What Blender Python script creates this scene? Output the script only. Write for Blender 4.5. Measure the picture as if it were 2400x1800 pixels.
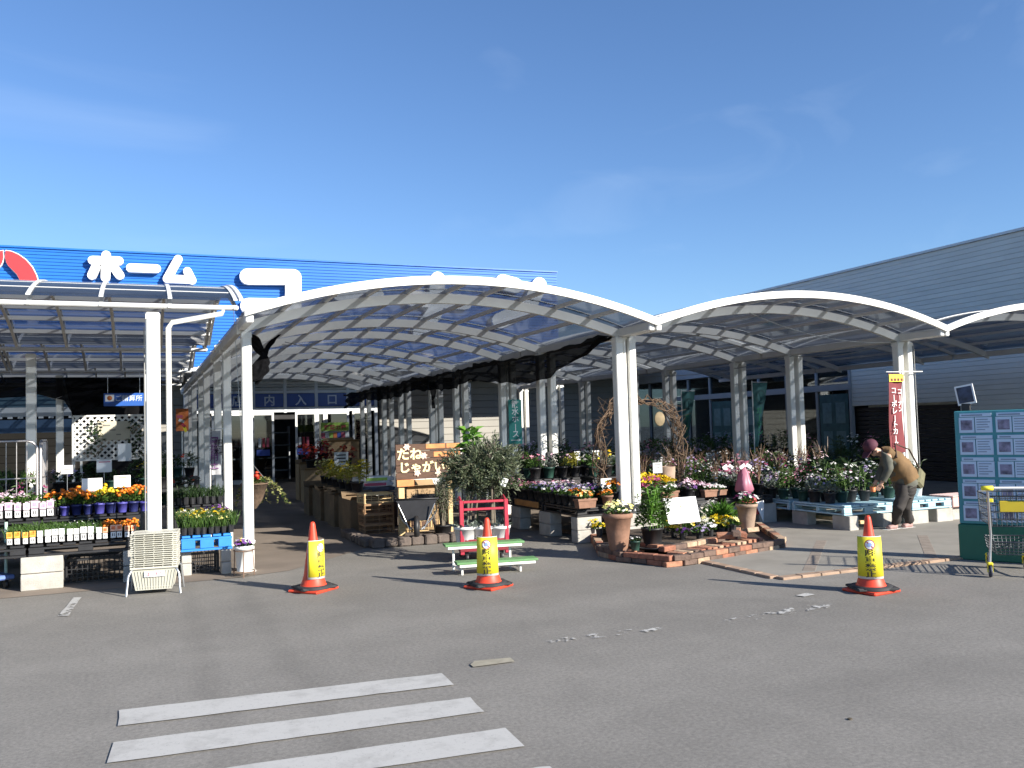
import bpy, bmesh, math, random
from mathutils import Vector, Matrix, Quaternion

random.seed(7)
R = random.Random(11)
sc = bpy.context.scene
for o in list(bpy.data.objects):
    bpy.data.objects.remove(o)
C = sc.collection

# ------------------------------------------------------------------ camera
CF, CP, CR, CY, CH = 2069.7, .0493, .0281, .398, 1.616      # focal in 2400-px pixels, pitch, roll, yaw, height
_F = Vector((math.sin(CY)*math.cos(CP), math.cos(CY)*math.cos(CP), math.sin(CP)))
_R0 = Vector((math.cos(CY), -math.sin(CY), 0))
_U0 = _R0.cross(_F)
_RR = _R0*math.cos(CR) - _U0*math.sin(CR)
_UU = _R0*math.sin(CR) + _U0*math.cos(CR)
cam = bpy.data.objects.new('camera', bpy.data.cameras.new('camera'))
C.objects.link(cam)
cam.data.lens = 36*CF/2400
cam.data.sensor_width = 36
cam.data.clip_end = 2000
cam.matrix_world = Matrix(((_RR.x, _UU.x, -_F.x, 0), (_RR.y, _UU.y, -_F.y, 0), (_RR.z, _UU.z, -_F.z, CH), (0, 0, 0, 1)))
sc.camera = cam

# ------------------------------------------------------------------ world, sun, exposure
SUN_EL = math.radians(24)
SUN_TO = Vector((.56*math.cos(SUN_EL), -.83*math.cos(SUN_EL), math.sin(SUN_EL))).normalized()
SUN_ROT = math.atan2(.56, -.83)
w = bpy.data.worlds.new('World'); sc.world = w; w.use_nodes = True
nt = w.node_tree; nt.nodes.clear()
out = nt.nodes.new('ShaderNodeOutputWorld'); bg = nt.nodes.new('ShaderNodeBackground')
sky = nt.nodes.new('ShaderNodeTexSky'); sky.sky_type = 'NISHITA'; sky.sun_disc = False
sky.sun_elevation = SUN_EL; sky.sun_rotation = SUN_ROT
sky.altitude = 50; sky.air_density = 1.0; sky.dust_density = .3; sky.ozone_density = 3.0
tc = nt.nodes.new('ShaderNodeTexCoord'); mp = nt.nodes.new('ShaderNodeMapping')
mp.inputs['Location'].default_value = (3.7, 1.3, .4); mp.inputs['Rotation'].default_value = (0, .6, .35); mp.inputs['Scale'].default_value = (1.2, 5.0, 7.0)
nz = nt.nodes.new('ShaderNodeTexNoise'); nz.inputs['Scale'].default_value = 1.7; nz.inputs['Detail'].default_value = 5; nz.inputs['Distortion'].default_value = .7
cr = nt.nodes.new('ShaderNodeValToRGB'); cr.color_ramp.elements[0].position = .56; cr.color_ramp.elements[1].position = .86
cr.color_ramp.elements[0].color = (0, 0, 0, 1); cr.color_ramp.elements[1].color = (.075, .075, .075, 1)
mx = nt.nodes.new('ShaderNodeMix'); mx.data_type = 'RGBA'
mx.inputs[7].default_value = (6.5, 7.2, 8.0, 1)
L = nt.links.new
L(tc.outputs['Generated'], mp.inputs['Vector']); L(mp.outputs[0], nz.inputs['Vector']); L(nz.outputs[0], cr.inputs[0])
tint = nt.nodes.new('ShaderNodeMix'); tint.data_type = 'RGBA'; tint.blend_type = 'MULTIPLY'; tint.inputs[0].default_value = 1
tint.inputs[7].default_value = (.645, .77, .94, 1)
L(cr.outputs[0], mx.inputs[0]); L(sky.outputs[0], tint.inputs[6]); L(tint.outputs[2], mx.inputs[6]); L(mx.outputs[2], bg.inputs[0]); L(bg.outputs[0], out.inputs[0])
bg.inputs[1].default_value = .095
sun = bpy.data.objects.new('sun', bpy.data.lights.new('sun', 'SUN')); C.objects.link(sun)
sun.data.energy = 4.8; sun.data.angle = math.radians(.5); sun.data.color = (1, .94, .84)
sun.rotation_euler = (-SUN_TO).to_track_quat('-Z', 'Y').to_euler()
sun.location = (0, 0, 60)
sc.view_settings.view_transform = 'Standard'; sc.view_settings.look = 'None'
sc.view_settings.exposure = 1.05; sc.view_settings.gamma = 1; sc.view_settings.use_curve_mapping = False
sc.cycles.use_denoising = True
sc.cycles.max_bounces = 7; sc.cycles.transparent_max_bounces = 24; sc.cycles.diffuse_bounces = 4
sc.cycles.sample_clamp_indirect = 6; sc.cycles.caustics_reflective = False; sc.cycles.caustics_refractive = False

# ------------------------------------------------------------------ measuring helpers (photo pixel -> point of the place)
def ray(u, v): return _F*CF + _RR*(u-1200) - _UU*(v-900)
def G(u, v, z=0.): r = ray(u, v); return Vector((0, 0, CH)) + r*((z-CH)/r.z)
def PY(u, v, Y): r = ray(u, v); return Vector((0, 0, CH)) + r*(Y/r.y)
def PX(u, v, X): r = ray(u, v); return Vector((0, 0, CH)) + r*(X/r.x)

# ------------------------------------------------------------------ mesh builder
class MB:
    def __init__(s): s.v = []; s.f = []; s.sm = []
    def add(s, vs, fs, smooth=False, m=None):
        n = len(s.v)
        s.v += [tuple(m @ Vector(p)) if m else tuple(p) for p in vs]
        s.f += [tuple(i+n for i in f) for f in fs]; s.sm += [smooth]*len(fs)
        return s
    def box(s, x0, x1, y0, y1, z0, z1, m=None):
        return s.add([(x0, y0, z0), (x1, y0, z0), (x1, y1, z0), (x0, y1, z0), (x0, y0, z1), (x1, y0, z1), (x1, y1, z1), (x0, y1, z1)],
                     [(0, 3, 2, 1), (4, 5, 6, 7), (0, 1, 5, 4), (1, 2, 6, 5), (2, 3, 7, 6), (3, 0, 4, 7)], m=m)
    def cbox(s, c, sz, rz=0, rx=0, ry=0):
        m = Matrix.Translation(c) @ Matrix.Rotation(rz, 4, 'Z') @ Matrix.Rotation(rx, 4, 'X') @ Matrix.Rotation(ry, 4, 'Y')
        a, b, d = sz[0]/2, sz[1]/2, sz[2]/2
        return s.box(-a, a, -b, b, -d, d, m)
    def bbox(s, c, sz, bev=.01, rz=0, rx=0, ry=0):           # box with chamfered edges
        m = Matrix.Translation(c) @ Matrix.Rotation(rz, 4, 'Z') @ Matrix.Rotation(rx, 4, 'X') @ Matrix.Rotation(ry, 4, 'Y')
        bm = bmesh.new(); bmesh.ops.create_cube(bm, size=1)
        for v in bm.verts: v.co = Vector((v.co.x*sz[0], v.co.y*sz[1], v.co.z*sz[2]))
        bmesh.ops.bevel(bm, geom=bm.edges[:], offset=bev, segments=1, affect='EDGES')
        bm.verts.index_update()
        s.add([v.co.copy() for v in bm.verts], [[v.index for v in f.verts] for f in bm.faces], m=m); bm.free()
        return s
    def quad(s, a, b, c, d, m=None): return s.add([a, b, c, d], [(0, 1, 2, 3)], m=m)
    def tube(s, pts, r, n=6, closed=False, caps=True):
        pts = [Vector(p) for p in pts]; k = len(pts)
        rs = r if isinstance(r, (list, tuple)) else [r]*k
        vs = []; up = None
        for i, p in enumerate(pts):
            a = pts[i-1] if (i or closed) else p; b = pts[(i+1) % k] if (i < k-1 or closed) else p
            t = (b-a)
            t = t.normalized() if t.length > 1e-9 else Vector((0, 0, 1))
            if up is None: up = Vector((0, 0, 1)) if abs(t.z) < .9 else Vector((1, 0, 0))
            x = t.cross(up)
            if x.length < 1e-4: x = t.cross(Vector((0, 1, .3)))
            x.normalize(); y = x.cross(t).normalized(); up = y
            for j in range(n):
                an = 2*math.pi*j/n
                vs.append(p + (x*math.cos(an) + y*math.sin(an))*rs[i])
        fs = []
        for i in range(k if closed else k-1):
            i2 = (i+1) % k
            for j in range(n):
                j2 = (j+1) % n
                fs.append((i*n+j, i*n+j2, i2*n+j2, i2*n+j))
        s.add(vs, fs, smooth=n > 4)
        if caps and not closed:
            s.add(vs[:n], [tuple(range(n))]); s.add(vs[-n:], [tuple(range(n-1, -1, -1))])
        return s
    def bar(s, a, b, wd, ht, up=(0, 0, 1)):                   # rectangular bar from a to b
        a = Vector(a); b = Vector(b); t = (b-a).normalized(); u = Vector(up)
        x = t.cross(u)
        if x.length < 1e-4: x = t.cross(Vector((0, 1, 0)))
        x.normalize(); y = x.cross(t).normalized()
        x *= wd/2; y *= ht/2
        return s.add([a-x-y, a+x-y, a+x+y, a-x+y, b-x-y, b+x-y, b+x+y, b-x+y],
                     [(0, 1, 2, 3), (7, 6, 5, 4), (0, 4, 5, 1), (1, 5, 6, 2), (2, 6, 7, 3), (3, 7, 4, 0)])
    def lathe(s, prof, n=14, c=(0, 0, 0), smooth=True, m=None, cap=True):
        vs = []
        for (r, z) in prof:
            for j in range(n):
                a = 2*math.pi*j/n
                vs.append((c[0]+r*math.cos(a), c[1]+r*math.sin(a), c[2]+z))
        fs = []
        for i in range(len(prof)-1):
            for j in range(n):
                fs.append((i*n+j, i*n+(j+1) % n, (i+1)*n+(j+1) % n, (i+1)*n+j))
        s.add(vs, fs, smooth=smooth, m=m)
        if cap:
            s.add(vs[:n], [tuple(range(n-1, -1, -1))], m=m); s.add(vs[-n:], [tuple(range(n))], m=m)
        return s
    def prism(s, pts, d):                                     # polygon extruded along vector d
        pts = [Vector(p) for p in pts]; d = Vector(d); n = len(pts)
        nrm = Vector((0, 0, 0))
        for i in range(n): nrm += pts[i].cross(pts[(i+1) % n])
        if nrm.dot(d) > 0: pts = pts[::-1]
        return s.add(pts + [p+d for p in pts], [tuple(range(n)), tuple(range(2*n-1, n-1, -1))] +
                     [((i+1) % n, i, i+n, (i+1) % n+n) for i in range(n)])
    def mesh(s, name, mat=None):
        me = bpy.data.meshes.new(name); me.from_pydata(s.v, [], s.f)
        if any(s.sm): me.polygons.foreach_set('use_smooth', s.sm)
        me.update()
        if mat: me.materials.append(mat)
        return me
    def build(s, name, mat, parent=None, world=True):
        me = s.mesh(name, mat)
        return attach(name, me, parent, world)
RM = {}
def attach(name, me, parent=None, world=True):
    o = bpy.data.objects.new(name, me); C.objects.link(o)
    if parent:
        o.parent = parent
        m = RM.get(parent.name)
        if m is not None:
            RM[o.name] = m
            if world: me.transform(m.inverted())
    return o
def thing(name, label, cat, loc=(0, 0, 0), rz=0, group=None, scale=1):
    o = bpy.data.objects.new(name, None); C.objects.link(o)
    o.empty_display_size = .1
    o.location = loc; o.rotation_euler = (0, 0, rz); o.scale = (scale,)*3
    o['label'] = label; o['category'] = cat
    if group: o['group'] = group
    RM[o.name] = Matrix.Translation(loc) @ Matrix.Rotation(rz, 4, 'Z') @ Matrix.Scale(scale, 4)
    return o
def tag(o, label, cat, group=None):
    o['label'] = label; o['category'] = cat
    if group: o['group'] = group
    return o
def struct(o, kind='structure'): o['kind'] = kind; return o
def dup(root, loc, rz=0, label=None, group=None, scale=1):
    r = root.copy(); C.objects.link(r); r.location = loc; r.rotation_euler = (0, 0, rz); r.scale = (scale,)*3
    if label: r['label'] = label
    if group: r['group'] = group
    for ch in list(root.children):
        c = ch.copy(); C.objects.link(c); c.parent = r
        for g in list(ch.children):
            d = g.copy(); C.objects.link(d); d.parent = c
    return r
def share(o, name, parent, loc=(0, 0, 0), rot=(0, 0, 0), scale=(1, 1, 1)):   # another object on the same mesh
    c = bpy.data.objects.new(name, o.data if hasattr(o, 'data') else o); C.objects.link(c); c.parent = parent
    c.location = loc; c.rotation_euler = rot; c.scale = scale
    return c
ORD = ['first', 'second', 'third', 'fourth', 'fifth', 'sixth', 'seventh', 'eighth', 'ninth', 'tenth', 'eleventh', 'twelfth',
       'thirteenth', 'fourteenth', 'fifteenth', 'sixteenth', 'seventeenth', 'eighteenth', 'nineteenth', 'twentieth']

# ------------------------------------------------------------------ materials
def lin(h):
    h = h.lstrip('#'); return tuple(((int(h[i:i+2], 16)/255+.055)/1.055)**2.4 if int(h[i:i+2], 16) > 10 else int(h[i:i+2], 16)/255/12.92 for i in (0, 2, 4))
_mats = {}
def pm(name, c, rough=.6, var=.12, scale=6, bump=0., bscale=60, metal=0., spec=.5, stain=0., coords='Object'):
    if name in _mats: return _mats[name]
    m = bpy.data.materials.new(name); m.use_nodes = True; _mats[name] = m
    t = m.node_tree; b = t.nodes['Principled BSDF']; l = t.links.new
    b.inputs['Roughness'].default_value = rough; b.inputs['Metallic'].default_value = metal
    b.inputs['Specular IOR Level'].default_value = spec
    co = t.nodes.new('ShaderNodeTexCoord'); oi = t.nodes.new('ShaderNodeObjectInfo')
    ad = t.nodes.new('ShaderNodeVectorMath'); ad.operation = 'ADD'
    ml = t.nodes.new('ShaderNodeMath'); ml.operation = 'MULTIPLY'; ml.inputs[1].default_value = 37
    l(oi.outputs['Random'], ml.inputs[0]); l(co.outputs[coords], ad.inputs[0]); l(ml.outputs[0], ad.inputs[1])
    n = t.nodes.new('ShaderNodeTexNoise'); n.inputs['Scale'].default_value = scale; n.inputs['Detail'].default_value = 5
    l(ad.outputs[0], n.inputs['Vector'])
    rp = t.nodes.new('ShaderNodeMapRange'); rp.inputs[1].default_value = .3; rp.inputs[2].default_value = .7
    rp.inputs[3].default_value = 1-var; rp.inputs[4].default_value = 1+var
    l(n.outputs[0], rp.inputs[0])
    mu = t.nodes.new('ShaderNodeVectorMath'); mu.operation = 'SCALE'; mu.inputs[0].default_value = c[:3]
    l(rp.outputs[0], mu.inputs['Scale'])
    last = mu.outputs[0]
    if stain:
        n3 = t.nodes.new('ShaderNodeTexNoise'); n3.inputs['Scale'].default_value = scale*.37; n3.inputs['Detail'].default_value = 8
        n3.inputs['Roughness'].default_value = .7
        l(ad.outputs[0], n3.inputs['Vector'])
        r3 = t.nodes.new('ShaderNodeMapRange'); r3.inputs[1].default_value = .5; r3.inputs[2].default_value = .75
        r3.inputs[3].default_value = 0; r3.inputs[4].default_value = stain
        l(n3.outputs[0], r3.inputs[0])
        mm = t.nodes.new('ShaderNodeMix'); mm.data_type = 'RGBA'; mm.inputs[7].default_value = (c[0]*.45, c[1]*.42, c[2]*.36, 1)
        l(r3.outputs[0], mm.inputs[0]); l(last, mm.inputs[6]); last = mm.outputs[2]
    l(last, b.inputs['Base Color'])
    if bump:
        n2 = t.nodes.new('ShaderNodeTexNoise'); n2.inputs['Scale'].default_value = bscale; n2.inputs['Detail'].default_value = 3
        l(ad.outputs[0], n2.inputs['Vector'])
        bp = t.nodes.new('ShaderNodeBump'); bp.inputs['Strength'].default_value = bump; bp.inputs['Distance'].default_value = .01
        l(n2.outputs[0], bp.inputs['Height']); l(bp.outputs[0], b.inputs['Normal'])
    return m
def wood(name, c, sc_=(3, 3, 40)):
    if name in _mats: return _mats[name]
    m = pm(name, c, .75, .3, 5)
    for n in m.node_tree.nodes:
        if n.bl_idname == 'ShaderNodeTexNoise':
            mpn = m.node_tree.nodes.new('ShaderNodeMapping'); mpn.inputs['Scale'].default_value = sc_
            lk = n.inputs['Vector'].links[0]; src = lk.from_socket
            m.node_tree.links.new(src, mpn.inputs['Vector']); m.node_tree.links.new(mpn.outputs[0], n.inputs['Vector'])
    return m
def leafm(name, c1, c2, trans=.25, rough=.5):
    if name in _mats: return _mats[name]
    m = bpy.data.materials.new(name); m.use_nodes = True; _mats[name] = m
    t = m.node_tree; b = t.nodes['Principled BSDF']; l = t.links.new
    b.inputs['Roughness'].default_value = rough
    g = t.nodes.new('ShaderNodeNewGeometry'); oi = t.nodes.new('ShaderNodeObjectInfo')
    ad = t.nodes.new('ShaderNodeMath'); ad.operation = 'ADD'; l(g.outputs['Random Per Island'], ad.inputs[0])
    m2 = t.nodes.new('ShaderNodeMath'); m2.operation = 'MULTIPLY'; m2.inputs[1].default_value = .4
    l(oi.outputs['Random'], m2.inputs[0]); l(m2.outputs[0], ad.inputs[1])
    fr = t.nodes.new('ShaderNodeMath'); fr.operation = 'FRACT'; l(ad.outputs[0], fr.inputs[0])
    mxx = t.nodes.new('ShaderNodeMix'); mxx.data_type = 'RGBA'; mxx.inputs[6].default_value = (*c1, 1); mxx.inputs[7].default_value = (*c2, 1)
    l(fr.outputs[0], mxx.inputs[0]); l(mxx.outputs[2], b.inputs['Base Color'])
    if trans:
        tr = t.nodes.new('ShaderNodeBsdfTranslucent'); l(mxx.outputs[2], tr.inputs[0])
        ms = t.nodes.new('ShaderNodeMixShader'); ms.inputs[0].default_value = trans
        l(b.outputs[0], ms.inputs[1]); l(tr.outputs[0], ms.inputs[2]); l(ms.outputs[0], t.nodes['Material Output'].inputs[0])
    return m
def glassm(name, tint, refl=.12, diff=0., dcol=(.4, .45, .5), rough=.03):
    m = bpy.data.materials.new(name); m.use_nodes = True
    t = m.node_tree; t.nodes.remove(t.nodes['Principled BSDF']); l = t.links.new
    tp = t.nodes.new('ShaderNodeBsdfTransparent'); tp.inputs[0].default_value = (*tint, 1)
    gl = t.nodes.new('ShaderNodeBsdfGlossy'); gl.inputs['Roughness'].default_value = rough; gl.inputs[0].default_value = (.9, .92, .95, 1)
    fr = t.nodes.new('ShaderNodeLayerWeight'); fr.inputs[0].default_value = .35
    mr = t.nodes.new('ShaderNodeMapRange'); mr.inputs[3].default_value = refl*.5; mr.inputs[4].default_value = min(1, refl*5)
    l(fr.outputs['Fresnel'], mr.inputs[0])
    ms = t.nodes.new('ShaderNodeMixShader'); l(mr.outputs[0], ms.inputs[0]); l(tp.outputs[0], ms.inputs[1]); l(gl.outputs[0], ms.inputs[2])
    last = ms
    if diff:
        d = t.nodes.new('ShaderNodeBsdfDiffuse'); d.inputs[0].default_value = (*dcol, 1)
        tl = t.nodes.new('ShaderNodeBsdfTranslucent'); tl.inputs[0].default_value = (*dcol, 1)
        m0 = t.nodes.new('ShaderNodeMixShader'); m0.inputs[0].default_value = .5; l(d.outputs[0], m0.inputs[1]); l(tl.outputs[0], m0.inputs[2])
        nzz = t.nodes.new('ShaderNodeTexNoise'); nzz.inputs['Scale'].default_value = 2.2; nzz.inputs['Detail'].default_value = 6
        cc = t.nodes.new('ShaderNodeTexCoord'); l(cc.outputs['Object'], nzz.inputs['Vector'])
        mr2 = t.nodes.new('ShaderNodeMapRange'); mr2.inputs[1].default_value = .3; mr2.inputs[2].default_value = .7
        mr2.inputs[3].default_value = diff*.6; mr2.inputs[4].default_value = diff*1.5
        l(nzz.outputs[0], mr2.inputs[0])
        m1 = t.nodes.new('ShaderNodeMixShader'); l(mr2.outputs[0], m1.inputs[0]); l(last.outputs[0], m1.inputs[1]); l(m0.outputs[0], m1.inputs[2]); last = m1
    l(last.outputs[0], t.nodes['Material Output'].inputs[0])
    return m

M_WHITE = pm('white_aluminium', (.78, .77, .72), .4, .06, 2.2, stain=.2)
M_OFFW = pm('offwhite_frame', (.66, .66, .65), .45, .06, 3, stain=.1)
M_GREYM = pm('grey_aluminium', (.36, .38, .40), .45, .08, 4)
M_BLACK = pm('black_plastic', (.018, .018, .02), .5, .25, 8, stain=.2)
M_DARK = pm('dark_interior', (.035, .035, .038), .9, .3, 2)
M_PAPER = pm('white_paper', (.82, .82, .80), .8, .03, 6)
M_INK = pm('black_ink', (.012, .012, .014), .7, .1, 6)
M_CONC = pm('concrete_block', (.42, .40, .36), .92, .14, 9, .5, 90, stain=.35)
M_STEEL = pm('galvanised_steel', (.55, .56, .57), .35, .12, 10, metal=.9)
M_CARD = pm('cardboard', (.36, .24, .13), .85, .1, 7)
M_WOOD = wood('pine_wood', (.62, .44, .22))
M_WOODB = wood('brown_stained_wood', (.095, .048, .028))
M_TERRA = pm('terracotta', (.25, .135, .088), .88, .18, 12, .3, 80, stain=.3)
M_TERRAL = pm('pale_terracotta', (.34, .24, .175), .88, .18, 9, .3, 80, stain=.35)
M_RED = pm('red_paint', (.42, .035, .06), .42, .12, 8)
M_GREEN = pm('green_paint', (.13, .28, .11), .55, .12, 7, stain=.2)
M_BLUEP = pm('blue_pallet_plastic', (.03, .22, .62), .45, .12, 6, stain=.15)
M_PBLUE = pm('pale_blue_pallet_plastic', (.38, .58, .66), .5, .12, 6, stain=.25)
M_SOIL = pm('potting_soil', (.05, .033, .022), .95, .4, 30, .5, 80)
M_TEAL = pm('teal_sign', (.02, .26, .22), .55, .06, 5)
M_WHITEL = pm('white_lettering', (.84, .84, .82), .5, .02, 5)
M_NAVY = pm('navy_sign', (.03, .085, .32), .35, .06, 5)

# ------------------------------------------------------------------ writing
_txt = {}
def text_mesh(s, size, ext=.002, bold=0.):
    k = (s, round(size, 4), ext, bold)
    if k in _txt: return _txt[k].copy()
    cu = bpy.data.curves.new('t', 'FONT'); cu.body = s; cu.size = size; cu.extrude = ext; cu.offset = bold
    cu.align_x = 'CENTER'; cu.align_y = 'CENTER'; cu.space_line = .95; cu.resolution_u = 3
    o = bpy.data.objects.new('t', cu); C.objects.link(o)
    dg = bpy.context.evaluated_depsgraph_get()
    me = bpy.data.meshes.new_from_object(o.evaluated_get(dg))
    bpy.data.objects.remove(o); bpy.data.curves.remove(cu)
    if len(me.vertices):
        xs = [v.co.x for v in me.vertices]; ys = [v.co.y for v in me.vertices]
        me.transform(Matrix.Translation((-(min(xs)+max(xs))/2, -(min(ys)+max(ys))/2, 0)))
    _txt[k] = me
    return me.copy()
def write(s, size, c, xdir, parent, mat, ydir=(0, 0, 1), name='lettering', bold=0., ext=.002, sx=1):
    me = text_mesh(s, size, ext, bold); me.materials.clear(); me.materials.append(mat)
    x = Vector(xdir).normalized(); y = Vector(ydir); y = (y - x*y.dot(x)).normalized(); z = x.cross(y); c = Vector(c)
    me.transform(Matrix(((x.x*sx, y.x, z.x, c.x), (x.y*sx, y.y, z.y, c.y), (x.z*sx, y.z, z.z, c.z), (0, 0, 0, 1))))
    return attach(name, me, parent)
def vtext(s): return '\n'.join('|' if ch == 'ー' else ch for ch in s)

# ================================================================== GROUND
def asphalt():
    m = bpy.data.materials.new('asphalt'); m.use_nodes = True
    t = m.node_tree; b = t.nodes['Principled BSDF']; l = t.links.new
    co = t.nodes.new('ShaderNodeTexCoord')
    def noise(sc_, det=4, rough=.6, dist=0):
        n = t.nodes.new('ShaderNodeTexNoise'); n.inputs['Scale'].default_value = sc_; n.inputs['Detail'].default_value = det
        n.inputs['Roughness'].default_value = rough; n.inputs['Distortion'].default_value = dist
        l(co.outputs['Object'], n.inputs['Vector']); return n.outputs[0]
    def mr(x, a, b_, c, d):
        n = t.nodes.new('ShaderNodeMapRange'); n.inputs[1].default_value = a; n.inputs[2].default_value = b_
        n.inputs[3].default_value = c; n.inputs[4].default_value = d; l(x, n.inputs[0]); return n.outputs[0]
    def mul(a, b_):
        n = t.nodes.new('ShaderNodeMath'); n.operation = 'MULTIPLY'; l(a, n.inputs[0]); l(b_, n.inputs[1]); return n.outputs[0]
    v = mul(mr(noise(.22, 6, .6, .6), .3, .7, .86, 1.12), mr(noise(1.7, 6, .7, .4), .3, .7, .9, 1.1))
    v = mul(v, mr(noise(38, 3, .8), .3, .7, .74, 1.27))
    v = mul(v, mr(noise(210, 2, .8), .3, .7, .8, 1.2))
    vo = t.nodes.new('ShaderNodeTexVoronoi'); vo.inputs['Scale'].default_value = 26; l(co.outputs['Object'], vo.inputs['Vector'])
    sp = mr(vo.outputs['Distance'], .0, .09, 1.7, 1.0)
    v = mul(v, sp)
    # darker tyre-polished lanes along x
    wv = t.nodes.new('ShaderNodeTexNoise'); wv.inputs['Scale'].default_value = 1; wv.inputs['Detail'].default_value = 3
    mpn = t.nodes.new('ShaderNodeMapping'); mpn.inputs['Scale'].default_value = (.03, .55, 1); mpn.inputs['Rotation'].default_value = (0, 0, .25)
    l(co.outputs['Object'], mpn.inputs[0]); l(mpn.outputs[0], wv.inputs['Vector'])
    v = mul(v, mr(wv.outputs[0], .35, .65, .9, 1.08))
    # two faint tyre tracks and dark drips leading out of the walkway
    A_, B_ = G(470, 1370), G(575, 1660); an = math.atan2(B_.y-A_.y, B_.x-A_.x)
    vr_ = t.nodes.new('ShaderNodeMapping'); vr_.vector_type = 'POINT'
    c_, s_ = math.cos(-an), math.sin(-an)
    vr_.inputs['Rotation'].default_value = (0, 0, -an); vr_.inputs['Location'].default_value = (-(c_*A_.x-s_*A_.y), -(s_*A_.x+c_*A_.y), 0)
    l(co.outputs['Object'], vr_.inputs[0]); sx_ = t.nodes.new('ShaderNodeSeparateXYZ'); l(vr_.outputs[0], sx_.inputs[0])
    wob = noise(1.3, 3); ad_ = t.nodes.new('ShaderNodeMath'); ad_.operation = 'MULTIPLY_ADD'; ad_.inputs[1].default_value = .3; l(wob, ad_.inputs[0]); l(sx_.outputs[1], ad_.inputs[2])
    for off in (.0, .55):
        d_ = t.nodes.new('ShaderNodeMath'); d_.operation = 'SUBTRACT'; d_.inputs[1].default_value = off; l(ad_.outputs[0], d_.inputs[0])
        e_ = t.nodes.new('ShaderNodeMath'); e_.operation = 'ABSOLUTE'; l(d_.outputs[0], e_.inputs[0])
        v = mul(v, mr(e_.outputs[0], .02, .14, .9, 1.0))
    v = mul(v, mr(noise(.9, 9, .75, 1.2), .60, .72, 1.0, .82))
    s = t.nodes.new('ShaderNodeVectorMath'); s.operation = 'SCALE'; s.inputs[0].default_value = (.206, .193, .172)
    l(v, s.inputs['Scale']); l(s.outputs[0], b.inputs['Base Color']); b.inputs['Roughness'].default_value = .85
    bp = t.nodes.new('ShaderNodeBump'); bp.inputs['Strength'].default_value = .35; bp.inputs['Distance'].default_value = .006
    l(noise(150, 3, .8), bp.inputs['Height']); l(bp.outputs[0], b.inputs['Normal'])
    return m
M_ASPH = asphalt()
mb = MB(); mb.quad((-400, -400, 0), (400, -400, 0), (400, 400, 0), (-400, 400, 0))
struct(mb.build('ground', M_ASPH))
M_PAVE = pm('tan_concrete', (.21, .17, .135), .9, .16, 1.6, .3, 90, stain=.35)
mb = MB()
mb.add([(-14, 10.55, .004), (.95, 10.55, .004), (1.6, 10.75, .004), (3.2, 12.6, .004), (17.95, 12.9, .004), (17.95, 34.5, .004), (-14, 34.5, .004)], [tuple(range(7))])
struct(mb.build('pavement', M_PAVE))

def paint():
    m = bpy.data.materials.new('road_paint'); m.use_nodes = True; t = m.node_tree; l = t.links.new
    b = t.nodes['Principled BSDF']; b.inputs['Roughness'].default_value = .8
    co = t.nodes.new('ShaderNodeTexCoord')
    n = t.nodes.new('ShaderNodeTexNoise'); n.inputs['Scale'].default_value = 3.5; n.inputs['Detail'].default_value = 10; n.inputs['Roughness'].default_value = .72
    l(co.outputs['Object'], n.inputs[0])
    r = t.nodes.new('ShaderNodeValToRGB'); e = r.color_ramp.elements; e[0].position = .30; e[0].color = (.33, .32, .30, 1); e[1].position = .50; e[1].color = (.45, .44, .415, 1)
    l(n.outputs[0], r.inputs[0])
    n2 = t.nodes.new('ShaderNodeTexNoise'); n2.inputs['Scale'].default_value = 60; n2.inputs['Detail'].default_value = 4; n2.inputs['Roughness'].default_value = .8
    l(co.outputs['Object'], n2.inputs[0])
    r2 = t.nodes.new('ShaderNodeMapRange'); r2.inputs[1].default_value = .3; r2.inputs[2].default_value = .42; r2.inputs[3].default_value = .55; r2.inputs[4].default_value = 1; l(n2.outputs[0], r2.inputs[0])
    s = t.nodes.new('ShaderNodeVectorMath'); s.operation = 'SCALE'; l(r.outputs[0], s.inputs[0]); l(r2.outputs[0], s.inputs['Scale'])
    l(s.outputs[0], b.inputs['Base Color'])
    return m
M_PAINT = paint()
def worn(thr):                                                # paint worn through to the asphalt in flakes
    m = M_PAINT.copy(); m.name = 'worn_road_paint'; t = m.node_tree; l = t.links.new
    co = t.nodes.new('ShaderNodeTexCoord'); n = t.nodes.new('ShaderNodeTexNoise'); n.inputs['Scale'].default_value = 7; n.inputs['Detail'].default_value = 8; n.inputs['Roughness'].default_value = .75
    l(co.outputs['Object'], n.inputs[0])
    r = t.nodes.new('ShaderNodeMapRange'); r.inputs[1].default_value = thr; r.inputs[2].default_value = thr+.05; l(n.outputs[0], r.inputs[0])
    tr = t.nodes.new('ShaderNodeBsdfTransparent'); ms = t.nodes.new('ShaderNodeMixShader')
    l(r.outputs[0], ms.inputs[0]); l(tr.outputs[0], ms.inputs[1]); l(t.nodes['Principled BSDF'].outputs[0], ms.inputs[2])
    l(ms.outputs[0], t.nodes['Material Output'].inputs[0]); return m
M_WORN = worn(.535); M_WORN2 = worn(.40)
def marking(name, px, mat, z=.008, jag=.005):
    P = [G(u, v, z) for u, v in px]; pts = []
    for i in range(len(P)):
        a, b = P[i], P[(i+1) % len(P)]; n = max(1, int((b-a).length/.12))
        for k in range(n):
            q = a.lerp(b, k/n)
            pts.append((q.x+R.uniform(-jag, jag), q.y+R.uniform(-jag, jag), z))
    m = MB(); m.add(pts, [tuple(range(len(pts)))])
    return struct(m.build(name, mat))
S = 1.085
marking('crosswalk_stripe', [(276, 1701), (279, 1664), (1034, 1578), (1064, 1604)], M_PAINT)
marking('crosswalk_stripe', [(252, 1788), (268, 1739), (1101, 1634), (1135, 1668)], M_PAINT)
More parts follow.
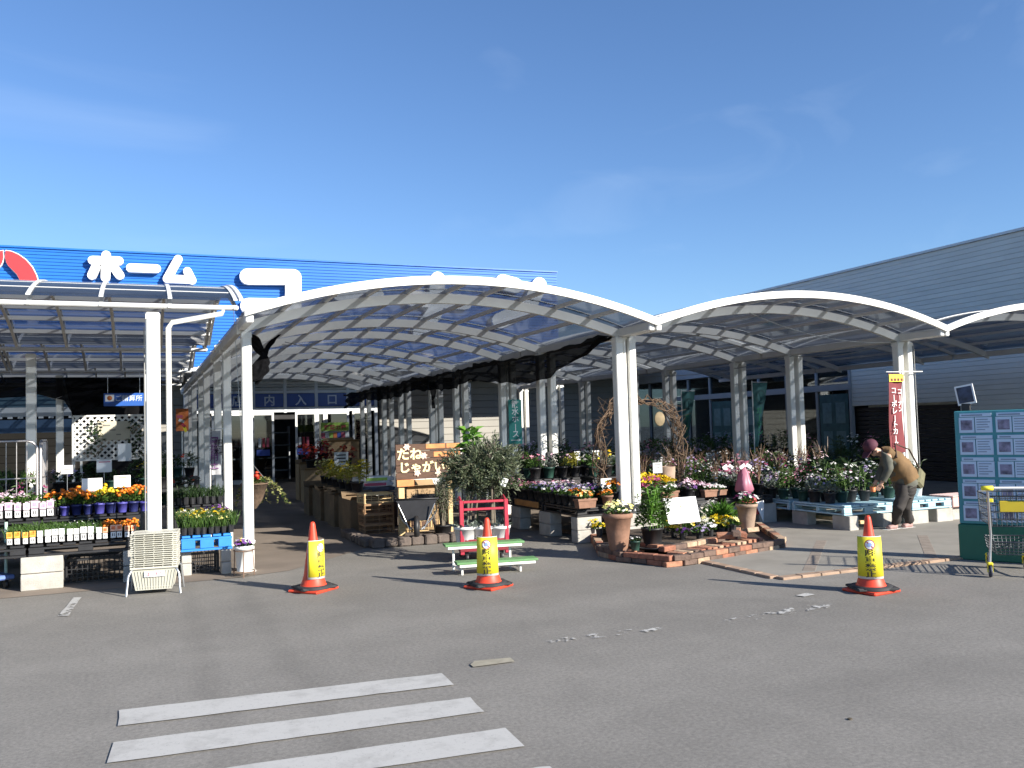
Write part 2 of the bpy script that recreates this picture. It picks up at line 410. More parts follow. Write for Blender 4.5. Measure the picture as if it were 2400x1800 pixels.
marking('crosswalk_stripe', [(523, 1800), (1184, 1706), (1229, 1749), (380, 1872), (215, 1905), (240, 1842)], M_PAINT)
marking('crosswalk_stripe', [(1265, 1797), (1290, 1795), (1330, 1836), (300, 2050), (200, 2050), (215, 1985)], M_PAINT)
marking('line_marking', [(136, 1443), (172, 1400), (190, 1400), (160, 1443)], M_WORN2)
marking('line_marking', [(1282, 1509), (1280, 1500), (1440, 1478), (1548, 1469), (1560, 1476), (1450, 1488)], M_WORN)
marking('line_marking', [(1672, 1462), (1700, 1452), (1800, 1434), (1885, 1418), (1950, 1415), (1950, 1423), (1880, 1433), (1790, 1450)], M_WORN)
marking('line_marking', [(1865, 1395), (1890, 1389), (1910, 1393), (1885, 1398)], M_WORN2)
M_PLATE = pm('tan_metal_plate', (.33, .30, .23), .7, .15, 14, stain=.3)
o = marking('ground_plate', [(1103, 1557), (1112, 1549), (1195, 1541), (1206, 1550), (1110, 1563)], M_PLATE, jag=.004)
for (u, v) in [(1992, 1687)]:
    p = G(u, v); m = MB(); m.lathe([(.001, .005), (.010, .009), (.016, .005), (.010, .003)], 5, (p.x, p.y, 0))
    struct(m.build('dry_leaf', pm('dry_leaf', (.09, .07, .045), .9)), 'stuff')

# brick-edged slab on the right
M_SLAB = pm('slab_concrete', (.25, .232, .20), .9, .12, 3, .3, 80, stain=.2)
M_TILE = pm('tan_tile', (.34, .235, .165), .85, .22, 8, .3, 60, stain=.35)
X0, Y0s, X1, Y1s = 5.9, 7.26, 13.0, 12.85
mb = MB(); mb.box(X0+.125, X1, Y0s+.125, Y1s, -.02, .022)
slab = struct(mb.build('paving_slab', M_SLAB))
proto = None
M_TILE2 = pm('worn_tan_tile', (.24, .20, .165), .9, .15, 8, .3, 60, stain=.35)
proto2 = MB().bbox((0, 0, 0), (.24, .13, .05), .004).mesh('edging_tile', M_TILE2)
def tile_at(x, y, rz, s=(.24, .115, .05), worn_=False):
    global proto
    if worn_: return share(proto2, 'edging_tile', slab, (x, y, -.001+R.uniform(-.0005, .0005)), (0, 0, rz))
    if proto is None:
        m = MB(); m.bbox((0, 0, 0), s, .006); proto = m.mesh('edging_tile', M_TILE)
    o = share(proto, 'edging_tile', slab, (x, y, .001+R.uniform(-.002, .002)), (0, 0, rz+R.uniform(-.02, .02))); return o
for k in range(28): tile_at(X0+.06+.12+k*.25, Y0s+.06, 0)
for k in range(22): tile_at(X0+.06, Y0s+.25+k*.25, math.pi/2)
for k in range(10):
    d = k*.25*.7071; tile_at(6.55+d, 7.55+d, math.pi/4, worn_=True)
for k in range(8):
    d = k*.25*.7071; tile_at(8.3+d, 7.55+d, math.pi/4, worn_=True)

# ================================================================== STORE BUILDING (blue sign wall at the back)
M_BLUE = pm('blue_cladding', (.010, .135, .47), .45, .05, .6, spec=.4)
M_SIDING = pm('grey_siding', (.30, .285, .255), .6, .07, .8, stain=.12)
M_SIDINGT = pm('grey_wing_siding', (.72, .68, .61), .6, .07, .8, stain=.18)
YF = 30.7
KS = .766
def ZS(z): return CH+(z-CH)*KS
store = thing('store_building', 'store with a ribbed blue sign wall carrying white katakana letters', 'building', (5, YF, 0))
def ribbed(mb, x0, x1, y, z0, z1, pitch, dep):
    n = int((z1-z0)/pitch); vs = []; 
    for i in range(n+1):
        z = z0+i*pitch
        for dz, dy in ((0, 0), (pitch*.72, 0), (pitch*.76, dep), (pitch*.96, dep)):
            if z+dz <= z1: vs.append((z+dz, y+dy))
    P = [(x0, b, a) for a, b in vs]+[(x1, b, a) for a, b in vs]; k = len(vs)
    mb.add(P, [(i, i+k, i+k+1, i+1) for i in range(k-1)])
XE = PY(1305, 640, YF).x
mb = MB(); ribbed(mb, -12, XE, YF, ZS(4.5), ZS(9.4), .105, .024)
mb.box(-12, XE, YF+.04, YF+.5, ZS(4.5), ZS(9.36))
mb.build('sign_wall', M_BLUE, store)
mb = MB(); mb.box(-12, XE+.02, YF-.05, YF+.52, ZS(9.4), ZS(9.47)); mb.build('coping', pm('blue_trim', (.01, .13, .5), .4), store)
XP0, XP1 = PY(440, 935, YF).x-.05, PY(885, 935, YF).x+.05
for k in range(16):
    z = k*.24
    for xa_, xb_ in ((-12, XP0), (XP1, 18)):
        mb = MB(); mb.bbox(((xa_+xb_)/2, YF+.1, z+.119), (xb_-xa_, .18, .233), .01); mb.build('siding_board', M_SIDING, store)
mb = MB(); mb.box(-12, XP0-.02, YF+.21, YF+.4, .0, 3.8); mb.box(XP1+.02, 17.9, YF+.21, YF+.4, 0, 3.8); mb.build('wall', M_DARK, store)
mb = MB(); mb.box(-12, 17.9, YF+.55, YF+12, 3.84, 4.8); mb.box(-12, XP0-.6, YF+.55, YF+12, 0, 3.83); mb.box(XP1+.6, 17.9, YF+.55, YF+12, 0, 3.83); mb.build('roof_block', M_SIDINGT, store)
# letters: rounded strokes standing off the wall
def stroke(mb, pts, wd, y0, y1):
    r = wd/2
    def cap(c, a0, a1, n=7): return [(c[0]+r*math.cos(a0+(a1-a0)*i/n), c[1]+r*math.sin(a0+(a1-a0)*i/n)) for i in range(n+1)]
    for i in range(len(pts)-1):
        a, b = pts[i], pts[i+1]; an = math.atan2(b[1]-a[1], b[0]-a[0]); e = .0007*i
        poly = cap(a, an+math.pi/2, an+3*math.pi/2) + cap(b, an-math.pi/2, an+math.pi/2)
        mb.prism([(x, y0-e, z) for x, z in poly], (0, y1-y0+2*e, 0))
M_LET = pm('white_letter', (.82, .82, .80), .4, .02, 4)
def letter(strokes, wpx, src, name='sign_letter'):
    m = MB(); e = 0
    for st in strokes:
        P = []
        for u, v in st:
            q = PY(*src(u, v), YF-.2); P.append((q.x, q.z))
        u, v = st[0]; q0 = PY(*src(u, v), YF-.2); q1 = PY(*src(u, v+wpx), YF-.2)
        stroke(m, P, abs(q0.z-q1.z), YF-.24-e, YF-.03); e += .002
    return m.build(name, M_LET, store)
c1 = lambda u, v: (u/3.687, 560+v/3.687)
c5 = lambda u, v: (480+u/3.687, 640+v/3.687)
letter([[(800, 185), (1028, 190)], [(918, 140), (912, 335)], [(828, 245), (795, 315)], [(988, 250), (1035, 315)]], 74, c1)
letter([[(1130, 250), (1352, 258)]], 74, c1)
letter([[(1540, 175), (1445, 345), (1640, 352)], [(1620, 280), (1660, 360)]], 70, c1)
letter([[(372, 30), (765, 35), (765, 290), (378, 285)]], 138, c5)
letter([[(1165, 172), (1480, 190)]], 138, c5)
c0 = lambda u, v: (u, v)
letter([[(965, 700), (1090, 708)], [(1026, 655), (1020, 730), (985, 778)]], 36, c0)
letter([[(1178, 661), (1208, 669)], [(1264, 668), (1238, 722), (1170, 752)]], 36, c0)
M_LOGO = pm('red_logo', (.62, .035, .04), .4, .04, 5)
def logo_piece(px, grow, mat, y0, y1, name):
    cx = sum(p[0] for p in px)/len(px); cy = sum(p[1] for p in px)/len(px); P = []
    for u, v in px:
        d = math.hypot(u-cx, v-cy); k = 1+grow/d
        q = PY(*c1(cx+(u-cx)*k, cy+(v-cy)*k), YF-.2); P.append((q.x, y0, q.z))
    m = MB(); m.prism(P, (0, y1-y0, 0)); return m.build(name, mat, store)
arc = [(50, 100), (100, 108), (160, 135), (220, 178), (275, 240), (312, 310), (335, 390), (338, 450), (180, 450), (178, 400), (170, 350), (145, 300), (105, 262), (72, 230), (55, 200), (46, 160)]
for mir in (0, 1):
    px = [(((74-u) if mir else u), v) for u, v in arc]
    if mir: px = px[::-1]
    logo_piece(px, 0, M_LOGO, YF-.2, YF-.02, 'logo_sector'); logo_piece(px, 9, M_LET, YF-.16, YF-.015, 'logo_outline')

# ================================================================== ENTRANCE PORCH (glazed, blue lettered header)
YV = 30.0
porch = thing('entrance_porch', 'glazed entrance porch with a navy header lettered in white', 'entrance', (6, YV, 0))
M_GLASS = glassm('window_glass', (.42, .46, .48), .10)
M_FRAME = pm('pale_blue_grey_frame', (.62, .65, .68), .45, .05, 4)
hx = [PY(u, 935, YV).x for u in (445, 594, 668, 741, 815, 880)]
xl, xr = hx[0], hx[-1]
zt, zb = ZS(3.36), ZS(2.80)
mb = MB()
for i, x in enumerate(hx): mb.box(x-.05, x+.05, YV-.04, YV+.08, zb-.2 if 0 < i < 5 else 0, 3.5)
mb.box(xl+.05, xr-.05, YV-.02, YV+.06, zt+.02, zt+.11); mb.box(xl+.05, xr-.05, YV-.03, YV+.07, zb-.18, zb-.02)
mb.box(-12, 17.8, 27.85, YF-.02, 3.56, 3.68)
mb.build('header_frame', M_FRAME, porch)
for i, ch in enumerate(['店', '内', '入', '口', '']):
    a, b = hx[i]+.052, hx[i+1]-.052
    mb = MB(); mb.box(a, b, YV-.01, YV+.05, zb, zt); p = mb.build('header_panel', M_NAVY, porch)
    M_HL = pm('pale_header_lettering', (.62, .67, .74), .6, .03, 5)
    if ch: write(ch, .38, ((a+b)/2 if i else b-.45, YV-.014, (zt+zb)/2), (1, 0, 0), p, M_HL, bold=.008)
    else:
        m = MB(); m.lathe([(.001, -.002), (.10, -.002), (.10, .002), (.001, .002)], 14, (0, 0, 0), m=Matrix.Translation((a+.25, YV-.014, (zt+zb)/2)) @ Matrix.Rotation(math.pi/2, 4, 'X') @ Matrix.Scale(.6, 4, (1, 0, 0)))
        m.build('emblem', M_HL, p)
for k in range(3):
    z = zt+.17+k*.11
    mb = MB(); mb.cbox(((xl+xr)/2, YV+.02, z), (xr-xl-.1, .1, .05), 0, .5); mb.build('louver_blade', M_OFFW, porch)
dz = zb-.19
def leaf_door(x0, x1, name='sliding_door', y=YV):
    m = MB(); m.box(x0, x0+.07, y-.03, y+.03, .02, dz); m.box(x1-.07, x1, y-.03, y+.03, .02, dz)
    m.box(x0+.07, x1-.07, y-.03, y+.03, .02, .16); m.box(x0+.07, x1-.07, y-.03, y+.03, dz-.08, dz)
    f = m.build(name, M_OFFW, porch)
    m = MB(); m.box(x0+.07, x1-.07, y-.008, y+.008, .16, dz-.08); m.build('pane', M_GLASS, f); return f
du = [PY(u, 1000, YV).x for u in (590, 642, 692, 742, 763, 818, 826, 868)]
d1 = leaf_door(xl+.65, du[0]-.02, 'window'); d2 = leaf_door(du[0], du[1]); d3 = leaf_door(du[2], du[3]); d4 = leaf_door(du[4], du[5], 'window'); d5 = leaf_door(du[6], du[7], 'window')
leaf_door(du[3]+.01, du[4]-.01, 'window')
def flat(name, x0, x1, z0, z1, y, mat, parent, th=.012):
    m = MB(); m.box(x0, x1, y-th, y, z0, z1); return m.build(name, mat, parent)
M_PINK = pm('pink_print', (.55, .10, .16), .6); M_BLUEPR = pm('blue_print', (.05, .10, .42), .6); M_LIME = pm('lime_print', (.40, .62, .10), .6, .15, 20)
M_YELLOW = pm('yellow_print', (.85, .72, .04), .55, .06, 8); M_ORANGE = pm('orange_print', (.72, .20, .05), .6, .3, 9)
for d, x0 in ((d2, du[0]+.2), (d3, du[2]+.1)):
    for k in range(3): flat('sticker', x0+k*.13, x0+k*.13+.08, 1.2, 1.5, YV-.032, [M_PAPER, M_RED, M_PINK][k], d)
    flat('sticker', x0-.06, x0+.36, .92, 1.12, YV-.032, M_BLUEPR, d)
# interior behind the porch
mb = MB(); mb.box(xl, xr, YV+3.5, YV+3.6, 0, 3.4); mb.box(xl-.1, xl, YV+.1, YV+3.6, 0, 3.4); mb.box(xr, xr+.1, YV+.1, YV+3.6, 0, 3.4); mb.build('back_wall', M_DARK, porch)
for k in range(4):
    x = xl+.6+k*1.7
    mb = MB()
    for z in (.3, .75, 1.2, 1.65): mb.box(x, x+1.2, YV+2.5, YV+2.9, z, z+.04)
    mb.box(x, x+.04, YV+2.52, YV+2.88, 0, 1.9); mb.box(x+1.16, x+1.2, YV+2.52, YV+2.88, 0, 1.9); mb.build('shelving', M_GREYM, porch)

# ================================================================== STORE WING (grey siding on the right)
XW = 18.0
wing = thing('store_wing', 'long grey sided store wing with glass front behind the flower canopies', 'building', (XW, 17, 0))
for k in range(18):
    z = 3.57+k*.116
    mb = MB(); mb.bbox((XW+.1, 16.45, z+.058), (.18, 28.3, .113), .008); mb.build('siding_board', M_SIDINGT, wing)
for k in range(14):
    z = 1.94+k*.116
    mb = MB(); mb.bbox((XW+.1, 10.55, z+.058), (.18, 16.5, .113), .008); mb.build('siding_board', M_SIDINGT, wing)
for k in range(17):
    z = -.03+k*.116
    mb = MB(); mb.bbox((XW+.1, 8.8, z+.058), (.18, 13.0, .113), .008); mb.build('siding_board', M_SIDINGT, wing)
mb = MB(); mb.box(XW-.04, XW+.3, 2.3, 30.6, 5.66, 5.72); mb.build('coping', M_OFFW, wing)
mb = MB(); mb.box(XW+.22, XW+8, 2.3, 18.4, 0, 5.65); mb.box(XW+.22, XW+8, 18.4, 30.6, 3.0, 5.65); mb.build('roof_block', M_SIDINGT, wing)
M_SHUT = pm('brown_shutter', (.028, .018, .014), .6, .2, 4)
for k in range(16):
    mb = MB(); mb.bbox((XW+.16, 17.05, .06+k*.118), (.05, 3.4, .11), .01); mb.build('shutter_slat', M_SHUT, wing)
mb = MB(); mb.box(XW-.1, XW+.18, 18.75, 30.5, 3.16, 3.56); mb.build('fascia', pm('blue_grey_fascia', (.33, .34, .36), .5, .06, 2), wing)
gy = [18.8+1.3*i for i in range(10)]
mb = MB()
for y in gy: mb.box(XW-.03, XW+.08, y-.04, y+.04, 0, 3.14)
mb.box(XW-.05, XW+.1, 18.75, 30.5, 2.4, 2.57); mb.box(XW-.02, XW+.1, 18.75, 30.5, 0, .1)
mb.build('shopfront_frame', pm('shopfront_frame', (.30, .31, .32), .45, .06, 3), wing)
for i in range(len(gy)-1):
    mb = MB(); mb.box(XW+.02, XW+.035, gy[i]+.042, gy[i+1]-.042, 2.58, 3.14); mb.build('transom_window', M_GLASS, wing)
    mb = MB(); mb.box(XW+.02, XW+.035, gy[i]+.042, gy[i+1]-.042, .11, 2.39); mb.build('window', M_GLASS, wing)
M_TEALP = pm('teal_poster', (.035, .10, .10), .6, .25, 5); M_TEALL = pm('pale_teal_print', (.13, .21, .21), .6, .2, 9)
for i in (0, 3, 4, 6):
    mb = MB(); mb.box(XW-.012, XW+.012, gy[i]+.1, gy[i+1]-.1, .4, 2.3); p = mb.build('window_poster', M_TEALP, wing)
    for a in (0, 1):
        for z in (.65, 1.45):
            y = gy[i]+.17+a*.52
            mb = MB(); mb.bbox((XW-.016, y+.22, z+.32), (.006, .36, .58), .002); mb.build('print', M_TEALL, p)
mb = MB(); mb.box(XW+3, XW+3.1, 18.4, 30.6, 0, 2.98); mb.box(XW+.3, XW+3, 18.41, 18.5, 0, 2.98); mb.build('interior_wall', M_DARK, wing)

# ================================================================== CANOPIES
M_ROOF = glassm('roof_panel', (.16, .18, .215), .09, .075, (.36, .38, .40), .12)
_cm = {}
def canopy(root, W, L, H0, rise, raf, npur, rw=.06, rh=.13, pw=.045, ph=.05, posts=(), pw_=.115, pd=.14, fas=True, sides=(1, 1), fh=.1, beam=.12, pair=False):
    key = (W, L, H0, rise, tuple(raf), npur, tuple(posts), sides, pair)
    z = lambda x: H0+rise*(1-(2*x/W-1)**2)
    n = 24
    def arch(y0, y1, ztop, zbot):
        m = MB(); vs = []
        for i in range(n+1):
            x = W*i/n
            vs += [(x, y0, z(x)+ztop), (x, y1, z(x)+ztop), (x, y1, z(x)+zbot), (x, y0, z(x)+zbot)]
        fs = []
        for i in range(n):
            a, b = i*4, i*4+4
            fs += [(a, b, b+1, a+1), (a+1, b+1, b+2, a+2), (a+2, b+2, b+3, a+3), (a+3, b+3, b, a)]
        fs += [(0, 1, 2, 3), (n*4+3, n*4+2, n*4+1, n*4)]
        m.add(vs, fs); return m
    if key not in _cm:
        d = {}
        if fas: d['fascia'] = [arch(-.045, .0, .03, -fh+.03).mesh('front_fascia', M_WHITE), arch(L, L+.045, .03, -fh+.03).mesh('rear_fascia', M_WHITE)]
        d['raf'] = [arch(y-rw/2, y+rw/2, -ph-.006, -ph-rh).mesh('rafter', M_WHITE) for y in raf]
        d['cap'] = [arch(y-.022, y+.022, .016, .003).mesh('cover_strip', M_OFFW) for y in raf]
        xs = [W*i/npur for i in range(npur+1)]
        d['pur'] = []
        for x in xs[1:-1]:
            m = MB(); m.box(x-pw/2, x+pw/2, .002, L-.002, z(x)-ph-.002, z(x)-.004); d['pur'].append(m.mesh('purlin', M_GREYM if False else M_OFFW))
        d['pan'] = []
        for a, b in zip(xs, xs[1:]):
            m = MB(); k = 3; vs = []
            for i in range(k+1):
                x = a+(b-a)*i/k; vs += [(x, .001, z(x)), (x, L-.001, z(x))]
            m.add(vs, [(2*i, 2*i+2, 2*i+3, 2*i+1) for i in range(k)], smooth=True); d['pan'].append(m.mesh('roof_panel', M_ROOF))
        d['eave'] = []
        for x0, x1 in ((.012, .1), (W-.1, W-.012)):
            m = MB(); m.bbox(((x0+x1)/2, L/2, H0-.075), (x1-x0, L-.01, beam), .012); d['eave'].append(m.mesh('eave_beam', M_OFFW))
        d['post'] = []
        for y in posts:
            for si, x in enumerate((.105, W-.105)+((W+.105,) if pair else ())):
                if si < 2 and not sides[si]: continue
                m = MB(); m.bbox((x, y, (H0-.14)/2), (pw_, pd, H0-.14), .012)
                for q in (-1, 1): m.box(x-.006, x+.006, y+q*(pd/2+.001)-.002, y+q*(pd/2+.001)+.002, .02, H0-.2)
                m.bbox((x, y, .012), (pw_+.03, pd+.03, .02), .004)
                m.bbox((x, y, H0-.19), (pw_+.008, pd+.01, .06), .003)
                d['post'].append(m.mesh('post', M_WHITE))
        _cm[key] = d
    d = _cm[key]
    for k, nm in (('fascia', None), ('raf', 'rafter'), ('cap', 'cover_strip'), ('pur', 'purlin'), ('pan', 'roof_panel'), ('eave', 'eave_beam'), ('post', 'post')):
        for me in d.get(k, []): attach(nm or me.name.split('.')[0], me, root, world=False)
W1, A1, B1 = 5.31, 2.66, 1.74
L1 = A1+B1; OV = B1/2; XC = 1.06; YC = 10.99-OV
row = ['first', 'second', 'third', 'fourth', 'fifth', 'farthest']
for k in range(4):
    r = thing('canopy', f'white arched canopy bay over the entrance walkway, {["nearest, with knotted net", "second from the front", "third from the front", "farthest, against the porch"][k]}', 'canopy', (XC, YC+k*L1, 0), 0, 'arched canopy bays')
    canopy(r, W1, L1-.05, 3.0, .45, (OV, OV+A1), 10, posts=(OV, OV+A1))
for k in range(4):
    r = thing('canopy', f'white arched canopy bay over the right flowers, {["nearest, with banner on its post", "second from the front", "third from the front", "farthest"][k]}', 'canopy', (XC+W1, YC+k*L1, 0), 0, 'arched canopy bays')
    canopy(r, W1, L1-.05, 3.0, .45, (OV, OV+A1), 10, posts=(OV, OV+A1), pair=True)
for k in range(3):
    r = thing('canopy', f'white arched canopy bay at the right picture edge, {["nearest", "second from the front", "farthest"][k]}', 'canopy', (XC+2*W1, YC+k*L1, 0), 0, 'arched canopy bays')
    canopy(r, W1, L1-.05, 3.0, .45, (OV, OV+A1), 10, posts=(OV, OV+A1), sides=(0, 0))
WL = 5.2
for j in range(3):  # third row is added to shade the left background
    for k in range(2):
        r = thing('canopy', f'{["front", "second", "farthest"][j]} barrel canopy over the seedling benches on the left, {"nearer the walkway" if k == 0 else "cut by the left picture edge"}', 'canopy', (XC-.04-k*3.5, 10.25+j*WL, 0), math.pi/2, 'barrel canopies on the left')
        raf = [.04+i*.684 for i in range(6)]
        canopy(r, WL, 3.48, 3.12, .48, raf, 10, rw=.04, rh=.035, pw=.07, ph=.06, posts=(.9, 2.6), fas=True, beam=.05, fh=.03, sides=(1, 0))
# downpipes
def pipe(root_label, pts, r=.031):
    m = MB(); m.tube(pts, r, 8); o = m.build('downpipe', M_WHITE); tag(o, root_label, 'downpipe', 'white downpipes'); return o
px = XC+W1
pipe('white downpipe between the twin corner posts of the middle canopies', [(px, 10.99, .02), (px, 10.99, 2.85)])
pipe('white downpipe behind the green hose sign', [(px, 10.99+L1, .02), (px, 10.99+L1, 2.85)])
pipe('white downpipe at the third pair of canopy posts', [(px, 10.99+2*L1, .02), (px, 10.99+2*L1, 2.85)])
pL = XC-.04-.9
pipe('bent white downpipe beside the left canopy post reaching to the gutter', [(pL+.16, 10.4, .02), (pL+.16, 10.4, 2.82), (pL+.2, 10.38, 2.88), (pL+.72, 10.3, 2.98), (pL+.74, 10.3, 3.06)], .03)

# ================================================================== BLACK SHADE NETS
def netm():
    m = bpy.data.materials.new('black_shade_net'); m.use_nodes = True; t = m.node_tree; l = t.links.new
    b = t.nodes['Principled BSDF']; b.inputs['Base Color'].default_value = (.007, .007, .008, 1); b.inputs['Roughness'].default_value = .95; b.inputs['Specular IOR Level'].default_value = .05
    tp = t.nodes.new('ShaderNodeBsdfTransparent'); ms = t.nodes.new('ShaderNodeMixShader'); ms.inputs[0].default_value = .95
    l(tp.outputs[0], ms.inputs[1]); l(b.outputs[0], ms.inputs[2]); l(ms.outputs[0], t.nodes['Material Output'].inputs[0]); return m
M_NET = netm()
def sheet(name, grid, label, mat=M_NET, cat='shade net', group='black shade nets', parent=None):
    nu, nv = len(grid), len(grid[0]); m = MB()
    m.add([p for row_ in grid for p in row_], [(i*nv+j, (i+1)*nv+j, (i+1)*nv+j+1, i*nv+j+1) for i in range(nu-1) for j in range(nv-1)], smooth=True)
    o = m.build(name, mat, parent)
    if not parent: tag(o, label, cat, group)
    return o
# bunched net sagging under the eave between canopy 1 and 2
g = []
n = 120
for i in range(n+1):
    t = i/n; y = 11.15+t*16.2
    bay = ((y-10.99) % L1)/L1
    s = math.sin(math.pi*bay)
    zt_ = 2.93-.02*math.sin(y*2.1)-.06*s-.03*t
    full = .27+.07*s+.04*math.sin(y*1.9+1)+.015*math.sin(y*6.1)+.05*t
    if y < 15.6: q_ = (y-11.15)/4.45; full = .05+.42*math.sin(min(1, q_*2.2)*1.57)-.13*max(0, q_-.45)/.55; zt_ = 2.92-.06*math.sin(q_*3.14)
    rowp = []
    for j in range(11):
        q = j/10; fold = .06*math.sin(q*11+y*1.6)+.035*math.sin(y*6+q*7)
        in_ = .35*min(1, (y-11.15)/2.5); rowp.append((px-.22-in_+fold+.13*math.sin(q*math.pi), y+.05*math.sin(q*5+y*3), zt_-.06*min(1, (y-11.15)/2.5)-full*max(.05, q)+.015*math.sin(y*11+j)))
    g.append(rowp)
sheet('shade_net', g, 'long black shade net bunched under the eave between the middle canopies')
# hanging tip of the net
g = [[(px-.25+.05*math.sin(i+j), 19.2+.35*(j/4-.5)*(1-i/6), 2.7-.6*i/5) for j in range(5)] for i in range(6)]
sheet('shade_net', g, 'torn black net tip dangling below the long bunched net')
# knotted bunch by the left front post
m = MB()
def px_y(u, v, Y): p = PY(u, v, Y); return p
def fold_tube(pts, rr, seed):
    rnd = random.Random(seed); vs = []
    m.tube([(p[0]+rnd.uniform(-.02, .02), p[1]+rnd.uniform(-.03, .03), p[2]) for p in pts], rr, 9)
def cloth_tube(pts, ws, seed, n=16):
    rnd = random.Random(seed); pts = [Vector(p) for p in pts]; N = 22; vs = []
    ph = [rnd.random()*6.28 for _ in range(4)]
    for i in range(N+1):
        t = i/N*(len(pts)-1); k = min(int(t), len(pts)-2); f = t-k; p = pts[k].lerp(pts[k+1], f); w = ws[k]+(ws[k+1]-ws[k])*f
        for j in range(n):
            a = 6.2832*j/n; rr_ = w*(1+.30*math.sin(3*a+ph[0]+i*.25)+.16*math.sin(5*a+ph[1]-i*.4)+.08*math.sin(7*a+ph[2]+i*.7))
            vs.append(p+_R0*(rr_*math.cos(a))+Vector((_F.x, _F.y, 0))*(rr_*.45*math.sin(a)))
    m.add(vs, [(i*n+j, i*n+(j+1) % n, (i+1)*n+(j+1) % n, (i+1)*n+j) for i in range(N) for j in range(n)]); m.add(vs[-n:], [tuple(range(n))]); m.add(vs[:n], [tuple(range(n))])
cloth_tube([px_y(568, 780, 11.3), px_y(585, 790, 11.35), px_y(600, 805, 11.4), px_y(612, 822, 11.4), px_y(618, 836, 11.4)], [.07, .085, .075, .055, .035], 1)
cloth_tube([px_y(656, 784, 11.7), px_y(640, 796, 11.6), px_y(628, 814, 11.5), px_y(618, 836, 11.4)], [.015, .03, .035, .035], 2)
cloth_tube([px_y(618, 832, 11.4), px_y(614, 850, 11.38), px_y(604, 872, 11.35), px_y(592, 890, 11.32), px_y(578, 896, 11.3)], [.035, .085, .115, .10, .05], 3)
cloth_tube([px_y(618, 842, 11.44), px_y(616, 870, 11.42), px_y(606, 888, 11.4), px_y(600, 902, 11.4)], [.04, .075, .05, .012], 4)
tag(m.build('shade_net', pm('black_net_cloth', (.006, .006, .007), .9, .4, 20, spec=.05)), 'black shade net knotted and hanging by the left front post of the walkway', 'shade net', 'black shade nets')
# net curtain behind the left benches
def curtain(px_top, px_bot, Y, label):
    nn = 24; g = []
    for i in range(nn+1):
        t = i/nn
        def at(P):
            k = t*(len(P)-1); a = min(int(k), len(P)-2); return Vector(P[a]).lerp(Vector(P[a+1]), k-a)
        a, b = at(px_top), at(px_bot); rowp = []
        for j in range(7):
            u, v = a.lerp(b, j/6); p = PY(u, v, Y); rowp.append((p.x, Y+.07*math.sin(i*.9)+.04*math.sin(i*2.1+j), p.z))
        g.append(rowp)
    sheet('shade_net', g, label)
curtain([(-60, 884), (60, 884), (180, 885), (300, 886), (370, 884)], [(-60, 936), (40, 931), (90, 925), (150, 935), (172, 952)][:3] + [(150, 938), (175, 978)], 20.6, 'black net curtain edge swagged above the market tent')
curtain([(150, 886), (250, 886), (372, 885)], [(172, 985), (250, 982), (372, 985)], 20.9, 'black net curtain hanging behind the white lattice')

g = [[(-6+.25*i, 27.6+.06*math.sin(i*.9)+.03*math.sin(i*2.3+j), .02+2.3*j/5) for j in range(6)] for i in range(25)]  # added sheet that darkens the bright wall behind the tent
sheet('shade_net', g, 'added black sheet darkening the bay behind the market tent')

M_CABLE = pm('grey_cable', (.30, .30, .29), .6)
def cable(label, pts, r=.008):
    n = 18; Pn = []
    for a, b, sag in pts:
        a = Vector(a); b = Vector(b)
        for i in range(n+1): t = i/n; Pn.append(a.lerp(b, t)-Vector((0, 0, sag*4*t*(1-t))))
    m = MB(); m.tube(Pn, r, 5); o = m.build('cable', M_CABLE); tag(o, label, 'cable', 'loose cables on the canopies')
x2 = XC+W1
cable('thin grey cable sagging under the right canopy arch', [((x2+2.2, 10.95, 3.26), (x2+W1-.1, 10.98, 2.86), .16)])
cable('thin grey cable strung along the right eave of the right canopy', [((x2+W1-.15, 11.1, 2.84), (x2+W1-.15, 13.5, 2.84), .09), ((x2+W1-.15, 13.5, 2.84), (x2+W1-.15, 19.4, 2.84), .14)])
cable('grey cable running down the corner post of the right canopy', [((x2+W1+.16, 10.9, 2.8), (x2+W1+.165, 10.9, .1), -.01)], .007)
cable('thin grey cable sagging across the walkway canopy', [((XC+1.2, 15.3, 3.18), (XC+W1-.2, 15.5, 2.88), .15)])
cable('grey cable clipped down the left canopy post', [((pL-.085, 11.1, 2.9), (pL-.085, 11.08, .3), .0)], .007)
m = MB()
for k in range(2):
    for j in range(2): m.lathe([(.001, -.004), (.018, -.003), (.018, .003), (.001, .004)], 8, m=Matrix.Translation((XC+W1-.55+.012*k, YC+OV-.036+(A1)*j, 2.99)) @ Matrix.Rotation(math.pi/2, 4, 'X'))
bx = thing('junction_box', 'small dark junction box on the lit lower part of the second twin post', 'junction box', (XC+W1-.02, 10.99+A1-.075, .98)); RM.pop(bx.name)
m = MB(); m.bbox((0, -.012, .11), (.10, .05, .2), .008); m.build('cover', M_BLACK, bx, False)

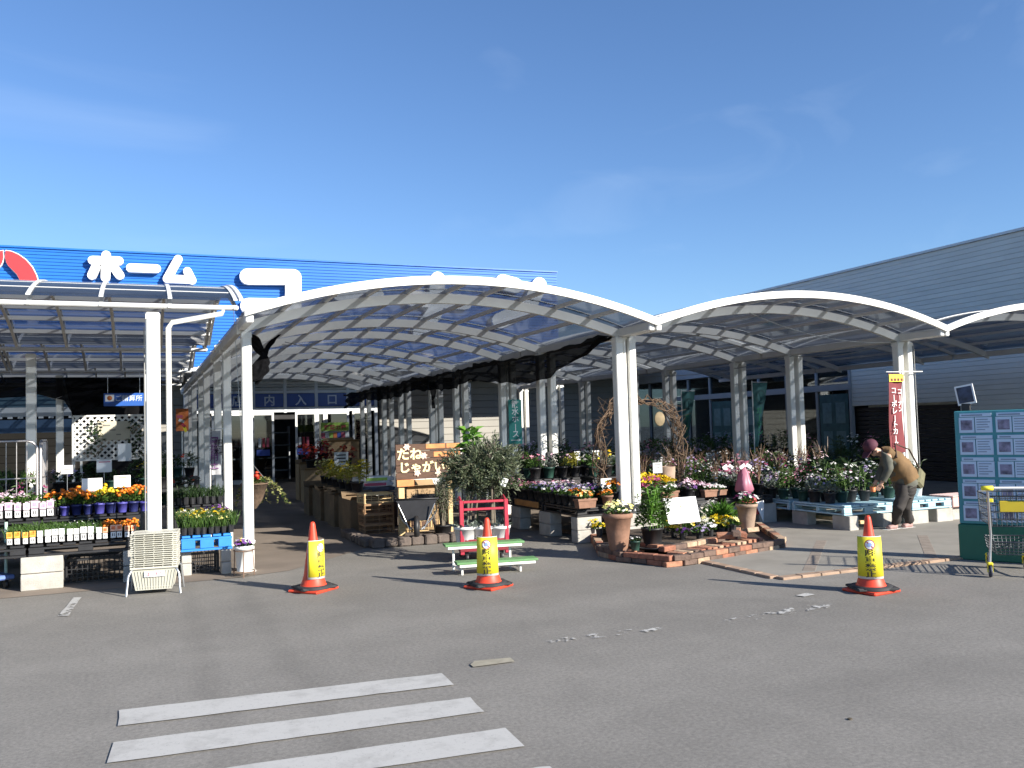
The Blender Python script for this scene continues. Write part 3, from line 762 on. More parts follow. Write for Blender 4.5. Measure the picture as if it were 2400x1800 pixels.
# ================================================================== PLANTS (shared kit)
LF = {
 'mid': leafm('leaf_mid_green', (.035, .085, .015), (.085, .16, .03)),
 'dark': leafm('leaf_dark_green', (.015, .04, .012), (.04, .075, .022)),
 'bright': leafm('leaf_bright_green', (.07, .19, .02), (.14, .30, .035)),
 'olive': leafm('leaf_olive', (.05, .075, .032), (.20, .225, .14), .2),
 'yel': leafm('leaf_yellow_green', (.16, .17, .02), (.34, .30, .04)),
 'grey': leafm('leaf_silver', (.10, .13, .10), (.22, .26, .22)),
 'dry': leafm('dry_twig', (.10, .06, .035), (.20, .13, .08), 0),
 'red': leafm('leaf_red', (.16, .015, .02), (.32, .04, .03)),
}
BL = {
 'orange': leafm('bloom_orange', (.75, .16, .01), (.85, .30, .02), .2),
 'yellow': leafm('bloom_yellow', (.80, .52, .01), (.85, .68, .04), .2),
 'lemon': leafm('bloom_lemon', (.75, .68, .16), (.85, .80, .42), .2),
 'white': leafm('bloom_white', (.74, .72, .70), (.86, .85, .84), .2),
 'pink': leafm('bloom_pink', (.60, .16, .28), (.80, .42, .52), .2),
 'palepink': leafm('bloom_pale_pink', (.72, .46, .58), (.84, .72, .78), .2),
 'purple': leafm('bloom_purple', (.10, .02, .20), (.28, .10, .40), .2),
 'lilac': leafm('bloom_lilac', (.42, .30, .58), (.66, .56, .74), .2),
 'magenta': leafm('bloom_magenta', (.28, .02, .12), (.50, .06, .22), .2),
 'red': leafm('bloom_red', (.50, .02, .02), (.68, .08, .03), .2),
 'mixviola': leafm('bloom_viola', (.80, .74, .30), (.84, .82, .78), .2),
}
def leaf(mb, p, d, ln, wd, rnd, curl=.2):
    d = Vector(d).normalized(); s = d.cross(Vector((0, 0, 1)))
    if s.length < .05: s = Vector((math.cos(rnd.random()*6.3), math.sin(rnd.random()*6.3), 0))
    s.normalize(); s = Quaternion(d, rnd.uniform(-.9, .9)) @ s; u = s.cross(d); p = Vector(p)
    mb.add([p, p+d*ln*.5+s*wd/2+u*curl*ln*.3, p+d*ln-u*curl*ln*.25, p+d*ln*.5-s*wd/2+u*curl*ln*.3], [(0, 1, 2), (0, 2, 3)])
def bloom(mb, p, nrm, r, rnd, petals=5, ball=False):
    nrm = Vector(nrm).normalized(); a = nrm.cross(Vector((.3, .9, .1))).normalized(); b = nrm.cross(a); p = Vector(p)
    vs = [p+nrm*r*(.75 if ball else .12)]; n = petals*2; o = rnd.random()
    for i in range(n):
        an = 2*math.pi*i/n+o; rr = r*(1 if i % 2 else (.86 if ball else .62))
        vs.append(p+(a*math.cos(an)+b*math.sin(an))*rr+nrm*(r*(.1 if ball else .25 if i % 2 else 0)))
    fs = [(0, 1+i, 1+(i+1) % n) for i in range(n)]
    if ball:
        vs.append(p-nrm*r*.3); fs += [(n+1, 1+(i+1) % n, 1+i) for i in range(n)]
    mb.add(vs, fs, smooth=ball)
def foliage(kind, w, h, rnd, n=None, d=None):
    mb = MB(); d = d or w
    if kind == 'grass':
        for i in range(n or 46):
            x, y = rnd.uniform(-w, w), rnd.uniform(-d, d); l = h*rnd.uniform(.5, 1.1)
            leaf(mb, (x, y, 0), (rnd.uniform(-.35, .35), rnd.uniform(-.35, .35), 1), l, .010, rnd, .1)
            if rnd.random() < .6: leaf(mb, (x, y, l*rnd.uniform(.3, .8)), (rnd.uniform(-1, 1), rnd.uniform(-1, 1), .6), l*.4, .014, rnd)
    elif kind == 'dome':
        for i in range(n or 70):
            th = rnd.random()*6.283; q = math.sqrt(rnd.random()); x, y = math.cos(th)*w*q, math.sin(th)*d*q
            z = h*(1-q*q*.75)*rnd.uniform(.35, 1)
            leaf(mb, (x*.7, y*.7, z*.7), (x/w*1.1+rnd.uniform(-.4, .4), y/d*1.1+rnd.uniform(-.4, .4), rnd.uniform(.1, 1)), rnd.uniform(.6, 1.1)*max(.028, min(.05, w*.55)), max(.018, min(.03, w*.32)), rnd)
    elif kind == 'tall':
        for s_ in range(7):
            x, y = rnd.uniform(-w, w)*.5, rnd.uniform(-d, d)*.5; lx, ly = rnd.uniform(-.25, .25), rnd.uniform(-.25, .25); hh = h*rnd.uniform(.7, 1)
            mb.tube([(x, y, 0), (x+lx*hh*.4, y+ly*hh*.4, hh*.5), (x+lx*hh, y+ly*hh, hh)], .004, 3, caps=False)
            for k in range(int((n or 150)/7)):
                t = rnd.uniform(.15, 1); an = rnd.random()*6.28
                leaf(mb, (x+lx*hh*t, y+ly*hh*t, hh*t), (math.cos(an), math.sin(an), rnd.uniform(-.1, .8)), rnd.uniform(.05, .10), .022, rnd)
    elif kind == 'twig':
        for s_ in range(n or 9):
            an = rnd.random()*6.28; sp = rnd.uniform(.1, .5); hh = h*rnd.uniform(.6, 1.1)
            p = [(0, 0, 0), (math.cos(an)*sp*hh*.4, math.sin(an)*sp*hh*.4, hh*.5), (math.cos(an)*sp*hh*.7, math.sin(an)*sp*hh*.7, hh)]
            mb.tube(p, [.007, .005, .002], 4, caps=False)
            for k in range(3):
                q = Vector(p[1]).lerp(Vector(p[2]), rnd.random()); mb.tube([q, q+Vector((rnd.uniform(-.1, .1), rnd.uniform(-.1, .1), rnd.uniform(.06, .18)))], [.004, .0015], 3, caps=False)
    elif kind == 'feather':
        for i in range(n or 160):
            th = rnd.random()*6.283; el = rnd.uniform(.1, 1.4); l = h*rnd.uniform(.6, 1.05)
            dv = Vector((math.cos(th)*math.cos(el)*w/h, math.sin(th)*math.cos(el)*d/h, math.sin(el)))
            p = dv*l*rnd.uniform(.3, .8); leaf(mb, p, dv+Vector((rnd.uniform(-.4, .4), rnd.uniform(-.4, .4), rnd.uniform(-.3, .3))), h*.42, .012, rnd, .3)
    elif kind == 'broad':
        for i in range(n or 26):
            th = rnd.random()*6.283; z = h*rnd.uniform(.15, .95)
            leaf(mb, (rnd.uniform(-.02, .02), rnd.uniform(-.02, .02), z), (math.cos(th), math.sin(th), rnd.uniform(0, .9)), rnd.uniform(.8, 1.2)*w, w*.45, rnd, .3)
        mb.tube([(0, 0, 0), (.01, .01, h)], .007, 4, caps=False)
    elif kind == 'trail':
        for s_ in range(12):
            th = rnd.uniform(-.6, 2.2); p = Vector((0, 0, .03))
            for k in range(14):
                t = k/13; q = Vector((math.cos(th)*w*(t*1.5)**.8, math.sin(th)*d*(t*1.5)**.8, h*.35*math.sin(min(1, t*2.2)*2.2)-h*1.3*t*t))
                for e in range(3): leaf(mb, q, (rnd.uniform(-1, 1), rnd.uniform(-1, 1), rnd.uniform(-.3, .7)), .045, .026, rnd)
    return mb
def blooms(w, h, n, r, rnd, ball=False, d=None, petals=5, zmin=.55):
    mb = MB(); d = d or w
    for i in range(n):
        th = rnd.random()*6.283; q = math.sqrt(rnd.random()); x, y = math.cos(th)*w*q, math.sin(th)*d*q
        z = h*(1-q*q*.4)*rnd.uniform(zmin+.2, 1.08)
        nv = Vector((x/w*.7+rnd.uniform(-.4, .5), y/d*.7+rnd.uniform(-.9, .1), 1))
        bloom(mb, (x, y, z), nv, r*rnd.uniform(.75, 1.15), rnd, petals, ball)
    return mb
def pot_mesh(kind):
    m = MB(); s = MB()
    if kind in ('seed',):
        m.lathe([(.030, 0), (.040, .078), (.043, .078), (.043, .084), (.036, .084), (.036, .07)], 8, smooth=False, cap=False); m.lathe([(.001, .0), (.030, .001)], 8, cap=False)
        return m, M_BLACK, .07, .035
    if kind in ('purple',):
        m.lathe([(.042, 0), (.056, .095), (.062, .095), (.062, .115), (.054, .115), (.052, .1)], 12, cap=False)
        return m, pm('purple_pot', (.07, .065, .30), .45, .1, 8), .1, .05
    if kind in ('navy',):
        m.lathe([(.042, 0), (.056, .095), (.062, .095), (.062, .115), (.054, .115), (.052, .1)], 12, cap=False)
        return m, pm('navy_pot', (.02, .025, .11), .45, .1, 8), .1, .05
    if kind in ('black', 'green', 'white'):
        m.lathe([(.055, 0), (.075, .12), (.08, .12), (.08, .138), (.07, .138), (.068, .12)], 12, cap=False)
        return m, {'black': M_BLACK, 'green': pm('dark_green_pot', (.02, .06, .045), .5, .15, 8), 'white': pm('white_pot', (.72, .72, .70), .5, .06, 8)}[kind], .12, .066
    if kind == 'terra':
        for a in (0,):
            x, y, h = .15, .07, .13
            v = [(-x*.88, -y*.85, 0), (x*.88, -y*.85, 0), (x*.88, y*.85, 0), (-x*.88, y*.85, 0), (-x, -y, h), (x, -y, h), (x, y, h), (-x, y, h)]
            v += [(-x+.012, -y+.012, h), (x-.012, -y+.012, h), (x-.012, y-.012, h), (-x+.012, y-.012, h), (-x+.012, -y+.012, h-.025), (x-.012, -y+.012, h-.025), (x-.012, y-.012, h-.025), (-x+.012, y-.012, h-.025)]
            f = [(0, 3, 2, 1)]
            for i in range(4):
                j = (i+1) % 4; f += [(i, j, j+4, i+4), (i+4, j+4, j+8, i+8), (i+8, j+8, j+12, i+12)]
            m.add(v, f)
            m.box(-x-.008, x+.008, -y-.008, -y-.0005, h-.028, h+.002); m.box(x+.0005, x+.008, -y, y+.008, h-.028, h+.002); m.box(-x-.008, -x-.0005, -y, y+.008, h-.028, h+.002)
        return m, M_TERRA, .11, .12
    if kind in ('clay', 'paleclay'):
        m.lathe([(.075, 0), (.105, .17), (.118, .172), (.118, .205), (.10, .205), (.096, .18)], 16, cap=False)
        return m, M_TERRA if kind == 'clay' else M_TERRAL, .185, .09
_pl = {}; NPL = {}
def plant(pot, fol, bl, loc, label, group=None, scale=1., fcol='mid', h=.12, w=None, nb=9, br=.016, ball=False, card=None, var=2, cat='potted plant', name='potted_plant', rz=None, nf=None, petals=5):
    rnd = random.Random(hash((pot, fol, bl, fcol, nb, h)) % 9999 if False else sum(map(ord, f'{pot}{fol}{bl}{fcol}{nb}{h}')))
    key = (pot, fol, bl, fcol, h, w, nb, br, ball, card, nf, name)
    k = NPL.get(key, 0); NPL[key] = k+1
    rz = R.uniform(-3.1, 3.1) if rz is None else rz
    sc1 = scale*R.uniform(.92, 1.08)
    if k >= var:
        src_ = _pl[key, R.randrange(var)]
        o = dup(src_, loc, rz, label, group, sc1); o['category'] = cat; return o
    rnd = random.Random(k*77+rnd.randrange(999))
    o = thing(name, label, cat, loc, rz, group, sc1); RM.pop(o.name)
    m, mat, zt_, pr = pot_mesh(pot)
    m.build('pot', mat, o, False)
    ms = MB(); ms.lathe([(.001, zt_), (pr, zt_-.002)], 10, cap=False)
    if pot == 'terra': ms = MB(); ms.box(-.135, .135, -.056, .056, zt_-.02, zt_-.002)
    ms.build('soil', M_SOIL, o, False)
    ww = w or pr*1.5; dd = ww*.55 if pot == 'terra' else ww
    f = foliage(fol, ww, h, rnd, nf, dd); fo = f.build('foliage', LF[fcol], o, False); fo.location.z = zt_; fo['kind'] = 'stuff'
    if bl:
        for bi, bcol in enumerate(bl.split('+')):
            b = blooms(ww*1.02, h, nb//len(bl.split('+')), br, rnd, ball, dd, petals); bo = b.build('flower', BL[bcol], o, False); bo.location.z = zt_; bo['kind'] = 'stuff'
    if card:
        c = MB(); c.cbox((0, -pr-.012, .043), (.05, .003, .062), 0, .1); cb = c.build('pot_label', M_PAPER, o, False)
        c = MB(); c.cbox((0, -pr-.016, .115), (.058, .003, .066), 0, -.12); cc = c.build('picture_card', {'orange': pm('orange_card', (.80, .38, .06), .5, .25, 30), 'white': M_PAPER, 'pink': pm('pink_card', (.74, .54, .66), .5, .3, 35), 'peach': pm('peach_card', (.78, .40, .25), .5, .3, 30)}[card], o, False)
        c = MB(); c.cbox((0, -pr-.0185, .118), (.036, .002, .034), 0, -.12); c.build('picture', {'orange': pm('orange_flower_print', (.85, .22, .02), .5, .3, 40), 'white': pm('pale_print', (.55, .62, .72), .5, .3, 50), 'pink': pm('violet_flower_print', (.50, .28, .48), .5, .4, 50), 'peach': pm('red_flower_print', (.62, .14, .04), .5, .3, 50)}[card], cc, False)
        for q in range(2):
            c = MB(); c.cbox((-.009+q*.018, -pr-.0145, .045), (.007, .002, .03), 0, .1); c.build('price_mark', M_INK, cb, False)
    _pl[key, k] = o
    return o

# ------------------------------------------------------------------ pallets, blocks, crates
def pallet(label, x0, x1, y0, y1, z0, z1, mat, group, name='plastic_pallet', slats=7, rz=0):
    c = ((x0+x1)/2, (y0+y1)/2, z0); o = thing(name, label, 'pallet', c, rz, group); RM.pop(o.name)
    a, b, h = (x1-x0)/2, (y1-y0)/2, z1-z0
    t = .03
    sw = 2*a/slats
    for i in range(slats):
        m = MB(); m.bbox((-a+sw*(i+.5), 0, h-t/2), (sw*.8, 2*b-.004, t-.004), .004); m.build('slat', mat, o, False)
    for y in (-b+.03, 0, b-.03):
        for x in (-a+.08, 0, a-.08):
            m = MB(); m.bbox((x, y, h/2-.001), (.15, .055, h-2*t-.004), .004); m.build('block', mat, o, False)
        m = MB(); m.bbox((0, y, t/2), (2*a, .06, t-.004), .004); m.build('bottom_rail', mat, o, False)
        m = MB(); m.bbox((0, y, h-t*1.5-.002), (2*a, .058, t-.006), .004); m.build('top_rail', mat, o, False)
    for x in (-a+.03, a-.03):
        m = MB(); m.bbox((x, 0, h-t*1.5-.003), (.05, 2*b-.14, t-.007), .004); m.build('side_rail', mat, o, False)
        m = MB(); m.bbox((x, 0, t/2), (.05, 2*b-.14, t-.006), .004); m.build('side_rail', mat, o, False)
    return o
_blk = None
def block(label, x, y, z, rz=0, group='concrete blocks under the benches', s=(.39, .15, .19)):
    global _blk
    if _blk is None: _blk = {}
    if s not in _blk:
        m = MB(); m.bbox((0, 0, s[2]/2), (s[0], s[1], s[2]-.003), .008); _blk[s] = m.mesh('concrete_block', M_CONC)
    o = bpy.data.objects.new('concrete_block', _blk[s]); C.objects.link(o); o.location = (x, y, z); o.rotation_euler = (0, 0, rz+R.uniform(-.04, .04))
    return tag(o, label, 'concrete block', group)
def crate(label, x, y, z, rz=0, sz=(.52, .36, .24), mat=None, group='mesh crates under the benches', name='mesh_crate', nx=11, nz=5):
    o = thing(name, label, 'crate', (x, y, z), rz, group); RM.pop(o.name); mat = mat or M_BLACK
    a, b, h = sz[0]/2, sz[1]/2, sz[2]
    for ax, q in ((0, -1), (0, 1), (1, -1), (1, 1)):
        m = MB(); ln = a if ax == 0 else b; off = (b if ax == 0 else a)*q
        def put(u0, u1, z0, z1, th):
            if ax == 0: m.box(u0, u1, off-th, off+th, z0, z1)
            else: m.box(off-th, off+th, u0, u1, z0, z1)
        n = nx if ax == 0 else max(4, int(nx*b/a))
        for i in range(n+1):
            u = -ln+2*ln*i/n; e = .012 if i in (0, n) else .0045; put(u-e, u+e, .0, h-.03, .0042)
        for i in range(nz+1):
            zz = (h-.03)*i/nz; put(-ln, ln, zz, zz+.009, .0034)
        put(-ln-.008, ln+.008, h-.03, h, .009)
        m.build('side_panel', mat, o, False)
    m = MB(); m.box(-a, a, -b, b, .002, .01); m.build('base', mat, o, False)
    return o

# ================================================================== LEFT BENCHES
Yb = 10.95
zl = .50
pallet('black plastic pallet of labelled seedlings, nearest the left picture edge', -2.35, -1.16, 10.9, 12.0, .36, .495, M_BLACK, 'black pallets on the left')
pallet('black plastic pallet of seedlings beside the stacked baskets', -1.14, -.02, 10.9, 12.0, .36, .495, M_BLACK, 'black pallets on the left')
bx = (G(52, 1384).x+G(143, 1384).x)/2
for k in range(2):
    block(f'pale concrete block under the left seedling pallet, {"bottom" if k == 0 else "top"} of the pair', bx, 10.99, .002+k*.183, 0, s=(.41, .19, .18))
    block(f'shaded concrete block behind the basket stack, {"bottom" if k == 0 else "top"} of the pair', -.12, 11.1, .002+k*.183, math.pi/2, s=(.39, .15, .18))
    block(f'concrete block at the far left under the seedling pallet, {"bottom" if k == 0 else "top"} of the pair', -2.1, 11.05, .002+k*.183, 0, s=(.41, .19, .18))
cx = (PY(163, 1350, 11.25).x+PY(285, 1350, 11.25).x)/2
crate('black mesh crate under the left pallet beside the pale blocks', cx, 11.42, .005, 0, (.60, .38, .27))
cx2 = (PY(421, 1340, 11.1).x+PY(505, 1340, 11.1).x)/2
crate('black mesh crate under the bright blue pallet', cx2, 11.3, .005, 0, (.46, .36, .25))
# lower tier seedlings
def row(n, x0, x1): return [x0+(x1-x0)*(i+.5)/n for i in range(n)]
fx0, fx1 = PY(16, 1270, Yb).x, PY(322, 1270, Yb).x
xs = row(18, fx0, fx1)
G1 = 'seedlings on the lower left bench'
for i, x in enumerate(xs):
    card = 'orange' if i < 4 else ('white' if i < 13 else 'peach')
    if i == 9: card = 'white'
    side = f'{ORD[i]} from left, front row'
    if i < 13: plant('seed', 'grass', None, (x, Yb, zl), f'green seedling with {"orange" if i < 4 else "white"} card on the lower left bench, {side}', G1, .98, 'mid', .12, nf=26, card=card, rz=R.uniform(-.15, .15), cat='seedling', name='seedling')
    else: plant('seed', 'dome', 'orange', (x, Yb, zl), f'orange seedling with peach card on the lower left bench, {side}', G1, .98, 'mid', .10, nb=8, br=.02, ball=True, card='peach', rz=R.uniform(-.15, .15), cat='seedling', name='seedling')
for r_ in range(1, 4):
    for i, x in enumerate(row(17, fx0, fx1)):
        fl = i > 11
        lab = f'{"orange flowering" if fl else "tall green"} seedling, {["", "second", "third", "fourth", "fifth"][r_]} row of the lower left bench, {ORD[i]} from left'
        if fl: plant('seed', 'dome', 'orange', (x+R.uniform(-.01, .01), Yb+.012+r_*.115, zl), lab, G1, 1, 'mid', .11, nb=9, br=.022, ball=True, cat='seedling', name='seedling')
        else: plant('seed', 'grass', 'white' if (i > 6 and R.random() < .5) else None, (x+R.uniform(-.01, .01), Yb+.012+r_*.115, zl), lab, G1, 1, 'mid', .135, nb=4, br=.008, nf=26, cat='seedling', name='seedling')
# upper tier
zu = .735; Yu = 11.62
pallet('black pallet raised as the upper step of the left bench', -2.3, -.02, 11.55, 12.65, .60, .732, M_BLACK, 'black pallets on the left', slats=13)
ux = PY(0, 1205, Yu).x; ux1 = PY(131, 1205, Yu).x; ux2 = PY(352, 1205, Yu).x
G2 = 'flowering pots on the upper left bench'
for i, x in enumerate(row(8, ux-.12, ux1)):
    plant('seed', 'dome', 'palepink', (x, Yu, zu), f'pale pink flowers with pink card on the upper left bench, {ORD[i]} from left', G2, 1.22, 'mid', .09, nb=5, br=.016, card='pink', rz=R.uniform(-.15, .15))
for i, x in enumerate(row(8, ux1+.03, ux2)):
    pk = 'purple' if i in (0, 3, 5, 7) else 'navy'
    bl = 'orange' if i in (0, 1, 2, 5, 6, 7) else 'yellow'
    plant(pk, 'dome', bl, (x, Yu+.02, zu), f'{bl} marigold in a {pk if pk == "navy" else "purple"} pot on the upper left bench, {ORD[i]} from left', G2, 1.0, 'mid', .19, w=.085, nb=11, br=.026, ball=True, rz=R.uniform(-.2, .2), cat='marigold', name='marigold')
for r_ in (1, 2):
    for i, x in enumerate(row(15, ux-.1, ux2)):
        bl = 'palepink' if i < 3 else (None if i < 5 else ('orange' if (i < 9 or i > 11) else 'yellow'))
        plant('seed', 'dome', bl, (x, Yu+.04+r_*.14, zu), f'{"leafy plant" if not bl else {"palepink": "pale pink flowers", "orange": "orange marigold", "yellow": "yellow marigold"}[bl]} {["", "second", "third", "fourth"][r_]} row of upper left bench, {ORD[i]} from left', G2, 1.35, 'mid', .15, w=.07, nb=8, br=.024, ball=bl in ('orange', 'yellow'), name='marigold' if bl in ('orange', 'yellow') else 'daisy', cat='marigold' if bl in ('orange', 'yellow') else 'daisy')
# price cards on the bench
def card(label, a, b, Y, lines=3, mat=None, tilt=0, legs=True, group='price cards among the plants', cat='price card', pic=None):
    p, q = PY(*a, Y), PY(*b, Y); cx, cz = (p.x+q.x)/2, (p.z+q.z)/2; wd, ht = abs(q.x-p.x), abs(p.z-q.z)
    o = thing('price_card', label, cat, (cx, Y, cz-ht/2), 0, group); RM.pop(o.name)
    m = MB(); m.cbox((0, 0, ht/2), (wd, .006, ht), 0, tilt); bd = m.build('card_face', mat or M_PAPER, o, False)
    for k in range(lines):
        m = MB(); m.cbox((R.uniform(-.05, .05)*wd, -.0045, ht*(.82-.6*k/max(1, lines))), (wd*R.uniform(.45, .75), .002, ht*.07), 0, tilt); m.build('print_line', M_INK if k else (pic or M_INK), bd, False)
    if legs: m = MB(); m.tube([(0, .006, ht*.5), (0, .006, -.22)], .004, 5); m.build('stake', M_STEEL, o, False)
    return o
card('white folded price card standing among the orange marigolds', (192, 1122), (240, 1150), 11.75, 0)
card('white price card with coloured pictures among the orange marigolds', (267, 1115), (306, 1141), 11.8, 1, pic=M_LIME)
card('small framed price card in front of the dark bench on the left', (144, 1091), (171, 1110), 12.6, 2)

# bright blue pallet with violas
pbx0, pbx1 = PY(424, 1270, 10.9).x, PY(551, 1270, 10.9).x-.03
pallet('bright blue plastic pallet carrying yellow violas', pbx0, pbx1, 10.9, 12.0, .29, .475, M_BLUEP, None, slats=5)
for k in range(2): block(f'upright concrete block under the right end of the blue pallet, {"lower" if k == 0 else "upper"}', pbx1-.07, 10.99, .002+k*.143, math.pi/2, s=(.19, .11, .142))
for k in range(2): block(f'concrete block under the left end of the blue pallet, {"lower" if k == 0 else "upper"}', pbx0+.06, 11.1, .002+k*.143, math.pi/2, s=(.19, .11, .142))
G3 = 'violas on the blue pallet'
for r_ in range(8):
    for i, x in enumerate(row(8, pbx0+.0, pbx1+.02)):
        c_ = R.choice(['yellow', 'mixviola', 'yellow', 'lemon']) if r_ < 6 or i < 4 else 'purple'
        if r_ == 0: c_ = None if R.random() < .7 else 'lemon'
        nm_ = {'yellow': 'yellow', 'mixviola': 'cream', 'lemon': 'lemon yellow', 'purple': 'dark purple', None: 'unopened'}[c_]
        plant('seed', 'grass', c_, (x+R.uniform(-.006, .006), 10.955+r_*.1, .48), f'{nm_} viola on the blue pallet, {ORD[r_]} row from front, {ORD[i]} from left', G3, 1.0, 'mid', .175, nb=7, br=.026, nf=44, cat='viola', name='viola')
# dark tray step behind the violas
pallet('black pallet step with grassy seedlings behind the yellow violas', pbx0-.1, pbx1, 12.1, 12.9, .62, .74, M_BLACK, 'black pallets on the left', slats=5)
for r_ in range(2):
    for i, x in enumerate(row(8, pbx0-.1, pbx1)):
        plant('seed', 'grass', None, (x, 12.16+r_*.14, .745), f'grassy seedling on the step behind the violas, {["front", "back"][r_]} row, {ORD[i]} from left', 'grassy seedlings behind the violas', 1.1, 'dark', .13, nf=34, cat='seedling', name='seedling')

# stack of shopping baskets on its rack
M_BASK = pm('cream_basket_plastic', (.50, .485, .41), .5, .08, 9, stain=.3)
bl_, br_ = G(318, 1385), G(413, 1385)
sx = (bl_.x+br_.x)/2; sy = 10.12; bw = .46; rzB = -.12
rk = thing('basket_rack', 'tubular steel rack holding the stacked cream shopping baskets', 'rack', (sx, sy, 0), rzB); RM.pop(rk.name)
for q in (-1, 1):
    m = MB(); m.tube([(q*(bw/2+.03), -.21, .0), (q*(bw/2+.015), -.17, .2), (q*(bw/2-.01), -.15, .25), (q*(bw/2-.04), -.14, .262)], .012, 7); m.build('leg', M_STEEL, rk, False)
    m = MB(); m.tube([(q*(bw/2+.03), .2, .0), (q*(bw/2+.01), .17, .25)], .012, 7); m.build('leg', M_STEEL, rk, False)
m = MB(); m.tube([(-bw/2+.04, -.14, .262), (bw/2-.04, -.14, .262)], .012, 7); m.tube([(-bw/2-.01, .17, .25), (bw/2+.01, .17, .25)], .012, 7); m.build('crossbar', M_STEEL, rk, False)
# lowest basket, its mesh front showing
def basket(label, z, first=False):
    o = thing('shopping_basket', label, 'basket', (sx+R.uniform(-.006, .006), sy+R.uniform(-.008, .008), z), rzB+R.uniform(-.015, .015), 'stacked shopping baskets'); RM.pop(o.name)
    return o
bk = basket('lowest cream shopping basket with a red lettered plate on its mesh front', .0)
a0, b0, a1, b1, h = bw/2-.055, .12, bw/2-.02, .15, .21
zt0 = .05
m = MB()
for i in range(15):
    t = i/14*2-1; m.bar((t*a0, -b0-.035, zt0), (t*a1, -b1-.01, zt0+h-.02), .006, .006, (0, 1, 0)); m.bar((t*a0, b0, zt0), (t*a1, b1, zt0+h-.02), .006, .006, (0, 1, 0))
for i in range(8):
    t = i/7; m.bar((-a0-(a1-a0)*t, -b0-.035+.025*t, zt0+(h-.02)*t), (a0+(a1-a0)*t, -b0-.035+.025*t, zt0+(h-.02)*t), .006, .0065)
m.build('mesh_front', M_BASK, bk, False)
m = MB(); m.add([(-a0, -b0-.03, zt0), (a0, -b0-.03, zt0), (a1, -b1-.004, zt0+h), (-a1, -b1-.004, zt0+h), (-a0, b0, zt0), (a0, b0, zt0), (a1, b1, zt0+h), (-a1, b1, zt0+h)], [(0, 1, 2, 3), (5, 4, 7, 6), (4, 0, 3, 7), (1, 5, 6, 2), (0, 4, 5, 1)])
m.build('body', pm('cream_basket_inside', (.42, .41, .34), .6, .1, 9), bk, False)
m = MB(); m.cbox((.01, -b1-.022, zt0+h-.05), (.2, .006, .055)); pl_ = m.build('name_plate', M_PAPER, bk, False)
me = text_mesh('コーナン', .046, .001, .001); me.materials.clear(); me.materials.append(M_RED)
me.transform(Matrix.Translation((.01, -b1-.0265, zt0+h-.05)) @ Matrix.Rotation(math.pi/2, 4, 'X')); attach('lettering', me, pl_, False)
m = MB()
for s_ in (((-bw/2, -.175), (bw/2, -.15)), ((-bw/2, .15), (bw/2, .175))): m.bbox((0, (s_[0][1]+s_[1][1])/2, .272), (bw, .025, .022), .004)
for q in (-1, 1): m.bbox((q*(bw/2-.0125), 0, .272), (.025, .298, .0215), .004)
m.build('rim', M_BASK, bk, False)
m = MB()
for s_ in (-1, 1): m.bbox((0, s_*.163, 0), (bw, .022, .017), .005)
for q in (-1, 1): m.bbox((q*(bw/2-.011), 0, 0), (.022, .302, .0165), .005)
for i in range(5): m.bbox((-bw/2*.8+i*bw*.2, -.1762, -.003), (.014, .006, .02), .002)
rim_me = m.mesh('rim', M_BASK)
m = MB(); m.box(-bw/2+.024, bw/2-.024, -.148, .148, -.006, .004); fl_me = m.mesh('floor', M_BASK)
m = MB(); m.tube([(-bw/2+.04, -.185, .004), (-bw/2+.06, -.19, .006), (bw/2-.06, -.19, .006), (bw/2-.04, -.185, .004)], .005, 5); hd_me = m.mesh('handle', M_BASK)
NB = 16
for k in range(NB):
    o = basket(f'{"topmost" if k == NB-1 else ORD[k].replace("first", "lowest flat") if k == 0 else ORD[k]} cream basket rim {"" if k in (0, NB-1) else "up "}in the nested stack on the steel rack', .298+k*.0215)
    share(rim_me, 'rim', o); share(hd_me, 'handle', o)
    if k == NB-1: share(fl_me, 'floor', o)

# white pot of violas on a wire stand
p = G(572, 1351); o = thing('plant_stand', 'thin rusty wire stand under the white pot beside the walkway post', 'plant stand', p); RM.pop(o.name)
for k in range(3):
    a = k*2.09+.4; m = MB(); m.tube([(.13*math.cos(a), .13*math.sin(a), 0), (.115*math.cos(a), .115*math.sin(a), .3)], .006, 5); m.build('leg', pm('rusty_wire', (.20, .12, .08), .7), o, False)
for z in (.06, .3):
    m = MB(); m.tube([((.128-.04*z)*math.cos(i*.3927), (.128-.04*z)*math.sin(i*.3927), z) for i in range(16)], .005, 5, closed=True); m.build('ring', _mats['rusty_wire'], o, False)
o = thing('flower_pot', 'white pot of white and dark purple violas by the walkway post', 'flower pot', (p.x, p.y, .065)); RM.pop(o.name)
m = MB(); m.lathe([(.078, 0), (.098, .25), (.106, .25), (.106, .285), (.094, .285), (.09, .26)], 18, cap=False); m.lathe([(.001, 0), (.078, .001)], 18, cap=False); m.build('pot', M_PAPER, o, False)
rnd = random.Random(5); f = foliage('dome', .12, .1, rnd, 80); f = f.build('foliage', LF['dark'], o, False); f.location.z = .26; f['kind'] = 'stuff'
for c_, n_ in (('white', 12), ('purple', 14), ('yellow', 4)):
    b = blooms(.13, .11, n_, .024, rnd).build('flower', BL[c_], o, False); b.location.z = .26; b['kind'] = 'stuff'

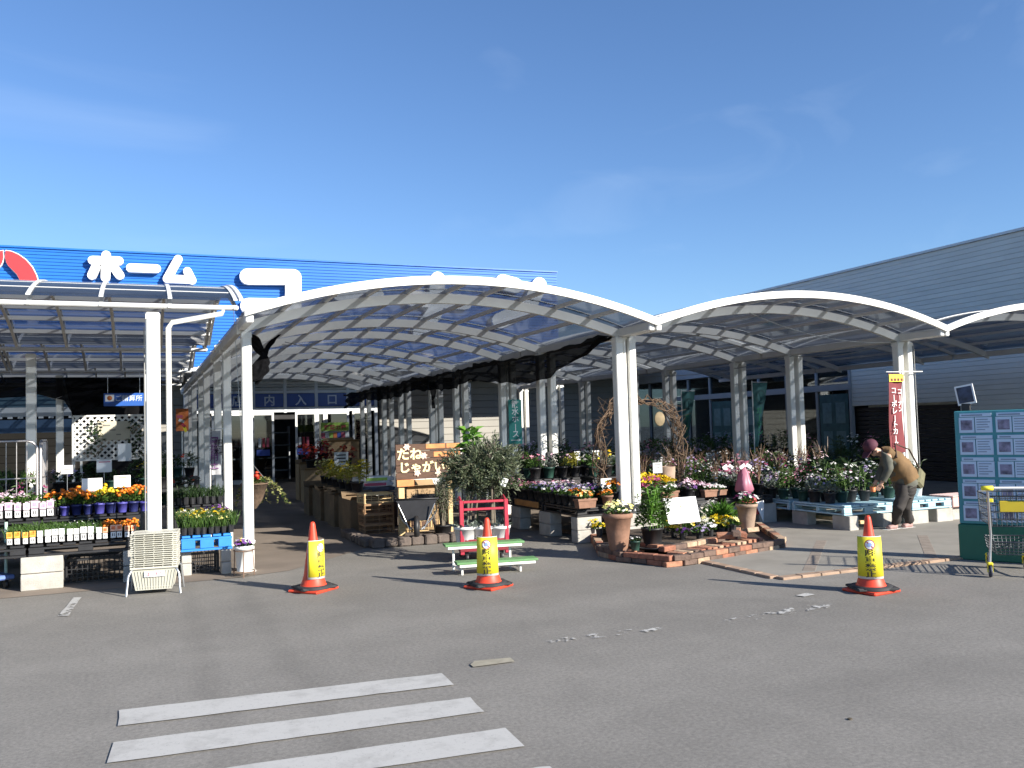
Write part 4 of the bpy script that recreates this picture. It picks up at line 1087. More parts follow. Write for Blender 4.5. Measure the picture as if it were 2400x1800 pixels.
# hanging basket at the walkway post
hp = PY(596, 1135, 12.3)
o = thing('hanging_basket', 'coir hanging basket of red flowers and trailing variegated leaves by the post', 'hanging basket', hp, scale=1.2); RM.pop(o.name)
m = MB(); m.lathe([(.02, -.27), (.09, -.17), (.15, .0), (.155, 0), (.15, .015), (.14, .0)], 14, cap=False); m.build('basket', pm('coir', (.13, .085, .055), .95, .35, 25, .8, 60), o, False)
for k in range(3):
    a = k*2.09; m = MB(); m.tube([(.15*math.cos(a), .15*math.sin(a), .01), (-.12, .02, .36)], .004, 4); m.build('wire', M_STEEL, o, False)
m = MB(); m.tube([(-.12, .02, .36), (-.2, .0, 2.95-hp.z)], .004, 4); m.build('hanger', M_STEEL, o, False)
f = foliage('trail', .26, .22, rnd); f = f.build('foliage', leafm('leaf_variegated', (.06, .11, .02), (.36, .34, .14)), o, False); f['kind'] = 'stuff'
f = foliage('dome', .15, .12, rnd, 70); f = f.build('foliage', LF['mid'], o, False); f['kind'] = 'stuff'
b = blooms(.1, .12, 9, .03, rnd, True).build('flower', BL['red'], o, False); b['kind'] = 'stuff'

# ------------------------------------------------------------------ behind the left benches
# roll cage
cl, crr = PY(-60, 1160, 12.9), PY(87, 1160, 12.9)
rc = thing('roll_cage', 'steel wire roll cage trolley behind the seedling bench at the far left', 'roll cage', (cl.x, 12.9, 0)); RM.pop(rc.name)
wd, dp, ht = crr.x-cl.x, .75, 1.62
M_WIRE = pm('zinc_wire', (.50, .47, .46), .4, .12, 10, metal=.7)
def cage_panel(p0, ux, w_, nv, name, gate=False):
    m = MB(); P = lambda u, z: (p0[0]+ux[0]*u, p0[1]+ux[1]*u, z)
    m.tube([P(0, .15), P(0, ht-.08), P(.05, ht-.02), P(.12, ht), P(w_-.12, ht), P(w_-.05, ht-.02), P(w_, ht-.08), P(w_, .15)], .017, 7)
    for i in range(1, nv): m.tube([P(w_*i/nv, .18), P(w_*i/nv, ht)], .006, 5)
    for z in (.18, .66, 1.14): m.tube([P(0, z), P(w_, z)], .012, 6)
    m.build(name, M_WIRE, rc, False)
cage_panel((0, 0), (1, 0), wd, 6, 'front_gate'); cage_panel((wd+.04, .02), (0, 1), dp, 7, 'side_panel'); cage_panel((-.04, .02), (0, 1), dp, 7, 'side_panel')
m = MB(); m.bbox((wd/2, dp/2, .15), (wd+.05, dp, .04), .008); m.build('deck', M_STEEL, rc, False)
for x in (.06, wd-.06):
    for y in (.06, dp-.06):
        m = MB(); m.lathe([(.05, -.018), (.055, 0), (.05, .018)], 12, m=Matrix.Translation((x, y, .056)) @ Matrix.Rotation(math.pi/2, 4, 'X')); m.box(x-.02, x+.02, y-.028, y-.02, .05, .13); m.build('caster', M_BLACK, rc, False)
for k in range(5):
    x = cl.x+.15+.22*k
    plant('black', 'tall', R.choice(['orange', None, 'magenta']), (min(x, crr.x-.12), 13.2+.12*(k % 2), .172+.5*0), f'potted plant inside the roll cage, {ORD[k]} from the left', 'plants in the roll cage', 1.3, 'mid', .55, w=.2, nb=8, br=.03, nf=120)

# lattice trellis with notice
lt, lb = PY(171, 976, 16.2), PY(352, 1066, 16.2)
lo = thing('lattice_panel', 'white diagonal lattice trellis behind the left benches', 'trellis', (lt.x, 16.2, 0)); RM.pop(lo.name)
lw, lz1, lz0 = lb.x-lt.x, lt.z, lb.z-.05
M_LAT = pm('white_wood', (.72, .71, .67), .6, .05, 8)
for a, b in (((0, lz0), (lw, lz0)), ((0, lz1), (lw, lz1)), ((0, 0), (0, lz1)), ((lw, 0), (lw, lz1))):
    m = MB(); m.bar((a[0], 0, a[1]), (b[0], 0, b[1]), .03, .035, (0, 1, 0) if a[1] == b[1] else (0, 1, 0)); m.build('frame_rail', M_LAT, lo, False)
hh = lz1-lz0; st = .105
for sgn, y in ((1, -.006), (-1, .006)):
    k = -int(hh/st)-1
    while k*st < lw+hh:
        x0 = k*st; pts = []
        # line x = x0 + t, z = t (0..hh), clipped to 0..lw
        t0, t1 = max(0, -x0), min(hh, lw-x0)
        if t1-t0 > .03:
            a = (x0+t0, t0); b = (x0+t1, t1)
            if sgn < 0: a, b = (lw-a[0], a[1]), (lw-b[0], b[1])
            m = MB(); m.bar((a[0], y, lz0+a[1]), (b[0], y, lz0+b[1]), .032, .008, (0, 1, 0)); m.build('lattice_slat', M_LAT, lo, False)
        k += 1
npn = thing('notice_board', 'beige notice board with faded writing hung on the white lattice', 'notice board', (0, 0, 0)); RM.pop(npn.name)
a, b = PY(229, 988, 16.16), PY(305, 1030, 16.16); m = MB(); m.box(a.x, b.x, 16.155, 16.175, b.z, a.z); bd = m.build('board', pm('beige_board', (.50, .46, .36), .7, .06, 5), npn, False)
for k in range(3):
    m = MB(); z = a.z-(a.z-b.z)*(.25+.25*k); m.box(a.x+.08+.1*k, b.x-.3+.08*k, 16.15, 16.1545, z, z+.022); m.build('writing_line', pm('faded_ink', (.20, .19, .17), .8), bd, False)
rnd = random.Random(9)
mb = MB()
for k in range(160):
    u = rnd.random(); q = PY(210+30*rnd.random() if u < .4 else 300+50*rnd.random(), 985+80*rnd.random(), 16.1); leaf(mb, q, (rnd.uniform(-1, 1), rnd.uniform(-1, .2), rnd.uniform(-1, .6)), .08, .05, rnd)
o = mb.build('ivy', LF['dark']); tag(o, 'dark ivy climbing over the white lattice trellis', 'ivy')
# checkout sign
a, b = PY(243, 922, 20.4), PY(337, 951, 20.4)
sg = thing('hanging_sign', 'blue hanging sign with an orange emblem lettered in white', 'sign', ((a.x+b.x)/2, 20.4, b.z)); RM.pop(sg.name)
wd, ht = b.x-a.x, a.z-b.z
m = MB(); m.bbox((0, 0, ht/2), (wd, .05, ht), .006); pn = m.build('panel', pm('blue_sign', (.02, .10, .40), .4, .06, 5), sg, False)
m = MB(); m.box(-wd/2+.03, -wd/2+.2, -.03, -.026, .1, ht-.03); em = m.build('emblem', M_PAPER, pn, False)
m = MB(); m.lathe([(.001, 0), (.05, 0), (.05, .003), (.001, .003)], 12, m=Matrix.Translation((-wd/2+.115, -.0305, ht/2+.035)) @ Matrix.Rotation(math.pi/2, 4, 'X')); m.build('emblem', M_ORANGE, pn, False)
me = text_mesh('ご精算所', .135, .002, .002); me.materials.clear(); me.materials.append(pm('grey_blue_letter', (.50, .56, .66), .5)); me.transform(Matrix.Translation((.1, -.028, ht/2+.03)) @ Matrix.Rotation(math.pi/2, 4, 'X')); attach('lettering', me, pn, False)
for q in (-1, 1): m = MB(); m.tube([(q*wd*.4, 0, ht), (q*wd*.4, 0, ht+.45)], .006, 5); m.build('hanger', M_STEEL, sg, False)
# market tent
tp_ = thing('market_tent', 'blue grey gabled market tent standing behind the black net', 'tent', (-2.6, 26, 0)); RM.pop(tp_.name)
M_TENT = pm('blue_grey_canvas', (.10, .18, .22), .75, .12, 3)
pk = PY(88, 920, 26); el, er = PY(-60, 958, 26), PY(172, 958, 26)
ox, oy = tp_.location.x, 26
tw0, tw1, tz, ez = el.x-ox-.3, er.x-ox+.1, pk.z, er.z
mxx_ = (tw0+tw1)/2; m = MB()
m.add([(tw0, -1.5, ez), (tw1, -1.5, ez), (tw1, 1.5, ez), (tw0, 1.5, ez), (mxx_, 0, tz+.15)], [(0, 1, 4), (1, 2, 4), (2, 3, 4), (3, 0, 4)]); m.build('roof', M_TENT, tp_, False)
m = MB()
for k in range(24):
    x0 = tw0+(tw1-tw0)*k/24; x1 = tw0+(tw1-tw0)*(k+1)/24; dz_ = .22+.05*(k % 2); m.add([(x0, -1.505, ez), (x1, -1.505, ez), (x1, -1.5, ez-dz_), (x0, -1.5, ez-dz_)], [(0, 1, 2, 3)])
m.build('valance', pm('sunlit_canvas', (.62, .66, .68), .7, .06, 4), tp_, False)  # sunlit strips of the tent put into the pale colour
m = MB(); m.add([(tw0, -1.52, ez-.3), (tw1, -1.52, ez-.3), (tw1, -1.5, ez-.62), (tw0, -1.5, ez-.62)], [(0, 1, 2, 3)]); m.build('side_sheet', pm('blue_canvas', (.06, .12, .22), .7, .1, 3), tp_, False)
for x in (tw0, tw1):
    for y in (-1.5, 1.5): m = MB(); m.box(x-.03, x+.03, y-.03, y+.03, 0, ez); m.build('leg', M_STEEL, tp_, False)
# back bench goods
bb = thing('display_table', 'dark table of potted plants in front of the lattice trellis', 'table', (-1.0, 14.7, 0)); RM.pop(bb.name)
m = MB(); m.bbox((0, 0, .82), (3.2, .9, .05), .006); m.build('tabletop', M_BLACK, bb, False)
for x in (-1.5, 1.5):
    for y in (-.4, .4): m = MB(); m.bbox((x, y, .4), (.06, .06, .79), .005); m.build('leg', M_BLACK, bb, False)
kinds = [('green', 'dome', None, 'dark'), ('black', 'tall', None, 'dark'), ('black', 'dome', 'lilac', 'dark'), ('white', 'dome', 'pink', 'mid'), ('black', 'grass', None, 'mid'), ('green', 'dome', 'yellow', 'mid')]
for i in range(12):
    k = kinds[(i*5+i//3) % 6]; x = -2.3+i*.235
    plant(k[0], k[1], k[2], (x, 14.4+.2*(i % 2), .848), f'{"flowering" if k[2] else "leafy"} pot on the dark table before the lattice, {ORD[i]} from the left', 'pots on the dark back table', 1.15, k[3], .22, w=.12, nb=9, br=.024)
sb_ = thing('display_table', 'long dark plant shelf between the left posts and the walkway', 'table', (.35, 15.0, 0)); RM.pop(sb_.name)
for z in (.55, .95): m = MB(); m.bbox((0, .0+(.25 if z > .6 else 0), z), (1.0, .5, .04), .005); m.build('shelf', M_BLACK, sb_, False)
for x in (-.46, .46):
    for y in (-.2, .45): m = MB(); m.bbox((x, y, .47), (.05, .05, .93), .004); m.build('leg', M_BLACK, sb_, False)
for i in range(10):
    up = i >= 5; x = -.05+(i % 5)*.19
    plant(R.choice(['black', 'green']), R.choice(['tall', 'dome']), R.choice([None, None, 'white', 'red']), (x, 15.25 if up else 14.9, .972 if up else .572), f'dark leafy pot on the {"upper" if up else "lower"} shelf near the walkway, {ORD[i % 5]} from left', 'pots on the dark shelf near the walkway', 1.1, 'dark', .26, w=.13, nb=6, br=.022, nf=90)
# small bright goods on the far left bench
def parcel(label, a, b, Y, mat, name='paper_bag', cat='bag', dep=.12, group=None):
    p, q = PY(*a, Y), PY(*b, Y); o = MB(); o.bbox(((p.x+q.x)/2, Y, (p.z+q.z)/2), (abs(q.x-p.x), dep, abs(p.z-q.z)), .012); o = o.build(name, mat); tag(o, label, cat, group); return o
card('white paper notice pinned below the right end of the lattice', (276, 1040), (308, 1080), 15.6, 0, legs=False, cat='notice')
card('white and pink notice board standing left of the lattice notice', (226, 1078), (262, 1106), 14.1, 1, legs=True, cat='notice', pic=M_PINK)
# posters and banners seen between left posts and walkway
p, q = PY(412, 958, 24), PY(442, 1010, 24)
o = thing('poster_stand', 'orange and pink poster stand seen past the left downpipe', 'poster', (p.x, 24, 0)); RM.pop(o.name)
m = MB(); m.bbox(((q.x-p.x)/2, 0, (p.z+q.z)/2), (q.x-p.x, .04, p.z-q.z), .005); pn = m.build('panel', M_ORANGE, o, False)
for k in range(4): m = MB(); m.cbox(((q.x-p.x)*(.3+.14*k), -.023, p.z-.2-.11*k), (.14, .003, .07), 0, 0, .4*k); m.build('print', [M_PINK, M_PAPER, M_RED, M_YELLOW][k], pn, False)
m = MB(); m.tube([((q.x-p.x)/2, .03, 0), ((q.x-p.x)/2, .03, q.z+.1)], .02, 6); m.build('pole', M_STEEL, o, False)
def banner(label, a, b, Y, mat, txts, tmat, pole_side=1, wave=.02, group='vertical banners', top_px=None, pole=True, name='banner', toX=None):
    p, q = PY(*a, Y), PY(*b, Y); wd, ht = abs(q.x-p.x), p.z-q.z
    o = thing(name, label, 'banner', (p.x, Y, 0), 0, group); RM.pop(o.name)
    m = MB(); n = 10; vs = []
    for i in range(n+1):
        z = q.z+ht*i/n
        for j in range(5): vs.append((wd*j/4, wave*math.sin(j*1.3+i*.5), z))
    m.add(vs, [(i*5+j, i*5+j+1, (i+1)*5+j+1, (i+1)*5+j) for i in range(n) for j in range(4)], smooth=True)
    cl_ = m.build('cloth', mat, o, False)
    for (s_, size, fx, fz, mt) in txts:
        me = text_mesh(vtext(s_), size, .001, .0015); me.materials.clear(); me.materials.append(mt or tmat); me.transform(Matrix.Translation((wd*fx, -wave-.006, q.z+ht*fz)) @ Matrix.Rotation(math.pi/2, 4, 'X')); attach('lettering', me, cl_, False)
    if pole:
        x = wd+.02 if pole_side > 0 else -.02
        m = MB(); m.tube([(x, 0, 0), (x, 0, p.z+.06)], .012, 6); m.build('pole', M_OFFW, o, False)
        m = MB(); m.tube([(x, 0, p.z+.03), (wd/2-(wd/2+.03)*pole_side, 0, p.z+.03)], .008, 6); m.build('crossbar', M_OFFW, o, False)
    return o
M_GRYB = pm('pale_grey_cloth', (.42, .42, .44), .8, .08, 4); M_PURI = pm('plum_ink', (.16, .06, .18), .7)
banner('narrow pale banner with dark vertical characters beside the walkway post', (495, 1010), (518, 1112), 14.2, M_GRYB, [('園芸用土', .13, .3, .5, M_PURI), ('肥料', .13, .74, .62, M_INK)], M_INK, -1)

# ================================================================== CENTRE: SEED POTATO DISPLAY
sp = G(942, 1248, .13)
o = thing('sign_post', 'brown wooden sign lettered in cream hiragana on a pale timber post', 'sign', (sp.x, sp.y, 0)); RM.pop(o.name)
ztop = PY(940, 1115, sp.y).z
m = MB(); m.bbox((0, 0, (ztop+.35)/2), (.09, .06, ztop+.35), .005); m.build('post', M_WOOD, o, False)
p2 = PY(1052, 1150, sp.y)
m = MB(); m.bbox((p2.x-sp.x+.02, .02, (ztop+.3)/2), (.07, .05, ztop+.3), .005); m.build('post', M_WOOD, o, False)
a, b = PY(924, 1042, sp.y), PY(1070, 1118, sp.y)
bx0_, bx1_, bz0, bz1 = a.x-sp.x, b.x-sp.x+.05, b.z, a.z
nb_ = 5
for k in range(nb_):
    z0 = bz0+(bz1-bz0)*k/nb_; z1 = bz0+(bz1-bz0)*(k+1)/nb_
    m = MB(); m.bbox(((bx0_+bx1_)/2, -.05, (z0+z1)/2), (bx1_-bx0_, .025, z1-z0-.006), .004); m.build('board', M_WOODB, o, False)
M_BRICKO = pm('orange_brick_paint', (.62, .24, .08), .7, .25, 9)
for (x0, z0, w_, h_) in ((.46, .86, .30, .10), (.78, .86, .22, .10), (.58, .62, .20, .09), (.80, .60, .22, .09), (.72, .38, .24, .09)):
    W_ = bx1_-bx0_; H_ = bz1-bz0
    m = MB(); m.box(bx0_+x0*W_, bx0_+min(.99, x0+w_)*W_, -.068, -.0632, bz0+z0*H_, bz0+min(.985, z0+h_+.05)*H_); m.build('brick_motif', M_BRICKO, o, False)
m = MB(); m.bbox((bx0_+.14, -.06, bz0-.05), (.26, .02, .1), .004); m.build('bracket', M_BRICKO, o, False)
M_CREAM = pm('cream_paint', (.78, .68, .38), .7, .06, 8)
for s_, sz_, u, v in (('たね', .185, 961, 1064), ('じゃがいも', .165, 1004, 1093)):
    q = PY(u, v, sp.y-.07)
    me = text_mesh(s_, sz_, .004, .006); me.materials.clear(); me.materials.append(M_CREAM); me.transform(Matrix.Translation((q.x-sp.x, -.068, q.z)) @ Matrix.Rotation(math.pi/2, 4, 'X') @ Matrix.Scale(1.08, 4, (1, 0, 0))); attach('lettering', me, o, False)
M_PETAL = pm('pink_petal_paint', (.78, .56, .46), .7, .1, 8)
for u, v in ((953, 1048), (993, 1068), (978, 1108), (1027, 1108)):
    q = PY(u, v, sp.y-.07); m = MB(); bloom(m, (q.x-sp.x, -.07, q.z), (0, -1, 0), .06, R, 6); m.build('flower_motif', M_PETAL, o, False)
# stone step under the display
st = thing('stone_plinth', 'low dark stone plinth of rough blocks under the potato display', 'plinth', (3.75, 12.75, 0)); RM.pop(st.name)
M_STONE = pm('dark_stone', (.12, .095, .08), .9, .35, 7, .7, 40)
for k in range(9):
    m = MB(); m.bbox((-.75+.19*k, -.62+.02*(k % 2), .065), (.18, .2, .13+R.uniform(-.02, .02)), .02, R.uniform(-.1, .1)); m.build('stone', M_STONE, st, False)
for k in range(8):
    m = MB(); m.bbox((-.82, -.45+.19*k, .06), (.2, .18, .12+R.uniform(-.02, .02)), .02, R.uniform(-.1, .1)); m.build('stone', M_STONE, st, False)
m = MB(); m.box(-.7, .95, -.5, .85, .0, .09); m.build('bed', M_STONE, st, False)
# wheelbarrow standing on end
wb = PY(985, 1240, 12.2); wz = PY(985, 1172, 12.1).z
o = thing('wheelbarrow', 'black wheelbarrow with a steel tube frame below the potato sign', 'wheelbarrow', (wb.x, 12.35, .09), -.32); RM.pop(o.name)
zz = wz-.09
v = [(-.30, -.02, zz), (.30, -.02, zz), (.16, -.16, .24), (-.16, -.16, .24), (-.30, .5, zz+.02), (.30, .5, zz+.02), (.16, .35, .26), (-.16, .35, .26)]
m = MB(); m.add(v, [(0, 3, 2, 1), (4, 5, 6, 7), (0, 4, 7, 3), (1, 2, 6, 5), (3, 7, 6, 2)]); m.build('tray', M_BLACK, o, False)
m = MB(); m.tube([(-.31, -.03, zz), (.31, -.03, zz), (.31, .51, zz+.02), (-.31, .51, zz+.02)], .014, 6, closed=True); m.build('rim', M_BLACK, o, False)
for q in (-1, 1):
    m = MB(); m.tube([(q*.06, -.22, .12), (q*.2, -.05, .24), (q*.28, .3, .34), (q*.27, .95, .5)], .014, 6); m.build('handle', M_STEEL, o, False)
    m = MB(); m.tube([(q*.24, .28, .33), (q*.26, .3, .0), (q*.2, .5, .3)], .012, 6); m.build('leg', M_STEEL, o, False)
    m = MB(); m.tube([(q*.10, -.19, .12), (q*.26, -.14, zz-.06)], .009, 5); m.build('brace', M_STEEL, o, False)
wl = MB(); wl.lathe([(.10, -.04), (.15, -.03), (.16, 0), (.15, .03), (.10, .04)], 16, m=Matrix.Translation((0, -.22, .16)) @ Matrix.Rotation(math.pi/2, 4, 'Y')); w_ = wl.build('wheel', M_BLACK, o, False)
wl = MB(); wl.lathe([(.02, -.045), (.1, -.03), (.1, .03), (.02, .045)], 12, m=Matrix.Translation((0, -.22, .16)) @ Matrix.Rotation(math.pi/2, 4, 'Y')); wl.build('rim', M_STEEL, w_, False)
# open cardboard box of potatoes behind/on the barrow
def open_box(label, x, y, z, w_, d_, h_, rz=0, group=None, fill=None, mat=M_CARD):
    o = thing('cardboard_box', label, 'cardboard box', (x, y, z), rz, group); RM.pop(o.name)
    t = .006; a, b = w_/2, d_/2; m = MB(); m.box(-a, a, -b, -b+t, 0, h_); m.box(-a, a, b-t, b, 0, h_); m.box(-a, -a+t, -b+t+.0005, b-t-.0005, 0, h_); m.box(a-t, a, -b+t+.0005, b-t-.0005, 0, h_); m.box(-a+t, a-t, -b+t, b-t, .001, .008); m.build('body', mat, o, False)
    m = MB(); m.cbox((0, -b-.05, h_+.025), (w_, .004, .13), 0, 1.1); m.build('flap', mat, o, False)
    m = MB(); m.cbox((0, b+.03, h_+.05), (w_, .004, .13), 0, -.6); m.build('flap', mat, o, False)
    if fill:
        m = MB()
        for k in range(40):
            c = (R.uniform(-a+.05, a-.05), R.uniform(-b+.05, b-.05), h_*R.uniform(.6, .8)); s_ = R.uniform(.025, .04); m.lathe([(.001, -s_), (s_*.8, -s_*.5), (s_, 0), (s_*.8, s_*.5), (.001, s_)], 6, c, cap=False)
        f = m.build(fill, pm('potato_skin', (.30, .20, .10), .85, .2, 12), o, False); f['kind'] = 'stuff'
    return o
bxp = PY(1000, 1170, 12.75)
crate('slatted pine crate holding up the cardboard box behind the wheelbarrow', bxp.x, 13.15, .09, 0, (.5, .4, bxp.z-.1), M_WOOD, 'pine crates of the potato display', 'pine_crate', 3, 3)
open_box('open cardboard box of seed potatoes above the wheelbarrow', bxp.x, 13.05, bxp.z, .56, .42, .16, 0, None, 'potatoes')
# paper sacks and crates left of the post
sx_ = PY(893, 1215, 13.0).x
for k in range(4):
    crate(f'brown wooden potato crate left of the sign post, {["bottom", "second up", "third up", "top"][k]} of the stack', sx_-.02, 13.2+.02*k, .09+k*.15, .03*k, (.44, .34, .148), wood('crate_wood', (.28, .16, .08)) if k < 3 else M_WOOD, 'brown potato crates', 'wooden_crate', 2, 2)
def sack(label, x, y, z, sz, mat, rz=0, group='seed and soil sacks', stripe=None):
    o = thing('sack', label, 'sack', (x, y, z), rz, group); RM.pop(o.name)
    bm = bmesh.new(); bmesh.ops.create_cube(bm, size=1); bmesh.ops.subdivide_edges(bm, edges=bm.edges[:], cuts=3, use_grid_fill=True)
    rr = random.Random(int(x*100+z*37))
    for v in bm.verts:
        c = v.co; k = (1-abs(2*c.x)**4*.35)
        c.z *= k*(.85 if abs(c.y) > .45 else 1); c += Vector((rr.uniform(-.02, .02), rr.uniform(-.02, .02), rr.uniform(-.05, .05))); v.co = Vector((c.x*sz[0], c.y*sz[1], (c.z+.5)*sz[2]))
    me = bpy.data.meshes.new('body'); bm.to_mesh(me); bm.free(); me.materials.append(mat)
    for p_ in me.polygons: p_.use_smooth = True
    attach('body', me, o, False)
    if stripe: m = MB(); m.cbox((0, -sz[1]/2-.004, sz[2]*.5), (sz[0]*.6, .004, sz[2]*.5)); m.build('print', stripe, o, False)
    return o
M_SACKB = pm('blue_grey_sack', (.06, .075, .11), .5, .3, 8); M_SACKW = pm('white_sack', (.66, .66, .66), .5, .15, 8)
for k in range(5):
    sack(f'{["dark blue", "blue grey", "dark blue", "white printed", "white"][k]} soil sack left of the potato sign, {["bottom", "second up", "third up", "fourth up", "topmost"][k]}', PY(875, 1150, 14.9).x, 14.9, .42+k*.085, (.62, .42, .1), [M_SACKB, M_SACKB, M_SACKB, M_SACKW, M_SACKW][k], R.uniform(-.1, .1), stripe=[None, M_PAPER, None, M_PINK, M_LIME][k])
pzz = MB(); pzz.bbox((PY(875, 1150, 14.9).x, 14.9, .21), (.7, .5, .41), .01); tag(pzz.build('timber_plinth', M_WOODB), 'dark timber box under the stacked soil sacks', 'box')
wq = PY(1000, 1128, 13.7)
o = sack('white paper sacks of fertiliser lying behind the sign post', wq.x, 13.8, wq.z-.12, (.6, .4, .2), M_SACKW); o['label'] = 'white paper sack lying right behind the timber sign post'
pzz = MB(); pzz.bbox((wq.x, 13.85, (wq.z-.12)/2), (.66, .5, wq.z-.125), .01); tag(pzz.build('timber_plinth', M_WOODB), 'dark timber box under the white sack behind the sign', 'box')
M_CARDD = pm('shaded_cardboard', (.17, .115, .065), .9, .2, 5, stain=.3)  # shade on the walkway row put into the cardboard colour
# row of cardboard boxes along the walkway with yellow foliage on top
for k in range(7):
    y = 14.2+k*.62; x = 3.28+.06*(k % 2)
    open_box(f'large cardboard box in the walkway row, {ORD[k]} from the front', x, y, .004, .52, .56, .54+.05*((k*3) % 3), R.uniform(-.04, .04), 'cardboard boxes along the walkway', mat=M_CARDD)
for k in range(6):
    y = 14.6+k*.55
    plant('black', 'dome' if k % 2 else 'tall', ['yellow', None, 'lemon', 'yellow', None, 'lemon'][k], (3.3, y, .60), f'yellow green plant standing on the walkway boxes, {ORD[k]} from the front', 'plants on the walkway boxes', 1.3, 'yel', .28, w=.21, nb=26, br=.026)
# second cluster farther in
for k in range(5):
    x = 3.7+.42*(k % 3); y = 21.2+.75*(k//3)
    open_box(f'brown box under the red flowers in the deep walkway, {ORD[k]} of the cluster', x, y, .004, .42, .55, .75+.12*(k//3), 0, 'boxes under the red flowers')
    plant('black', 'dome', 'red', (x, y, .76+.12*(k//3)), f'red flowering pot on a brown box deep in the walkway, {ORD[k]} of the cluster', 'red pots deep in the walkway', 1.7, 'red', .2, w=.14, nb=14, br=.03)
card('white lettered card on the brown boxes deep in the walkway', (752, 1142), (798, 1172), 20.85, 2, legs=False, pic=M_NAVY)
card('white price card with dark bars among the deep red flowers', (783, 1060), (817, 1098), 20.85, 3, legs=True)
open_box('tall cardboard box behind the red flowers near the porch', PY(800, 1050, 25.5).x, 25.5, .004, .9, .7, 1.35)
a, b = PY(752, 991, 27), PY(818, 1034, 27)
o = thing('poster_stand', 'lime green lettered poster above a grid of small packets near the porch', 'poster', (a.x, 27, 0)); RM.pop(o.name)
m = MB(); m.bbox(((b.x-a.x)/2, 0, (a.z+PY(785, 1010, 27).z)/2), (b.x-a.x, .04, a.z-PY(785, 1010, 27).z), .005); pn = m.build('header', M_LIME, o, False)
me = text_mesh('野菜の種', .17, .002, .003); me.materials.clear(); me.materials.append(M_RED); me.transform(Matrix.Translation(((b.x-a.x)/2, -.024, (a.z+PY(785, 1010, 27).z)/2-.02)) @ Matrix.Rotation(math.pi/2, 4, 'X')); attach('lettering', me, pn, False)
zh = PY(785, 1010, 27).z-.01; zl_ = PY(785, 1036, 27).z
m = MB(); m.bbox(((b.x-a.x)/2, .02, (zh+0)/2), (b.x-a.x, .03, zh), .004); m.build('rack_back', M_GREYM, o, False)
for r_ in range(4):
    for c_ in range(7): m = MB(); m.cbox(((b.x-a.x)*(c_+.5)/7, -.012, zh-.12-.2*r_), (.11, .02, .16), 0, -.15); m.build('seed_packet', [M_PINK, M_PAPER, M_LIME, M_ORANGE, M_BLUEPR][(r_*2+c_) % 5], o, False)

# ------------------------------------------------------------------ olive trees on the red cart
rp0, rp1 = G(1088, 1318), G(1192, 1312)
cxx, cyy = (rp0.x+rp1.x)/2, (rp0.y+rp1.y)/2+.15
ang = math.atan2(rp1.y-rp0.y, rp1.x-rp0.x)
hw = (rp1-rp0).length/2
o = thing('plant_cart', 'red steel cart with an open frame carrying potted olive trees', 'cart', (cxx, cyy, 0), ang); RM.pop(o.name)
hz = PY(1088, 1172, rp0.y).z
for x in (-hw, hw):
    for y in (-.22, .3):
        if y < 0: m = MB(); m.bbox((x, y, (hz+.1)/2), (.05, .05, hz-.1), .006); m.build('post', M_RED, o, False)
for z in (hz, hz-.09): m = MB(); m.bbox((0, -.22, z-.02), (2*hw-.052, .035, .03), .005); m.build('crossbar', M_RED, o, False)
m = MB(); m.tube([(-hw, -.22, hz-.02), (-hw, -.05, hz+.03), (-hw, .1, hz-.02)], .016, 6); m.tube([(hw, -.22, hz-.02), (hw, -.05, hz+.03), (hw, .1, hz-.02)], .016, 6); m.build('handle', M_RED, o, False)
m = MB(); m.bbox((0, .08, .16), (2*hw+.06, .66, .05), .006); m.bbox((0, -.23, .23), (2*hw-.06, .02, .1), .004); m.build('deck', pm('dark_red_paint', (.22, .02, .03), .5, .15, 8), o, False)
for x in (-hw+.06, hw-.06):
    for y in (-.18, .36): m = MB(); m.lathe([(.05, -.016), (.056, 0), (.05, .016)], 12, m=Matrix.Translation((x, y, .057)) @ Matrix.Rotation(math.pi/2, 4, 'Y')); m.box(x-.024, x+.024, y-.02, y+.02, .1, .134); m.build('caster', M_BLACK, o, False)
